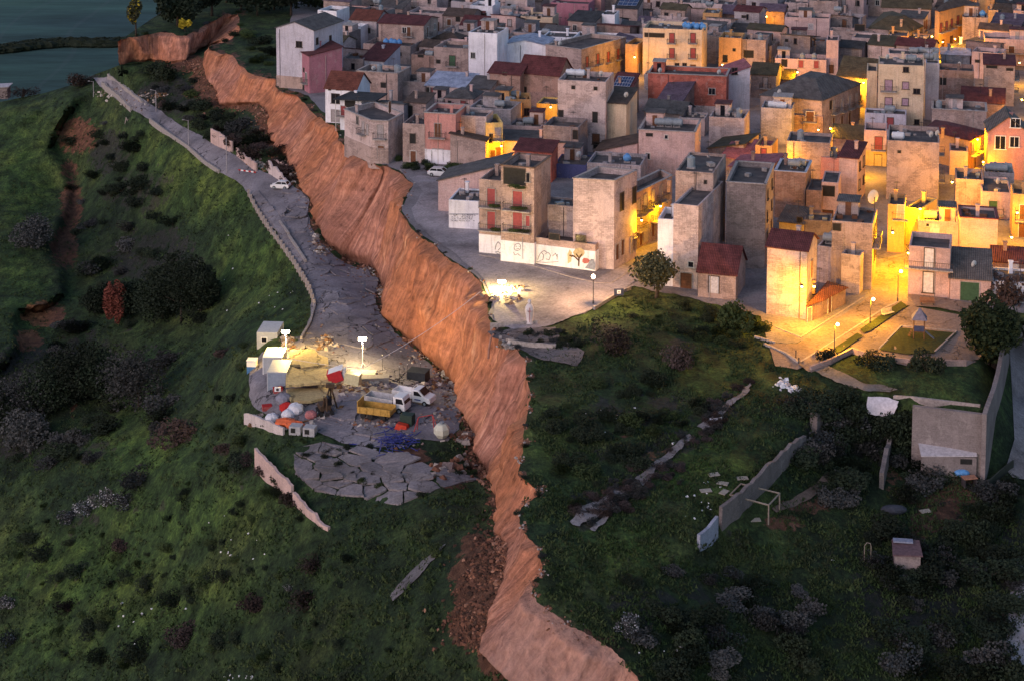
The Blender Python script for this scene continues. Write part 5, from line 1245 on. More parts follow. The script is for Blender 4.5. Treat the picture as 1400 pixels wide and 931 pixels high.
for i,(x,y,r,k) in enumerate([(191,897,2.4,'dark'),(251,875,2.2,'brown'),(343,831,2.0,'brown'),(416,835,2.2,'brown'),(239,827,1.9,'dark'),(80,795,1.6,'dark'),(108,783,1.9,'dark'),(167,751,1.8,'brown'),(199,803,1.9,'dark'),(92,835,2.0,'brown'),(123,865,1.9,'dark'),(137,903,1.8,'dark'),
   (307,795,1.9,'dark'),(430,779,1.8,'brown'),(60,760,2,'dark'),(40,740,2,'dark'),(300,880,1.6,'dark'),(280,800,1.5,'green'),(175,790,1.4,'dark'),(150,800,1.3,'dark'),(228,752,1.4,'green'),(250,680,1.2,'dark'),(290,745,1.2,'green'),(150,845,1.4,'green'),(400,690,1.6,'brown'),(380,660,1.3,'dark')]):
    bush(x,y,r,k,GL,'low dark bush in the grass of the lower left meadow','bushes of the lower left meadow',.75)
def scatter_stuff(poly, n, rr, kinds, G, lab, sq=.8):
    xs = [p[0] for p in poly]; ys = [p[1] for p in poly]; k = 0; VV = []; FF = []; MM = []; off = 0; mats = sorted(set(kinds))
    while k < n:
        x, y = random.uniform(min(xs),max(xs)), random.uniform(min(ys),max(ys))
        if not bool(inpoly([x],[y],poly)[0]): continue
        if fbm([x/38.0],[y/24.0],88,3)[0] < -.04 and random.random() < .8: continue
        kd = random.choice(kinds); me = bush_proto(kd, random.randint(0,4)); nv = len(me.vertices)
        a = np.empty(nv*3); me.vertices.foreach_get('co', a); a = a.reshape(-1,3); r = random.uniform(*rr); t = random.uniform(0,6.28)
        R_ = np.array([[math.cos(t),-math.sin(t),0],[math.sin(t),math.cos(t),0],[0,0,1]]); a = (a@R_.T)*[r,r,r*sq]+np.array(G(x,y))
        keep = nv//4*4; VV.append(a[:keep]); f = np.arange(keep).reshape(-1,4)+off; FF.append(f); MM += [mats.index(kd)]*len(f); off += keep; k += 1
    me = bpy.data.meshes.new('scrub'); me.from_pydata(np.concatenate(VV).tolist(), [], np.concatenate(FF).tolist())
    for q in mats: me.materials.append(LEAF[q])
    me.polygons.foreach_set('material_index', MM); me.update(); tag(link('scrub', me), lab, 'scrub', None, 'stuff')
def scatter(poly, n, rr, kinds, G, lab, grp, avoid=(), sq=.8):
    if n < 0: return scatter_stuff(poly, -n, rr, kinds, G, lab, sq)
    xs = [p[0] for p in poly]; ys = [p[1] for p in poly]; k = 0; tries = 0
    while k < n and tries < n*40:
        tries += 1; x, y = random.uniform(min(xs),max(xs)), random.uniform(min(ys),max(ys))
        if not bool(inpoly([x],[y],poly)[0]): continue
        if fbm([x/38.0],[y/24.0],88,3)[0] < -.04 and random.random() < .8: continue
        if any(bool(inpoly([x],[y],a)[0]) for a in avoid): continue
        bush(x, y, random.uniform(*rr), random.choice(kinds), G, lab, grp, sq); k += 1
scatter([(215,135),(300,150),(365,190),(410,235),(400,248),(345,222),(262,172),(225,148)],34,(1.4,3.2),['dark','dark','grey','brown'],GL,'dark scrub bush between the old road and the cliff','scrub between road and cliff')
scatter([(150,95),(260,95),(275,150),(215,145),(150,110)],9,(1.1,2.2),['dark','green','grey'],GL,'bush on the slope under the far cliff','bushes under the far cliff')
scatter([(70,130),(190,150),(230,300),(290,330),(300,440),(120,440),(100,300),(90,200)],56,(1.1,3.0),['dark','dark','dark','grey'],GL,'dark bush in the gully of the left hillside','bushes of the left gully')
scatter([(0,440),(250,440),(240,580),(150,640),(0,700)],30,(1.5,3.2),['dark','grey','dark'],GL,'dense bush in the lower gully by the left edge','bushes of the lower gully')
scatter([(290,480),(335,470),(345,620),(420,700),(340,660),(300,640)],16,(1.0,2.0),['dark','green','brown'],GL,'bush beside the ruined yard wall','bushes by the ruined yard')
scatter([(0,700),(260,620),(480,720),(650,720),(560,931),(0,931)],-80,(.3,1.2),['dark','dark','green','green'],GL,'small bush dotted over the lower left meadow','small bushes of the lower left meadow')
scatter([(300,20),(375,60),(376,100),(330,70)],12,(1.2,2.6),['dark','green'],GU,'bush on the green hillock above the far cliff','bushes on the hillock')
scatter([(730,520),(900,520),(980,560),(900,640),(780,700),(730,600)],-40,(.5,1.7),['dark','green','dark'],GU,'low bush in the grass near the cliff edge','bushes near the cliff edge')
scatter([(1060,545),(1180,545),(1190,640),(1150,700),(1090,640),(1120,590)],-60,(.9,2.4),['dark','dark','grey'],GU,'dark bush in the garden below the promenade','bushes below the promenade')
scatter([(1200,600),(1340,670),(1400,660),(1380,931),(1230,931),(1200,790)],92,(1.0,2.6),['dark','dark','grey','dark'],GU,'dark bush in the lower right gardens','bushes of the lower right gardens',avoid=[[(1240,690),(1310,650),(1340,670),(1300,730),(1260,760)]])
scatter([(800,800),(960,780),(1100,800),(1120,931),(900,931),(850,860)],40,(.8,2.0),['dark','dark','grey'],GU,'dark bush in the dark field at the bottom','bushes of the bottom field')
scatter([(775,700),(930,590),(1000,530),(1035,518),(950,625),(830,725)],-110,(.35,.9),['grey','twig','twig','brown'],GU,'dry weed clump along the broken pavement','weeds along the broken pavement')
scatter([(470,192),(510,220),(560,235),(640,238),(640,228),(560,222),(500,205)],-30,(.4,1.3),['dark','green'],GU,'weed clump at the foot of the old corner houses','weeds below the corner houses')
scatter([(870,400),(1040,436),(1060,460),(1000,480),(860,440)],-40,(.4,1.2),['dark','green'],GU,'small bush on the grassy mound','small bushes on the mound')
scatter([(400,575),(470,600),(620,618),(660,650),(560,690),(420,650)],-26,(.3,.8),['dark','green'],GL,'weed clump growing between the cracked slabs','weeds between the slabs')
scatter([(700,452),(780,450),(800,478),(740,490)],-24,(.3,.9),['dark','grey'],GU,'plant in the flower bed around the statue','plants around the statue')

for i in list(range(0,14))+list(range(18,27))+list(range(33,62,2)):
    (x0,y0),(x1,y1) = PAIRS[i][0], PAIRS[i+1][0]; f = random.random()
    bush(x0+(x1-x0)*f+2, y0+(y1-y0)*f-1, random.uniform(.5,1.3) if i < 14 else random.uniform(.3,.7), random.choice(['dark','green','grey']), GU, 'tuft of scrub overhanging the cliff edge', 'scrub along the cliff edge', .8)
def tufts(name, poly, n, G, avoid, mats, size, exag):
    xs = [p[0] for p in poly]; ys = [p[1] for p in poly]
    A = np.random.RandomState(5).rand(n*3,2); X = min(xs)+A[:,0]*(max(xs)-min(xs)); Y = min(ys)+A[:,1]*(max(ys)-min(ys))
    ok = inpoly(X,Y,poly)
    for a in avoid: ok &= ~inpoly(X,Y,a)
    ok &= (fbm(X/26,Y/16,77,4) > -.06)
    X = X[ok][:n]; Y = Y[ok][:n]; Z = G(X,Y); wx, wy = world_xy(X,Y,Z)
    V = []; F = []; M = []
    for i in range(len(X)):
        s = size*random.uniform(.4,1.3); b = (wx[i],wy[i],Z[i]); mi = int(vnoise(X[i]/40,Y[i]/25,5)*1.3*len(mats)+random.random()*.9) % len(mats)
        for _ in range(4):
            a = random.uniform(0,6.28); o = Vector((b[0]+random.gauss(0,s*.6), b[1]+random.gauss(0,s*.6), b[2]-.03))
            d = Vector((math.cos(a),math.sin(a),0))*s*.35; u = Vector((random.gauss(0,.4)*s, random.gauss(0,.4)*s, s*random.uniform(.5,1.1)))
            k = len(V); V += [tuple(o-d),tuple(o+d),tuple(o+u)]; F.append((k,k+1,k+2)); M.append(mi)
    me = bpy.data.meshes.new(name); me.from_pydata(V,[],F)
    for m in mats: me.materials.append(m)
    me.polygons.foreach_set('material_index', M); me.update()
    tag(link(name, me), 'rough grass and weeds covering the ground', 'grass', None, 'stuff')
GM = [m_plain('grass_a',(.032,.055,.018),.9,0,.4), m_plain('grass_b',(.025,.043,.016),.9,0,.4), m_plain('grass_c',(.045,.065,.024),.9,0,.4), m_plain('grass_d',(.03,.042,.02),.9,0,.4)]
GULLY = [(600,790),(640,720),(690,700),(705,930),(640,910),(605,860)]
YARD = [(400,605),(440,600),(560,612),(650,640),(665,655),(600,670),(540,692),(470,680),(410,665)]
tufts('hillside_grass', list(BL)+[(680,1000),(-60,1000),(-60,150),(0,145),(60,135),(130,110)], 26000, zlow, [ROADPOLY,YARD,GULLY], GM, .36, 1)
tufts('plateau_grass', [(730,470),(830,425),(880,400),(1040,430),(1060,490),(1120,520),(1200,580),(1350,660),(1400,700),(1400,960),(910,960),(745,810),(745,760),(715,700),(725,600)], 20000, zup, [], GM, .32, 1)
def clods(name, spots, n, G, mats, s0, s1, lab, cat, smooth=False):
    m = MB()
    for _ in range(n):
        cx, cy, rx, ry = random.choice(spots); x = random.gauss(cx,rx*.5); y = random.gauss(cy,ry*.5); p = G(x,y); s = random.uniform(s0,s1)*random.uniform(.5,1)
        m.box((p.x,p.y,p.z+s*.15),(s*random.uniform(.6,1.6),s*random.uniform(.6,1.4),s*random.uniform(.3,.9)),random.uniform(0,3),random.randrange(len(mats)),random.uniform(-.5,.5),random.uniform(-.5,.5),random.uniform(.5,.9))
    o = m.build(name, mats); tag(o, lab, cat, None, 'stuff'); return o
CLAY = [m_plain('clay_a',(.2,.09,.055),.95,0,.4), m_plain('clay_b',(.13,.06,.04),.95,0,.4), m_plain('clay_c',(.3,.16,.11),.95,0,.3)]
clods('clay_clods', [(p[1][0]-3,p[1][1]+1,14,10) for p in PAIRS[16:62]]+[(650,800,40,60),(645,860,40,40),(655,625,20,25),(640,560,12,30),(300,110,35,30),(320,135,30,20),(600,490,16,12)], 2600, GL, CLAY, .1,.55,'fallen lumps of clay along the foot of the cliff','clay')
clods('slump_soil', [(295,115,26,30),(262,90,20,10),(315,135,20,12)], 500, GL, CLAY, .1,.6, 'slumped orange earth under the far cliff', 'soil')
clods('gully_soil', [(650,800,30,60),(640,850,30,35),(665,760,16,40),(660,870,20,20)], 1100, GL, [CLAY[1],m_plain('soil_dark',(.05,.028,.02),.95,0,.4),m_plain('soil_mid',(.09,.045,.03),.95,0,.4)], .08,.5,'dark slumped soil in the gully left of the lowest cliff','soil')
clods('edge_clods', [(p[0][0]+3,p[0][1]-1,6,5) for p in PAIRS[20:66]]+[(800,868,40,20),(760,850,30,15)], 500, GU, CLAY+[m_plain('pale_stone',(.35,.3,.28),.9)], .1,.35,'crumbs of earth and stone along the cliff edge','earth')

# ------------------------------------------------------------------ walls along lines
def wall_line(name, pts, G, hs, th, mat, lab, cat='wall', ragged=0, step=.8, cap=None):
    W = [G(*p) for p in pts]; m = MB(); root = None
    path = []; hh = []
    for (a,b),(h0,h1) in zip(zip(W,W[1:]), zip(hs,hs[1:])):
        n = max(1,int((b-a).length/step))
        for k in range(n): path.append(a.lerp(b,k/n)); hh.append(h0+(h1-h0)*k/n)
    path.append(W[-1]); hh.append(hs[-1])
    if ragged: hh = [max(.15,h+random.uniform(-ragged,ragged*.4)) for h in hh]
    vs = []
    for i, p in enumerate(path):
        q = path[min(i+1,len(path)-1)]-path[max(i-1,0)]; nrm = Vector((-q.y,q.x,0)); nrm = nrm.normalized() if nrm.length > 1e-6 else Vector((0,1,0))
        for s, zz in ((-1,-.6),(1,-.6),(1,hh[i]),(-1,hh[i])): vs.append(tuple(p+nrm*s*th/2+Vector((0,0,zz))))
    fs = []
    for i in range(len(path)-1):
        for k in range(4): fs.append((4*i+k,4*i+(k+1)%4,4*i+4+(k+1)%4,4*i+4+k))
    fs += [(0,3,2,1),tuple(4*(len(path)-1)+k for k in range(4))]
    m.add(vs,fs); o = m.build(name, mat); tag(o, lab, cat); return o
RW = m_wall('retaining', (.20,.17,.17), .25)
for x,y,r in ((1205,592,2.2),(1222,590,2.4),(1238,596,2.6),(1226,606,2.6),(1248,612,2.0),(1240,580,1.8)): bush(x,y,r,'dark',GU,'tall dark bush growing against the left part of the retaining wall','bushes against the retaining wall',1.3); RUIN = m_wall('ruin_pink', (.50,.36,.33), .2); RUING = m_wall('ruin_grey', (.15,.13,.13), .3)
def top_wall(name, top, ztop, bot_z, th, mat, lab):
    W = [P(*p, z) for p, z in zip(top, ztop)]; m = MB(); vs = []
    for i, p in enumerate(W):
        q = W[min(i+1,len(W)-1)]-W[max(i-1,0)]; n = Vector((-q.y,q.x,0)).normalized()
        for s, zz in ((-1,bot_z[i]),(1,bot_z[i]),(1,p.z),(-1,p.z)): vs.append((p.x+n.x*s*th/2,p.y+n.y*s*th/2,zz))
    fs = [(4*i+k,4*i+(k+1)%4,4*i+4+(k+1)%4,4*i+4+k) for i in range(len(W)-1) for k in range(4)]+[(0,3,2,1),tuple(4*(len(W)-1)+k for k in range(4))]
    m.add(vs,fs); return tag(m.build(name, mat), lab, 'wall')
top_wall('retaining_wall', [(1248,554),(1300,560),(1346,566)], [.1,.1,.1], [-8,-9,-9.5], .6, RW, 'tall rendered retaining wall below the lower lawn of the park')
top_wall('retaining_wall', [(1346,566),(1349,556),(1358,532),(1364,510),(1372,470),(1379,436)], [.5,.9,.9,1.0,1.0,1.0], [-9.5,-9.5,-9,-9,-9,-8], .5, RW, 'side retaining wall of the park stepping up towards the large tree')
wall_line('lawn_kerb', [(1222,543),(1250,545),(1300,551),(1340,556)], GU, [.25]*4, .35, COPE, 'pale kerb wall along the lower lawn of the park')
wall_line('park_wall', [(1108,508),(1135,498),(1165,483),(1200,494),(1250,499),(1320,500),(1362,504)], GU, [.7]*7, .3, m_wall('parkwall',(.34,.24,.22),.3), 'low wall dividing the promenade from the lower lawn')
wall_line('kerb_wall', [(1032,462),(1060,470)], GU, [.3,.3], .25, COPE, 'short kerb at the end of the lit street')
wall_line('ruined_wall', [(350,640),(366,657),(385,672),(400,684)], GL, [2.6,2.6,2.3,2.0], .35, RUIN, 'pink rendered yard wall leaning over the lower meadow', ragged=.25)
wall_line('ruined_wall', [(402,688),(420,703),(436,716),(450,724)], GL, [1.5,1.1,.8,.4], .35, RUIN, 'crumbling lower end of the pink yard wall', ragged=.5)
wall_line('ruined_wall', [(335,578),(350,582),(370,589),(388,594)], GL, [1.4,1.4,1.3,.9], .3, m_wall('ruin_white',(.55,.48,.47),.1), 'low white wall below the pile of bags', ragged=.08)
wall_line('garden_wall', [(985,722),(1008,705),(1040,672),(1062,650),(1080,628),(1100,610)], GU, [2.6,2.5,2.3,2.2,2.0,1.5], .4, RUING, 'long ruined garden wall running down beside the metal frame', ragged=.35)
wall_line('garden_wall', [(955,750),(968,742),(980,730)], GU, [1.6,1.7,2.0], .35, m_wall('ruin_blue',(.28,.30,.38),.1), 'bluish white end of the ruined garden wall', ragged=.1)
wall_line('garden_wall', [(1112,592),(1120,590)], GU, [2.6,2.4], .9, RUING, 'stub of masonry at the head of the ruined garden wall', ragged=.2)
wall_line('garden_wall', [(1205,668),(1210,645),(1216,622),(1222,605)], GU, [2.0,2.3,2.0,1.6], .5, RUING, 'roofless stone wall in the garden under the white sheeting', ragged=.4)
wall_line('garden_wall', [(1200,604),(1222,606)], GU, [1.6,1.6], .4, RUING, 'cross wall of the roofless garden ruin', ragged=.3)
wall_line('garden_fence', [(1352,668),(1366,655),(1385,640)], GU, [1.0,1.0,1.0], .15, m_plain('fence_dark',(.03,.035,.03)), 'dark garden fence at the foot of the park wall', 'fence')
wall_line('road_parapet', [(205,166),(232,186),(258,204),(280,224),(300,237)], GL, [.7]*5, .35, CONC, 'low concrete parapet on the outer side of the upper road')
wall_line('road_wall', [(289,196),(300,202),(318,209)], GL, [3.2,3.2,2.2], .3, RUIN, 'tilted pink wall panel standing beside the upper road', ragged=.2)
wall_line('road_wall', [(324,214),(336,224),(351,236)], GL, [1.8,1.6,2.0], .3, RUIN, 'pink wall remnant right of the tilted panel', ragged=.4)
wall_line('road_wall', [(368,238),(380,246),(392,254)], GL, [2.6,2.2,1.4], .3, m_wall('ruin_white2',(.5,.42,.42),.1), 'whitish house wall remnant beside the crushed white car', ragged=.6)
wall_line('road_wall', [(372,232),(392,238)], GL, [2.2,1.8], .3, RUIN, 'rear wall remnant behind the crushed white car', ragged=.6)
wall_line('road_wall', [(140,118),(160,133),(180,152)], GL, [1.2,1.0,.8], .6, CONC, 'broken concrete kerb at the far end of the road', ragged=.3)
wall_line('road_wall', [(148,106),(172,124),(195,142)], GL, [1.0,.9,.8], .5, CONC, 'second concrete kerb at the far end of the road', ragged=.3)
wall_line('plot_wall', [(670,447),(700,446),(735,443)], GU, [.5]*3, .3, CONC, 'low wall behind the statue plot')
wall_line('plot_wall', [(695,470),(712,474),(760,478)], GU, [.7]*3, .3, CONC, 'low wall in front of the statue plot', ragged=.15)
wall_line('lot_kerb', [(655,350),(700,358),(740,368),(780,380),(815,388),(835,389),(850,380),(870,362)], GU, [.18]*8, .3, COPE, 'pale kerb along the mural wall and street corner')
wall_line('path_kerb', [(812,424),(828,414),(848,402),(862,396)], GU, [.45]*4, .3, COPE, 'sloping kerb from the globe lamp towards the olive tree')
wall_line('street_kerb', [(1045,472),(1075,485),(1092,497)], GU, [.3]*3, .3, COPE, 'stone kerb at the lower end of the lit street')
wall_line('street_kerb', [(1094,496),(1130,474),(1170,448),(1210,422),(1232,412)], GU, [.16]*5, .25, COPE, 'long pavement kerb beside the verge strips')
wall_line('street_kerb', [(1060,448),(1095,462),(1130,440),(1180,408)], GU, [.14]*4, .25, COPE, 'pavement kerb at the foot of the red roofed house')
wall_line('lawn_edge', [(1202,479),(1232,448),(1308,455),(1278,483)], GU, [.3]*4, .2, COPE, 'kerb around the playground lawn')

# guard rail and walkway on the outer side of the lower road
gp = [(341,268),(352,290),(368,314),(386,338),(402,360),(415,382),(425,400),(431,420),(424,446),(412,466)]
root = empty('guard_wall', GL(*gp[0]), 0, 'buckled walkway with a row of short white posts along the lower road', 'guard rail')
m = MB(); o0 = GL(*gp[0]); W = [GL(*p)-o0 for p in gp]
W2 = []
for a, b in zip(W, W[1:]):
    n = max(1,int((b-a).length/2.2))
    for k in range(n): W2.append(a.lerp(b,k/n))
W2.append(W[-1])
for i, (a, b) in enumerate(zip(W2, W2[1:])):
    q = b-a; nr = Vector((-q.y,q.x,0)).normalized(); up = Vector((0,0,.35+random.uniform(-.12,.12)))
    nr = nr if nr.x > 0 else -nr
    m.slab([a+nr*.3+up, b+nr*.3+up+Vector((0,0,random.uniform(-.1,.1))), b+nr*2.0+up, a+nr*2.0+up], .3)
m.build('walkway', m_asphalt('walk_concrete',(.22,.19,.2),.8,.6), root)
m = MB()
for i, (a, b) in enumerate(zip(W2, W2[1:])): 
    m.box(tuple((a+b)/2+Vector((0,0,.2))), ((b-a).length+.05,.3,1.0), math.atan2(b.y-a.y,b.x-a.x))
m.build('parapet', CONC, root)
for i, a in enumerate(W2[:-6]):
    p = MB(); p.box((a.x-.15,a.y-.1,a.z+.55),(.32,.32,1.5),.3,0,random.uniform(-.08,.08),random.uniform(-.08,.08)); p.build('post', COPE, root)
root = empty('guard_wall', GL(441,392), 0, 'second bent concrete barrier between walkway and cracked road', 'guard rail')
gp = [(383,305),(395,325),(408,345),(418,360)]
o0 = GL(441,392); W = [GL(*p)-o0 for p in gp]; m = MB()
for a, b in zip(W, W[1:]): m.box(tuple((a+b)/2+Vector((0,0,.3))), ((b-a).length+.1,.35,.8), math.atan2(b.y-a.y,b.x-a.x),0,.2)
m.build('barrier', CONC, root)

# ------------------------------------------------------------------ broken slabs
def clip(poly, a, b):      # keep points nearer a than b
    mx, my = (a[0]+b[0])/2, (a[1]+b[1])/2; nx, ny = b[0]-a[0], b[1]-a[1]; out = []
    for i in range(len(poly)):
        p, q = poly[i-1], poly[i]; dp = (p[0]-mx)*nx+(p[1]-my)*ny; dq = (q[0]-mx)*nx+(q[1]-my)*ny
        if (dp < 0) != (dq < 0): t = dp/(dp-dq); out.append((p[0]+(q[0]-p[0])*t, p[1]+(q[1]-p[1])*t))
        if dq < 0: out.append(q)
    return out
SLAB = m_asphalt('slab_concrete', (.19,.17,.18), .5, .6)
def plates(poly, n, G, lab, grp, mat=SLAB, tilt=.12, shrink=.93, lift=.12, name='slab', yscale=2.6, th=.22):
    xs = [p[0] for p in poly]; ys = [p[1] for p in poly]; sd = []
    while len(sd) < n:
        x, y = random.uniform(min(xs),max(xs)), random.uniform(min(ys),max(ys))
        if bool(inpoly([x],[y],poly)[0]) and all(math.hypot(x-s[0],(y-s[1])*yscale) > 12 for s in sd): sd.append((x,y))
        elif random.random() < .0003: break
    for s in sd:
        c = [(x,y*yscale) for x,y in poly]; a = (s[0],s[1]*yscale)
        for t in sd:
            if t is not s: c = clip(c, a, (t[0],t[1]*yscale))
            if len(c) < 3: break
        if len(c) < 3: continue
        base = G(*s); pts = []
        c2 = []
        for i in range(len(c)):
            p, q = c[i-1], c[i]
            for k in range(3): c2.append((p[0]+(q[0]-p[0])*k/3+random.uniform(-1.3,1.3), p[1]+(q[1]-p[1])*k/3+random.uniform(-2,2)))
        tx, ty = random.uniform(-tilt,tilt), random.uniform(-tilt,tilt); lf = lift+random.uniform(0,.25)
        for x, y in c2:
            x = s[0]+(x-s[0])*shrink; yy = s[1]+(y/yscale-s[1])*shrink
            w = G(x,yy)-base; pts.append((w.x, w.y, w.z+lf+tx*w.x+ty*w.y*.5))
        o = MB().slab(pts, th).build(name, mat, None, base); tag(o, lab, 'slab', grp)
plates([(400,612),(440,606),(520,618),(560,622),(600,640),(660,655),(600,668),(545,692),(500,684),(430,672),(404,650)], 34, GL, 'cracked concrete slab of the collapsed lower yard', 'cracked slabs of the lower yard')
plates([(385,262),(415,265),(422,290),(418,330),(398,330),(380,290)], 16, GL, 'tilted asphalt plate of the upper road', 'tilted plates of the upper road', ASPH_L, .18)
plates([(500,372),(518,384),(512,410),(520,432),(540,455),(515,450),(500,420)], 12, GL, 'broken asphalt plate at the foot of the cliff', 'broken plates under the cliff', ASPH_L, .22)
plates([(436,350),(470,360),(480,380),(440,378),(425,362)], 7, GL, 'broken pavement plate where the road narrows', 'broken plates where the road narrows', ASPH_L, .2)
plates([(430,395),(480,385),(508,405),(512,435),(540,465),(500,480),(460,470),(430,440)], 16, GL, 'cracked asphalt plate of the narrowing lower road', 'cracked plates of the lower road', ASPH_L, .05, .97, .1)
plates([(345,268),(352,262),(385,300),(412,345),(420,372),(408,368),(380,322)], 14, GL, 'sunken plate of the outer lane of the road', 'sunken plates of the outer lane', ASPH_L, .12, .96, .15)
plates([(395,462),(440,455),(452,470),(450,480),(400,478)], 9, GL, 'tilted plate of concrete above the yellow lit roof', 'tilted plates above the lit roof', SLAB, .25)
plates([(400,548),(450,536),(520,545),(600,560),(628,575),(600,600),(520,600),(440,590),(410,575)], 20, GL, 'cracked pavement plate of the work yard', 'cracked plates of the work yard', ASPH_L, .05, .97, .08)
plates([(440,545),(500,505),(560,500),(600,512),(600,530),(540,540),(460,560)], 14, GL, 'cracked plate lit by the floodlight', 'plates lit by the floodlight', ASPH_L, .06, .97, .08)
ROOFY = m_asphalt('roof_ochre', (.42,.33,.17), .5, .15, .5)  # concrete slabs with the lamp's yellow light put into their colour
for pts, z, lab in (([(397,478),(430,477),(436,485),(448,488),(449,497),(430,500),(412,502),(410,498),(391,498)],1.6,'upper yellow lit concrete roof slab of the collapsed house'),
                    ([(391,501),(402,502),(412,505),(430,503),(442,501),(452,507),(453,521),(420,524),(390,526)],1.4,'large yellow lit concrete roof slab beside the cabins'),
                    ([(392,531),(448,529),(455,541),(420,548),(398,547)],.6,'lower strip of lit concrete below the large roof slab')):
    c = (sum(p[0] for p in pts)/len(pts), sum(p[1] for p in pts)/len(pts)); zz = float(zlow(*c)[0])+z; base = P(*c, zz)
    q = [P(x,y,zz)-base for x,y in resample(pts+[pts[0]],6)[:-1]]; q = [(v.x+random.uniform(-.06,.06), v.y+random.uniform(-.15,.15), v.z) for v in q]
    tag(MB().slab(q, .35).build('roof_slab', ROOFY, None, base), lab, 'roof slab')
RB = [m_plain('rubble_a',(.28,.24,.22),.9,0,.4), m_plain('rubble_b',(.17,.13,.12),.9,0,.4), m_plain('rubble_c',(.4,.36,.33),.9,0,.3), m_plain('rubble_wood',(.16,.09,.05),.9,0,.4)]
clods('rubble', [(470,528,20,12),(510,525,26,8),(500,517,22,5),(395,470,10,8),(445,470,14,10)], 520, GL, RB, .15,1.1,'rubble of broken concrete lit by the floodlight','rubble')
clods('rubble', [(540,600,40,14),(600,575,30,16),(520,580,30,8),(575,535,26,6),(480,575,20,10),(610,550,12,16)], 420, GL, RB+CLAY[:1], .1,.6,'debris and soil strewn around the trucks','rubble')
clods('rubble', [(450,360,24,10),(480,375,24,8),(440,420,14,30),(500,400,16,20),(470,470,20,14),(530,470,24,16),(570,490,20,8)], 420, GL, RB+CLAY[:2], .08,.5,'crumbled asphalt over the lower road','rubble')
clods('rubble', [(600,525,28,10),(640,535,14,6),(620,515,20,8)], 260, GL, RB, .12,.9,'heap of dark rubble behind the white van','rubble')
clods('rubble', [(370,230,16,8),(395,250,14,8),(408,240,8,6),(350,225,12,6)], 260, GL, RB, .12,.9,'rubble of the collapsed houses beside the upper road','rubble')
clods('rubble', [(430,330,8,14),(440,345,12,6),(520,400,8,12),(508,372,10,6)], 200, GL, RB, .12,.9,'debris where the road meets the cliff foot','rubble')
clods('rubble', [(190,140,26,10),(150,128,20,8),(215,130,14,6)], 200, GL, RB, .12,.9,'debris at the far end of the road','rubble')
clods('rubble', [(360,575,22,10),(400,580,24,8),(440,570,16,8),(450,560,20,6)], 240, GL, RB, .2,.9,'scattered scrap around the bags','rubble')
clods('rubble', [(680,405,14,8),(700,410,12,6),(695,470,12,8),(700,395,20,6)], 160, GU, RB, .2,1.0,'rubble beside the cliff edge floodlight','rubble')
clods('rubble', [(1070,525,10,6),(1085,532,6,4),(978,574,7,3)], 160, GU, [WHITE_P,m_plain('litter_grey',(.4,.4,.45))], .2,.7,'pale heap of dumped litter on the grass','litter')
clods('rubble', [(640,600,20,10),(620,640,30,14),(655,590,8,14)], 160, GL, RB[:2]+CLAY[:2], .3,1.2,'dark debris in the hole at the cliff foot','rubble')
clods('litter', [(520,250,300,100)]*0+[(300,420,60,80),(470,330,5,5),(380,400,30,30),(330,740,40,40),(200,860,80,50),(330,930,40,10)], 60, GL, [WHITE_P], .15,.35,'scraps of white litter in the grass','litter')
clods('litter', [(980,660,40,14),(850,580,60,40),(1150,760,60,50),(960,700,30,30),(900,880,40,20)], 40, GU, [WHITE_P], .12,.3,'pale scraps of litter on the plateau grass','litter')
# ------------------------------------------------------------------ cars, trucks, site things
def car(loc, rz, body, lab, name='car', L=4.1):
    root = empty(name, loc, rz, lab, 'car')
    Wd = 1.7; m = MB()
    pr = [(-L/2,.35),(-L/2,.85),(-L/2+.25,.95),(-.9,1.0),(.75,.98),(L/2-.25,.78),(L/2,.6),(L/2,.3)]
    m.prof(pr, -Wd/2, Wd/2); m.box((0,0,.3),(L-.5,Wd-.1,.25)); o = m.build('body', body, root)
    bv = o.modifiers.new('bevel','BEVEL'); bv.width = .06; bv.segments = 2
    g = MB(); g.prof([(-L/2+.3,.96),(-L/2+.65,1.36),(.35,1.38),(1.0,.97)], -Wd/2+.1, Wd/2-.1); g.build('windows', GLASS, root)
    r = MB(); r.prof([(-L/2+.62,1.365),(-L/2+.7,1.45),(.3,1.46),(.42,1.385)], -Wd/2+.12, Wd/2-.12)
    for s in (-1,1):
        y = s*(Wd/2-.11)
        for a, b in (((1.0,.98),(.38,1.4)),((-.35,.98),(-.4,1.4)),((-L/2+.32,.97),(-L/2+.66,1.4))): r.tube((a[0],y,a[1]),(b[0],y,b[1]),.05,n=5)
    r.build('roof', body, root)
    for x in (-L/2+.75, L/2-.75):
        for s in (-1,1):
            w = MB(); w.tube((x,s*(Wd/2-.14),.32),(x,s*(Wd/2+.03),.32),.32,n=16); q = w.build('wheel', BLACK, root)
            h = MB(); h.tube((x,s*(Wd/2+.02),.32),(x,s*(Wd/2+.05),.32),.19,n=12); h.build('rim', TANK_G, q)
    for s in (-1,1):
        h = MB(); h.box((L/2-.06,s*.6,.68),(.16,.32,.16)); h.build('headlight', DISH, root)
        h = MB(); h.box((-L/2+.01,s*.68,.8),(.08,.2,.24)); h.build('taillight', m_plain('lamp_red',(.3,.02,.02),.4), root)
    b = MB(); b.box((L/2,0,.4),(.1,1.5,.2)); b.box((-L/2,0,.45),(.1,1.5,.2)); b.build('bumper', IRON, root)
    return root
CARP = m_plain('car_silver', (.55,.58,.63), .3, .2, .05); CARW = m_plain('car_white', (.7,.7,.72), .35, 0, .05)
car(GU(602,241,.15), R(-16), CARP, 'silver white hatchback parked alone in front of the old corner houses')
c = car(GL(384,258,.15), R(168), CARW, 'crushed looking white car left beside the ruined walls of the upper road', L=3.6)

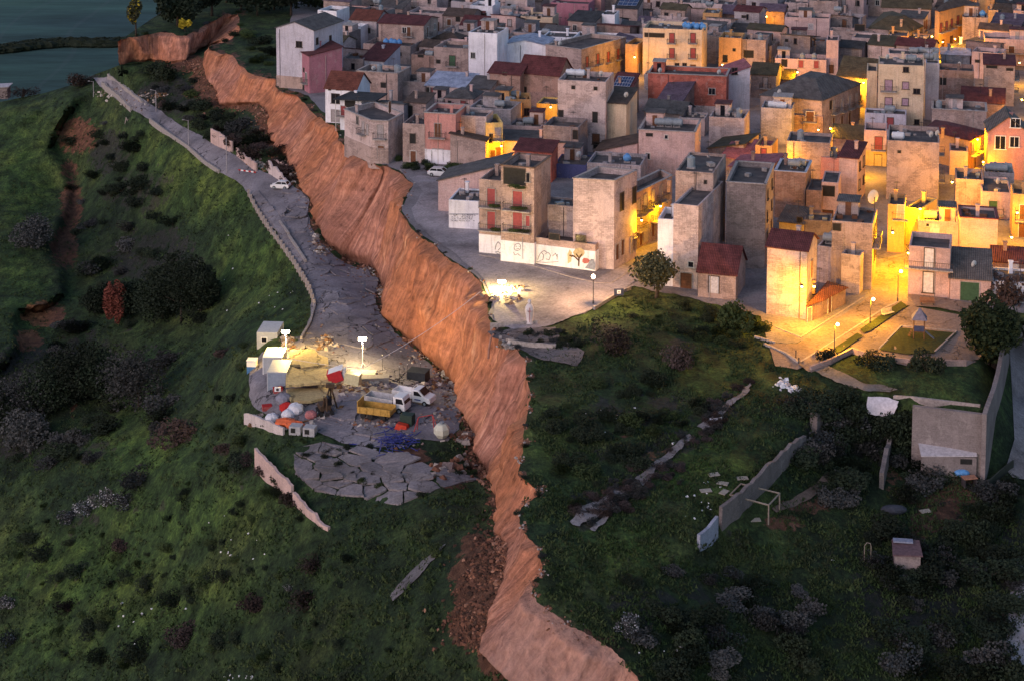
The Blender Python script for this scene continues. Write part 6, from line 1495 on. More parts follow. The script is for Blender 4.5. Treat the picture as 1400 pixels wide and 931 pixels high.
def truck(loc, rz, lab, kind):
    root = empty('van' if kind == 'van' else 'tipper_truck', loc, rz, lab, 'van' if kind == 'van' else 'truck')
    wht = CARW
    if kind == 'van':
        m = MB(); m.prof([(.2,.4),(.2,2.0),(1.1,2.05),(1.9,1.3),(2.7,1.1),(2.8,.45)], -.95,.95); o = m.build('cab', wht, root); bv = o.modifiers.new('b','BEVEL'); bv.width = .07; bv.segments = 2
        g = MB(); g.add([(1.16,-.82,2.0),(1.16,.82,2.0),(1.86,.86,1.36),(1.86,-.86,1.36)], [(0,1,2,3)]); g.v = [(x+.05,y,z+.06) for x,y,z in g.v]; g.build('windscreen', GLASS, root)
        for s in (-1,1):
            g = MB(); g.prof([(.45,1.3),(.45,1.85),(1.05,1.85),(1.6,1.3)], min(s*.955,s*.975), max(s*.955,s*.975)); g.build('side_window', GLASS, root)
        m = MB(); m.box((-1.3,0,.85),(2.9,1.9,.12))
        for s in (-1,1): m.box((-1.3,s*.93,1.2),(2.9,.06,.6))
        m.box((-2.72,0,1.2),(.06,1.8,.6)); m.tube((.1,-.85,1),(.1,-.85,2.1),.05); m.tube((.1,.85,1),(.1,.85,2.1),.05); m.tube((.1,-.85,2.1),(.1,.85,2.1),.05); m.build('load_bed', wht, root)
        s_ = MB(); s_.box((1.0,-.97,.78),(.9,.02,.16)); s_.box((1.0,.97,.78),(.9,.02,.16)); s_.build('side_marking', m_plain('marking_blue',(.05,.08,.25)), root)
        wx = (-1.7,2.0); lw = .36
    else:
        m = MB(); m.prof([(1.0,.55),(1.0,2.25),(2.35,2.25),(2.6,1.5),(2.65,.5)], -.95,.95); o = m.build('cab', wht, root); bv = o.modifiers.new('b','BEVEL'); bv.width = .06; bv.segments = 2
        g = MB(); g.add([(2.39,-.82,2.1),(2.39,.82,2.1),(2.64,.84,1.42),(2.64,-.84,1.42)], [(0,1,2,3)]); g.build('windscreen', GLASS, root)
        for s in (-1,1):
            g = MB(); g.prof([(1.4,1.4),(1.4,2.05),(2.25,2.05),(2.5,1.4)], min(s*.96,s*.98), max(s*.96,s*.98)); g.build('side_window', GLASS, root)
        m = MB(); m.box((-1.1,0,1.0),(4.0,1.9,.12))
        for s in (-1,1): m.box((-1.1,s*.95,1.4),(4.0,.07,.75))
        m.box((-3.07,0,1.4),(.07,1.84,.7)); m.box((.87,0,1.55),(.07,1.84,1.0)); m.build('tipper_body', m_plain('bed_grey',(.38,.38,.4),.6), root)
        wx = (-2.1,1.85); lw = .42
    m = MB(); m.box((-.2,0,.55),(5,.8,.22)); m.build('chassis', IRON, root)
    for x in wx:
        for s in (-1,1):
            w = MB(); w.tube((x,s*.7,lw),(x,s*.98,lw),lw,n=16); q = w.build('wheel', BLACK, root); h = MB(); h.tube((x,s*.975,lw),(x,s*1.0,lw),lw*.5,n=10); h.build('rim', TANK_G, q)
    for s in (-1,1):
        h = MB(); h.box((2.76 if kind=='van' else 2.67,s*.7,.85),(.1,.3,.18)); h.build('headlight', DISH, root)
    return root
truck(GL(532,560,.2), R(-22), 'white cab tipper truck with an empty grey bed in the work yard', 'truck')
truck(GL(566,549,.2), R(-24), 'white pickup van with open bed, right of the tipper truck', 'van')
root = empty('yellow_skip', GL(515,570,.2), R(-18), 'yellow tipper skip standing in front of the white cab truck', 'skip')
YEL = m_plain('skip_yellow', (.42,.25,.06), .6, 0, .3)
m = MB(); m.box((0,0,.75),(4.4,2.1,.12))
for s in (-1,1): m.box((0,s*1.03,1.15),(4.4,.08,.8))
m.box((-2.2,0,1.45),(.1,2.1,1.5)); m.box((2.2,0,1.0),(.1,2.1,.5))
for k in range(5):
    for s in (-1,1): m.box((-1.9+k*.95,s*1.09,1.15),(.1,.08,.8))
m.build('skip_body', YEL, root)
m = MB(); m.box((0,0,.5),(4.2,.9,.3)); m.build('chassis', IRON, root)
for x in (-1.5,-.5,1.2):
    for s in (-1,1): w = MB(); w.tube((x,s*.7,.36),(x,s*.98,.36),.36,n=14); w.build('wheel', BLACK, root)

def cabin(px, py, w, d, h, rz, mat, lab, roofm, win=True, door=False):
    root = empty('site_cabin', GL(px,py,.05), rz, lab, 'site cabin', 'white site cabins on the lower road')
    m = MB(); m.box((w/2,d/2,h/2+.1),(w,d,h)); 
    k = .22
    while k < w: m.box((k,-.02,h/2+.1),(.06,.04,h-.15)); k += .3
    m.build('wall', mat, root)
    r = MB(); r.box((w/2,d/2,h+.16),(w+.12,d+.12,.12)); 
    for x in (0,w):
        for y in (0,d): r.box((x,y,h/2+.1),(.12,.12,h+.1))
    r.build('roof', roofm, root)
    if win:
        f = MB(); f.box((w*.35,-.06,h*.62),(.95,.05,.85)); q = f.build('window', WHITE_P, root); g = MB(); g.box((w*.35,-.1,h*.62),(.7,.04,.62)); g.build('pane', GLASS, q)
    if door:
        f = MB(); f.box((w*.72,-.06,1.05),(.8,.05,1.95)); q = f.build('door', WHITE_P, root); g = MB(); g.box((w*.6,-.1,1.05),(.05,.05,.14)); g.build('handle', IRON, q)
    return root
CABM = m_plain('cabin_white', (.42,.44,.48), .5, 0, .12); CABB = m_plain('cabin_blue', (.28,.33,.42), .5, 0, .12)
cabin(352,478,2.9,4.6,2.4,R(-4),CABM,'white site cabin with a dark square window, farthest of the cabins',CABM)
cabin(360,512,2.6,3.6,2.3,R(-2),CABM,'middle white site cabin under the work light',WHITE_P,False,True)
cabin(366,535,2.55,4.4,2.5,R(-2),CABB,'nearest blue grey site cabin beside the lit roof slab',CABM,False)
root = empty('air_conditioner', GL(380,534,1.6), R(-2), 'small white air conditioner on the nearest cabin wall', 'air conditioner')
m = MB(); m.box((.0,-.18,.3),(.8,.3,.55)); m.build('case', WHITE_P, root); g = MB(); g.tube((0,-.34,.3),(0,-.36,.3),.2,n=14); g.build('fan', IRON, root)
root = empty('portable_toilet', GL(337,512,.05), R(-4), 'small blue and white booth left of the cabins', 'booth')
m = MB(); m.box((.7,.6,.6),(1.3,1.2,1.1)); m.build('lower_wall', m_plain('booth_blue',(.05,.14,.36),.5), root); m = MB(); m.box((.7,.6,1.55),(1.3,1.2,.8)); m.box((.7,.6,2.0),(1.4,1.3,.1)); m.build('roof', WHITE_P, root)

# tumbled red and white booth
root = empty('overturned_booth', GL(470,528,.6), R(-8), 'tilted booth with one red side and a pale yellow side on the rubble', 'booth')
m = MB(); m.box((-1.1,0,1.5),(1.9,1.4,1.5),.1,0,.12,-.35); m.build('red_side', m_plain('booth_red',(.45,.03,.04),.5,0,.15), root)
m = MB(); m.box((1.2,.2,1.1),(2.0,1.5,1.4),-.05,0,-.1,.1); m.build('pale_side', m_plain('booth_pale',(.55,.5,.3),.5,0,.15), root)
m = MB(); m.box((-1.1,0,2.27),(2.0,1.5,.1),.1,0,.12,-.35); m.tube((.05,0,2.5),(.05,0,1.0),.3,n=10); m.build('white_frame', WHITE_P, root)

# digger
root = empty('excavator', GL(444,565,.1), R(-70), 'small dark excavator with its arm folded above the yard', 'excavator')
DK = m_plain('digger_dark',(.07,.045,.03),.6,0,.3)
m = MB()
for s in (-1,1): m.box((0,s*.7,.28),(2.2,.4,.55)); m.tube((-1.1,s*.5,.28),(-1.1,s*.9,.28),.28,n=12); m.tube((1.1,s*.5,.28),(1.1,s*.9,.28),.28,n=12)
m.build('tracks', BLACK, root)
m = MB(); m.box((-.2,0,.95),(1.8,1.4,.7)); m.build('engine_house', DK, root)
m = MB(); m.box((.2,.3,1.75),(1.0,.8,1.0)); m.build('cab', GLASS, root)
m = MB(); m.path([(.6,-.3,1.1),(1.3,-.3,2.7),(2.2,-.3,3.0)],.16,8); m.path([(2.2,-.3,3.0),(2.5,-.3,1.3)],.12,8); m.build('arm', DK, root)
m = MB(); m.box((2.45,-.3,1.0),(.5,.6,.6),0,0,0,.4); m.build('bucket', IRON, root)
root = empty('steel_tripod', GL(452,560,.1), R(0), 'forked steel tripod standing beside the excavator', 'machine')
m = MB(); m.path([(-.9,0,0),(0,0,3.4),(.9,0,0)],.12,6); m.tube((0,.9,0),(0,0,3.4),.1); m.box((0,0,3.3),(1.1,.6,.5)); m.build('legs', DK, root)

def bag(px, py, r, mat, lab, cat='bag', sq=.75):
    o = MB().sphere((0,0,r*.6), r, 12, 8, (1,.85,sq), 0, .09).build('bulk_bag', mat, None, GL(px,py)); tag(o, lab, cat); return o
BR = m_plain('bag_red',(.4,.02,.02),.7,0,.2); BO = m_plain('tarp_orange',(.6,.13,.05),.7,0,.2); BW = m_plain('bag_white',(.55,.56,.62),.7,0,.15); BG = m_plain('bag_grey',(.2,.2,.25),.7,0,.2)
bag(391,562,.9,BR,'bright red bulk bag on the heap'); bag(404,566,1.1,BW,'large white bulk bag beside the red one'); bag(394,572,.9,BW,'smaller white bag in the middle of the heap')
bag(388,552,1.1,BG,'grey rounded bag behind the red one'); bag(372,577,.9,BW,'white sack at the left end of the heap'); bag(425,572,.8,m_plain('bag_rose',(.4,.15,.15),.7),'rose coloured sack right of the white one')
for x,y,s,l in ((392,581,1.6,'orange tarpaulin bundle in front of the white bags'),(404,585,1.2,'second orange bundle, at the right of the heap')):
    o = MB().sphere((0,0,.4),1,12,8,(s,.8,.5),0,.14).build('tarpaulin_bundle', BO, None, GL(x,y)); tag(o, l, 'tarpaulin')
for x,y,l in ((365,560,'pinkish red crate left of the bags'),(380,536,'red plastic crates at the foot of the nearest cabin')):
    r_ = empty('crate', GL(x,y), .3, l, 'crate'); m = MB(); m.box((0,0,.3),(1.2,.8,.6)); m.build('crate_body', m_plain('crate_rose',(.35,.08,.08),.7), r_)
    m = MB(); m.box((0,0,.63),(1.26,.86,.08)); m.build('rim', BR, r_)
for x,y,l in ((405,592,'left concrete manhole block below the bags'),(424,594,'right concrete manhole block below the bags')):
    r_ = empty('concrete_block', GL(x,y), -.2, l, 'concrete block'); m = MB(); m.box((0,0,.55),(1.5,1.3,1.1)); m.build('block', m_plain('block_grey',(.35,.35,.37),.8,0,.2), r_); m = MB(); m.box((-.2,-.66,.6),(.6,.04,.6)); m.build('opening', BLACK, r_)  # the opening is a black plate, inner shadow put into its colour
m = MB()
for _ in range(110):
    a = Vector((random.gauss(0,1.3),random.gauss(0,1.7),random.uniform(.05,.6))); d = Vector((random.gauss(0,1),random.gauss(0,.6),random.gauss(0,.15))).normalized()*random.uniform(.4,1.2)
    m.tube(a-d,a+d,.05,n=5)
tag(m.build('pipe_heap', m_plain('pipe_blue',(.035,.045,.2),.5,0,.5), None, GL(545,604)), 'tangled heap of blue pipes in the hole of the yard', 'pipes', None, 'stuff')
m = MB(); m.path([(0,0,.15),(2.5,-.6,.2),(5,-1.6,.1)],.12,6); tag(m.build('pipe', m_plain('pipe_blue',(.06,.07,.32)), None, GL(478,608)), 'blue pipe lying along the edge of the lower yard', 'pipe')
r_ = empty('plastic_tank', GL(604,598,.05), .4, 'pale faceted plastic tank at the foot of the cliff', 'tank'); m = MB(); m.sphere((0,0,.9),1.05,7,5,(1,1,.95)); m.build('tank_body', m_plain('tank_cream',(.5,.5,.42),.6,0,.1), r_); m = MB(); m.tube((0,0,1.8),(0,0,2.0),.3,n=10); m.build('lid', TANK_G, r_)
r_ = empty('generator', GL(550,588), R(-20), 'red generator with a dark green frame in front of the trucks', 'generator'); m = MB(); m.box((0,0,.5),(1.7,1.0,.7),0,0,0,.1,.8); m.build('housing', m_plain('housing_red',(.45,.04,.02),.5), r_); m = MB(); m.box((.2,1.2,.9),(1.6,1.2,1.6)); m.build('frame_box', m_plain('frame_green',(.03,.05,.04),.7), r_)
r_ = empty('red_frame', GL(583,590), .3, 'light red metal frame standing right of the generator', 'frame'); m = MB(); m.path([(-1.6,0,.2),(-1.0,0,2.0),(.8,0,2.1),(1.0,0,.1)],.06,6); m.path([(-1,.8,0),(-1.0,0,2.0)],.05,5); m.path([(1.2,.9,0),(.8,0,2.1),(1.4,-.6,0)],.05,5); m.build('tubes', m_plain('tube_red',(.4,.06,.06),.5), r_)
def box_thing(name, px, py, G, dims, mat, lab, cat, rz=0, z=0.0, sub=None):
    r_ = empty(name, G(px,py,z), rz, lab, cat); m = MB(); m.box((0,0,dims[2]/2),dims); m.build('body', mat, r_); m = MB(); m.box((0,0,dims[2]+.04),(dims[0]*1.04,dims[1]*1.04,.08)); m.build(sub or 'lid', mat if not sub else CONC, r_); return r_
box_thing('container', 496,514,GL,(3.4,1.6,.5),m_plain('lit_slab',(.5,.46,.36),.8),'pale concrete beam lying in the floodlight','beam',-.1,.1)
box_thing('container', 512,522,GL,(3.8,1.4,.7),m_plain('grey_block',(.22,.2,.2),.8),'dark grey block right of the pale beam','block',.1,.05)
box_thing('skip', 572,520,GL,(2.6,2.0,1.4),m_plain('skip_dark',(.035,.04,.045),.7),'dark green covered skip behind the white van','skip',-.3,.05)
r_ = empty('timber', GL(520,402,.3), .6, 'two long planks leaning at the foot of the cliff', 'planks'); 
for a,b in (((0,0,0),(4.5,1.5,2.6)),((.4,-.6,0),(3.6,1.2,3.0))): m = MB(); m.tube(a,b,.12,n=5); m.build('plank', m_plain('plank_wood',(.3,.22,.18),.9), r_)
# barrier with stripes
r_ = empty('striped_barrier', GL(338,240), R(-28), 'red and white striped barrier across the upper road', 'barrier')
for k in range(7):
    m = MB(); m.box((-1.8+k*.6,0,.8),(.58,.06,.25),0,0,0,0); m.build('stripe', WHITE_P if k%2 else BR, r_)
[MB().tube((q,0,0),(q,0,1),.05).build('leg', IRON, r_) for q in (-1.8,1.8)]
r_ = empty('trestle', GL(171,170), R(-10), 'pale fence remnant at the start of the grassy slope', 'fence')
m = MB(); m.path([(0,0,0),(.3,0,1.6),(.8,0,0)],.1,6); m.build('post', COPE, r_); m = MB(); m.box((3.6,0,1.0),(6.0,.1,.5),0,0,0,-.02); m.build('board', m_plain('board_dark',(.1,.08,.08)), r_); m = MB(); m.box((6.8,0,.9),(.5,.4,1.8)); m.build('post', COPE, r_)
for i,(x,y0,y1,lab) in enumerate([(128,133,112,'pole at the far end of the road'),(213.5,154,124,'thin pole where the road starts to descend'),(258,203,165,'lamp pole halfway down the upper road'),(310,238,188,'tallest thin pole beside the bend of the upper road')]):
    p = GL(x,y0); h = height_at(p.y,y1)-p.z; r_ = empty('street_pole', p, 0, lab, 'pole', None); m = MB(); m.tube((0,0,-.2),(0,0,h),.11,.07,8); m.build('pole', m_plain('pole_grey',(.32,.3,.32),.6), r_); m = MB(); m.tube((0,0,h-.1),(-.9,-.2,h+.15),.04); m.box((-1.0,-.2,h+.15),(.5,.2,.1)); m.build('arm', m_plain('pole_grey',(.32,.3,.32),.6), r_)
for i,(x,y,s) in enumerate([(546,525,2.4),(557,522,2.4),(575,520,2.4),(523,507,2.2)]):
    r_ = empty('steel_rod', GL(x,y), 0, 'thin upright steel rod on the lit road', 'rod', 'steel rods on the lit road'); m = MB(); m.tube((0,0,0),(0,0,s),.03); m.build('rod', IRON, r_); m = MB(); m.tube((0,0,s),(0,0,s+.08),.05); m.build('cap', WHITE_P, r_)
# cables
a = GU(657,399,1.0); b = GL(496,503,3.9); c_ = GL(391,489,3.5); m = MB()
def sag(a, b, s, n=14): return [a.lerp(b,k/n)-Vector((0,0,s*4*(k/n)*(1-k/n))) for k in range(n+1)]
CAB = m_plain('cable_pale',(.55,.5,.5),.6)
tag(MB().path(sag(a,b,.6),.035,5).build('cable', CAB), 'long pale cable from the cliff edge down to the yard floodlight', 'cable')
tag(MB().path(sag(b,c_,.2),.03,5).build('cable', CAB), 'short cable from the yard floodlight to the cabins', 'cable')

# ------------------------------------------------------------------ statue, playground, benches, sign
p = GU(724,443,.1); r_ = empty('statue', p, 0, 'white statue of a hooded figure bearing a cross near the cliff edge', 'statue')
STW = m_plain('statue_white',(.6,.54,.54),.7,0,.12)
m = MB(); n = 14; rings = [(0,.62),(.15,.62),(.4,.5),(.9,.56),(1.5,.66),(2.0,.74),(2.5,.66),(2.85,.45),(3.0,.26)]; vs = []; fs = []
for z, q in rings:
    for k in range(n):
        t = 6.2832*k/n; w = 1+.06*math.sin(5*t+z*2); vs.append((q*w*math.cos(t), q*.7*w*math.sin(t), z))
for j in range(len(rings)-1):
    for k in range(n): fs.append((j*n+k,j*n+(k+1)%n,(j+1)*n+(k+1)%n,(j+1)*n+k))
m.add(vs,fs); m.build('robe', STW, r_, smooth=True)
m = MB(); m.sphere((0,-.02,3.2),.27,12,8,(.9,1,1.15)); m.tube((0,0,2.9),(0,0,3.1),.16); m.build('head', STW, r_, smooth=True); r_.scale = (.8,.8,.9)
m = MB(); m.sphere((0,.06,3.28),.33,12,8,(1,.9,1.1)); m.build('hood', STW, r_, smooth=True)
m = MB()
for s in (-1,1): m.tube((s*.62,-.1,2.35),(s*.2,-.6,1.9),.16,.1,8)
m.build('sleeve', STW, r_, smooth=True)
m = MB(); m.box((0,-.66,1.5),(.09,.06,2.1)); m.box((0,-.67,2.05),(.6,.06,.09)); m.build('cross', m_plain('cross_pink',(.35,.12,.12),.7), r_)
m = MB(); m.box((0,0,-.15),(1.9,1.5,.4)); m.build('plinth', CONC, r_)

p = GU(*zp(8,838,325),.1); r_ = empty('playground_tower', p, R(-12), 'wooden play tower with a pointed roof and slide on the lawn', 'play tower')
WD = m_plain('play_wood',(.13,.07,.04),.8,0,.3)
for x in (-.65,.65):
    for y in (-.65,.65): m = MB(); m.tube((x,y,0),(x,y,2.75),.07); m.build('post', WD, r_)
m = MB(); m.add([(-.95,-.95,2.7),(.95,-.95,2.7),(.95,.95,2.7),(-.95,.95,2.7),(0,0,4.1)],[(0,1,4),(1,2,4),(2,3,4),(3,0,4),(3,2,1,0)]); m.build('roof', m_plain('play_roof',(.16,.15,.2),.7), r_)
m = MB(); m.box((0,0,1.15),(1.4,1.4,.1)); m.build('deck', WD, r_)
m = MB(); m.box((0,-.68,1.6),(1.3,.05,.7)); m.box((-.68,0,1.6),(.05,1.3,.7)); m.build('panel', m_plain('play_blue',(.05,.06,.12),.7), r_)
m = MB(); m.slab([(.7,-.35,1.2),(.7,.35,1.2),(2.0,.35,.15),(2.0,-.35,.15)],.05); m.build('slide', m_plain('play_slide',(.14,.16,.2),.5), r_)
m = MB()
for k in range(4): m.box((-.95-k*.12,0,1.0-k*.28),(.3,.7,.05))
m.build('ladder', WD, r_)
def bench(px, py, rz, mat, lab):
    r_ = empty('bench', GU(px,py,.08), rz, lab, 'bench'); m = MB(); m.box((0,0,.45),(1.9,.5,.07)); m.build('seat', mat, r_); m = MB(); m.box((0,.27,.75),(1.9,.06,.5),0,0,-.15); m.build('backrest', mat, r_)
    for s in (-1,1): m = MB(); m.box((s*.8,0,.21),(.1,.45,.42)); m.build('leg', IRON, r_)
bench(*zp(8,675,205), R(35), m_plain('bench_pale',(.55,.45,.3),.7), 'pale bench on the verge beside the lit promenade'); bench(*zp(8,883,145), R(-4), m_plain('bench_brown',(.2,.1,.06),.7), 'dark slatted bench facing the playground lawn')
r_ = empty('notice_board', GU(846,407,.05), R(8), 'small dark notice board with a white emblem below the olive tree', 'sign'); m = MB(); m.box((0,0,.75),(1.3,.1,.95)); m.build('board', m_plain('board_blue',(.04,.05,.09),.6), r_)
m = MB(); m.box((0,-.07,.78),(.5,.03,.5)); m.build('emblem', WHITE_P, r_); m = MB(); m.sphere((0,-.09,.78),.1,8,6,(1,.3,1)); m.build('emblem_dot', IRON, r_)
for s in (-.5,.5): m = MB(); m.tube((s,0,-.1),(s,0,.3),.04); m.build('leg', IRON, r_)
for x,y,lab in ((1088,490,'short iron bollard on the lower kerb of the street'),(1092,500,'second short bollard below the first')):
    r_ = empty('bollard', GU(x,y), 0, lab, 'bollard'); m = MB(); m.tube((0,0,0),(0,0,.9),.07); m.build('shaft', IRON, r_); m = MB(); m.sphere((0,0,.95),.1,8,6); m.build('cap', IRON, r_)
# metal frame pergola, goal frame, shed and garden things
def at_frame(pts):  return [GU(x,y,z) for x,y,z in pts]
FR = m_plain('frame_pale',(.24,.2,.17),.6)
r_ = empty('metal_frame', GU(1050,705), 0, 'open rusty pergola frame beside the long garden wall', 'frame'); o0 = GU(1050,705)
q = [P(998,676,-2.9),P(1051,690,-3.6),P(1066,674,-3.6),P(1013,661,-2.9)]
m = MB()
for a,b in zip(q,q[1:]+q[:1]): m.tube(a-o0,b-o0,.09,n=6)
m.build('top_bar', FR, r_)
for k in (1,2):
    g = GU(*( (1051,703) if k==1 else (1066,694))); m = MB(); m.tube(q[k]-o0,Vector((q[k].x,q[k].y,g.z-.3))-o0,.08,n=6); m.build('leg', FR, r_)
p = GU(1186,768); r_ = empty('goal_frame', p, R(8), 'thin white tubular frame standing in the dark field', 'frame'); m = MB(); m.path([(-.35,0,0),(-.35,0,1.8),(-.1,0,2.1),(.25,0,2.0),(.35,0,1.7),(.35,0,0)],.04,6); m.build('tube', FR, r_); m = MB(); m.box((.35,0,-.02),(.3,.3,.06)); m.build('foot', CONC, r_)
p = GU(1240,782); r_ = empty('garden_shed', p, R(-8), 'little garden shed with a faded pinkish flat roof', 'shed'); m = MB(); m.box((0,1,.9),(2.6,2.6,2.2)); m.build('wall', wall_m('dark'), r_); m = MB(); m.slab([(-1.5,-.5,2.0),(1.5,-.5,2.1),(1.4,2.6,2.3),(-1.4,2.6,2.2)],.12); m.build('roof', m_plain('shed_roof',(.12,.075,.085),.9,0,.3), r_); m = MB(); m.box((-.3,2.0,2.4),(2,.8,.15)); m.build('roof_sheet', m_plain('sheet_blue',(.2,.22,.3),.8), r_)
p = GU(1320,640); r_ = empty('lean_to', p, R(-4), 'white corrugated lean-to at the foot of the retaining wall', 'shed')
m = MB(); m.slab([(-5.2,-1.4,1.9),(1.0,-1.4,2.1),(1.0,1.4,2.9),(-5.2,1.4,2.7)],.1); m.build('roof', m_plain('sheet_white',(.42,.39,.42),.8,0,.25), r_); m = MB(); m.box((-2.1,-1.2,.7),(6.1,.2,2.3)); m.build('wall', RW, r_); m = MB(); m.box((-.2,-1.32,1.35),(1.3,.06,.6)); m.build('opening', BLACK, r_)  # black plate paints the shadow inside the opening
p = GU(1315,652); tag(MB().sphere((0,0,.5),.75,12,8,(1.2,.7,.6)).build('water_drum', TANK_B, None, p), 'blue plastic drum in front of the lean-to', 'drum')
r_ = empty('garden_table', GU(1325,664), .2, 'orange topped table in the garden under the park wall', 'table'); m = MB(); m.box((0,0,1.0),(1.6,1.0,.08)); m.build('tabletop', m_plain('table_orange',(.35,.17,.11),.8), r_)
for x in (-.7,.7): m = MB(); m.box((x,0,.5),(.1,.9,1.0)); m.build('leg', IRON, r_)
tag(MB().sphere((0,0,.3),.9,12,8,(1.6,.8,.55),0,.05).build('covered_heap', m_plain('tarp_blue',(.04,.045,.06),.8), None, GU(1222,700)), 'blue grey tarpaulin mound in the garden', 'tarpaulin')
for i,(x,y,a) in enumerate([(976,650,.3),(988,662,-.4),(965,672,.2),(990,674,1.0),(1015,655,.1),(1015,676,.6),(1032,712,.1),(1265,700,.3)]):
    tag(MB().slab([(-.6,-.35,.15),(.6,-.35,.15),(.6,.35,.2),(-.6,.35,.2)],.06).build('board', m_plain('board_pale',(.3,.27,.23),.8), None, GU(x,y), a), 'pale board dropped on the grass near the pergola frame', 'board', 'boards scattered near the pergola frame')
r_ = empty('pipe', GU(676,462), .2, 'bent rusty pipe sticking out of the cliff edge', 'pipe'); m = MB(); m.path([(0,0,.6),(-.5,-.3,.2),(-.8,-.5,-1.2),(-.9,-.6,-2.4)],.14,7); m.build('pipe_run', m_plain('pipe_rust',(.3,.16,.12),.8), r_); m = MB(); m.tube((.05,.02,.62),(-.1,-.05,.5),.2); m.build('collar', IRON, r_)
r_ = empty('ridge_house', GL(-2,133,0), 0, 'low dark shed with pale roof on the ridge at the left edge', 'shed'); m = MB(); m.box((0,1,1),(5,3,3)); m.build('wall', wall_m('dark'), r_); m = MB(); m.slab([(-3,-1,2.6),(3,-1,2.9),(3,3,3.1),(-3,3,2.8)],.15); m.build('roof', m_plain('sheet_white',(.42,.39,.42)), r_)
# hedgerow in the valley
m = MB()
for k in range(420):
    t = k/419; x = -60+t*260+random.uniform(-1,1); y = 71-t*14+random.uniform(-1.2,1.2)+2*math.sin(t*9); v = P(x,y,-91); s = random.uniform(1.5,4); m.sphere((v.x,v.y,v.z+s*.2),s,7,5,(1.6,1,.6),0,.35)
tag(m.build('hedgerow', LEAF['dark']), 'dark hedgerow crossing the distant valley field', 'hedge')

# ------------------------------------------------------------------ mural, graffiti, shop of details on facades
def on_face(b, e, px, py, off=.03):
    u, z = hit(b, e, px, py); (x0,y0),(x1,y1) = b.poly[e], b.poly[(e+1)%len(b.poly)]; L = math.hypot(x1-x0,y1-y0); dx,dy = (x1-x0)/L,(y1-y0)/L
    return Vector((x0+dx*u+dy*off, y0+dy*u-dx*off, z))
def draw(b, e, z, lines, mat, name, r=.05, off=.13):
    m = MB()
    for ln in lines: m.path([on_face(b,e,*zp(z,x,y),off) for x,y in ln], r, 5)
    return m.build(name, mat, b.root)
def patch(b, e, z, poly, mat, name, off=.12):
    return MB().slab([on_face(b,e,*zp(z,x,y),off) for x,y in poly],.0).build(name, mat, b.root) if 0 else MB().add([on_face(b,e,*zp(z,x,y),off) for x,y in poly],[tuple(range(len(poly)))]).build(name, mat, b.root)
mb_ = BLD['mural']; PG = m_plain('paint_grey',(.22,.24,.30),.9); PY = m_plain('paint_yellow',(.42,.34,.2),.9); PR = m_plain('paint_red',(.35,.12,.11),.9); PB = m_plain('paint_brown',(.1,.06,.04),.9)
patch(mb_,0,4,[(868,640),(880,622),(905,616),(925,626),(930,645),(918,662),(895,668),(875,660)],PY,'mural_leaves')
draw(mb_,0,4,[[(898,712),(900,670),(885,648)],[(900,672),(915,650)],[(900,685),(880,665),(862,655)],[(850,655),(865,662)]],PB,'mural_tree',.1,.16)
patch(mb_,0,4,[(918,680),(925,670),(945,672),(958,682),(950,696),(930,700),(918,692)],PR,'mural_heart',.14)
patch(mb_,0,4,[(955,690),(962,676),(978,676),(986,700),(984,735),(930,722),(945,705)],PG,'mural_figure',.13)
patch(mb_,0,4,[(840,700),(838,650),(850,625),(862,640),(858,690)],m_plain('paint_pale_yellow',(.5,.42,.25),.9),'mural_glow',.11)
draw(mb_,0,4,[[(680,680),(690,655),(700,640),(712,655),(708,680),(690,685)],[(720,650),(735,640),(748,655),(742,680),(725,676)],[(760,660),(775,645),(785,668)],[(700,640),(715,630),(730,642)],[(675,690),(720,694),(790,690)],[(785,650),(783,680)]],PG,'mural_sketch',.05)
bw = BLD['four']
draw(bw,0,4,[[(555,615),(562,598),(578,592),(590,602),(590,622),(575,632),(560,628),(555,615)],[(565,608),(570,610)],[(580,608),(585,610)],[(568,622),(582,620)],[(552,640),(560,655),(575,648),(590,660)],[(600,560),(602,675)]],PG,'wall_drawing',.045)
draw(BLD['fourw'],0,4,[[(455,625),(460,600),(470,585),(482,595),(484,615),(470,630)],[(455,640),(470,636),(484,645)],[(462,645),(475,650),(484,640)]],PG,'wall_drawing',.05)
gl = []
for r0 in range(4):
    x = 222
    while x < 350:
        if random.random() < .8: gl.append([(x,444+r0*10+random.uniform(-2,2)),(x+random.uniform(3,8),441+r0*10+random.uniform(-2,2)),(x+random.uniform(6,10),446+r0*10)])
        x += random.uniform(10,15)
draw(BLD['graf'],0,4,gl,m_plain('paint_dark',(.09,.08,.09),.9),'graffiti',.028)
patch(BLD['graf'],0,4,[(210,436),(366,436),(366,441),(210,441)],PG,'painted_band',.05)
# plants on the balconies
for x,y,k in ((560,290,'four'),(590,298,'four'),(570,408,'four'),(600,408,'four'),(560,525,'four'),(615,528,'four'),(455,395,'fourw'),(465,520,'fourw')):
    b = BLD[k]; v = on_face(b,0,*zp(4,x,y),.8); ca, sa = math.cos(b.th), math.sin(b.th)
    w = Vector((b.loc[0]+v.x*ca-v.y*sa, b.loc[1]+v.x*sa+v.y*ca, v.z))
    o = link('balcony_plant', bush_proto('green',1), None, w); o.scale = (.85,.5,.55); tag(o, 'potted plants hanging over a balcony of the four storey block', 'plant', 'plants on the balconies of the four storey block')
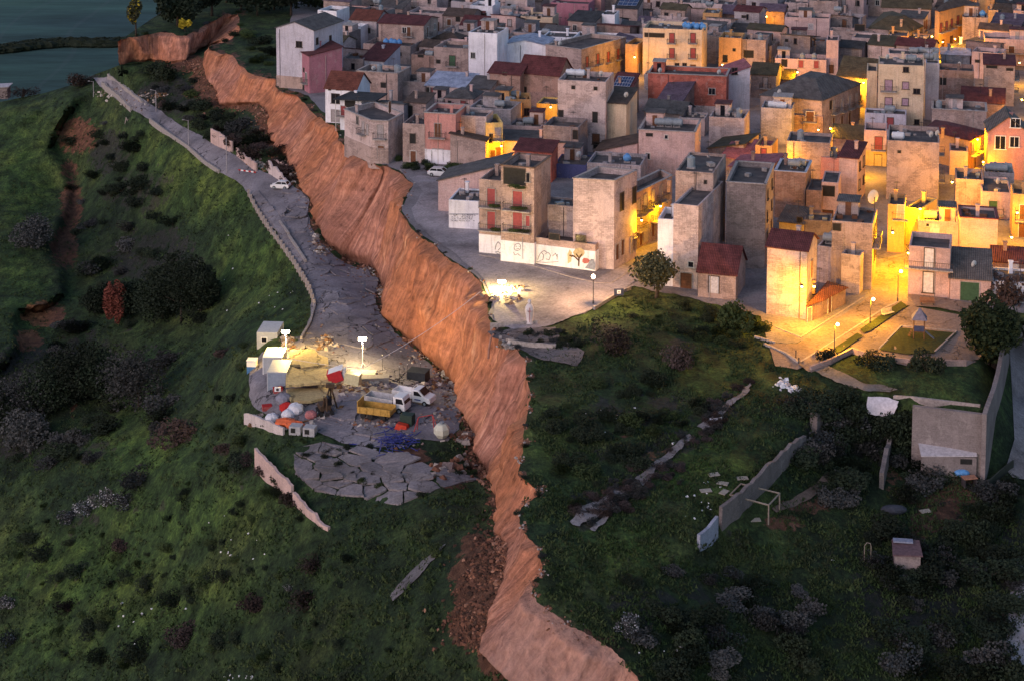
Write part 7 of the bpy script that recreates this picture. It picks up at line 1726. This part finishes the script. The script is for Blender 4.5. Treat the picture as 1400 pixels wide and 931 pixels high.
# solar panels
for key, nx, ny in (('solar',3,2),('solar2',2,1)):
    b = BLD[key]
    r_ = empty('solar_panels', on_roof(b,.5,.3,b.H+ (2.4 if key=='solar' else 1.6)*.3+.25), b.th, 'blue solar panels on the '+b.lab, 'solar panel')
    k = (2.4 if key=='solar' else 1.6)/b.D; hw = b.W*.4; d = b.D*.3
    m = MB(); m.slab([(-hw,-d*.4,-d*.4*k+.05),(hw,-d*.4,-d*.4*k+.05),(hw,d*1.6,d*1.6*k+.05),(-hw,d*1.6,d*1.6*k+.05)],.06); m.build('panel', SOLAR, r_)
    m = MB()
    for i in range(nx*2+1): x = -hw+i*hw/nx; m.tube((x,-d*.4,-d*.4*k+.07),(x,d*1.6,d*1.6*k+.07),.04,n=4)
    for i in range(ny*2+1): y = -d*.4+i*d/ny; m.tube((-hw,y,y*k+.07),(hw,y,y*k+.07),.04,n=4)
    m.build('frame', m_plain('panel_frame',(.3,.33,.42)), r_)
# canopy slab on the white cliff house
b = BLD['canopy']; m = MB(); m.slab([(-.6,-1.6,b.H+.35),(b.W+3.5,-1.2,b.H+.55),(b.W+3.0,5,b.H+.75),(-.2,5,b.H+.55)],.22); m.build('canopy', tile_m('darkt'), b.root)
[MB().tube((q,-1.2,0),(q,-1.2,b.H+.25),.07).build('post', FRAME_W, b.root) for q in (-.3,b.W)]
# ------------------------------------------------------------------ light
w = bpy.data.worlds.new('World'); scene.world = w; w.use_nodes = True
nt = w.node_tree; bg = nt.nodes['Background']
sky = nt.nodes.new('ShaderNodeTexSky'); sky.sky_type = 'NISHITA'; sky.sun_disc = False
SUN_EL, SUN_AZ = R(32.0), R(215)      # low in the west, behind the camera to the left
sky.sun_elevation = SUN_EL; sky.sun_rotation = SUN_AZ; sky.dust_density = 1.5; sky.altitude = 300
nt.links.new(sky.outputs[0], bg.inputs['Color']); bg.inputs['Strength'].default_value = .15
sd = bpy.data.lights.new('evening_sun', 'SUN'); so = bpy.data.objects.new('evening_sun', sd); COL.objects.link(so)
sd.energy = 1.1; sd.angle = R(25); sd.color = (1.0, .60, .60)
az = R(230); el = R(18)
d = Vector((math.sin(az)*math.cos(el), math.cos(az)*math.cos(el), math.sin(el)))
so.rotation_euler = d.to_track_quat('Z','Y').to_euler(); so.location = (-60,-40,120)
scene.view_settings.view_transform = 'Standard'; scene.view_settings.look = 'None'; scene.view_settings.exposure = 0
scene.render.engine = 'CYCLES'; scene.cycles.use_denoising = True; scene.cycles.max_bounces = 6
scene.cycles.sample_clamp_indirect = 3
for o in scene.objects:
    if o.parent is None and o.get('category') and not o.get('kind'): o['kind'] = 'thing'
_seen = {}
for o in scene.objects:
    if o.parent is None and o.get('label'): _seen.setdefault(o['label'], []).append(o)
for k, v in _seen.items():
    if len(v) > 1 and any(not x.get('group') for x in v): print('DUPLABEL', len(v), k)
print('OBJ', len(scene.objects))
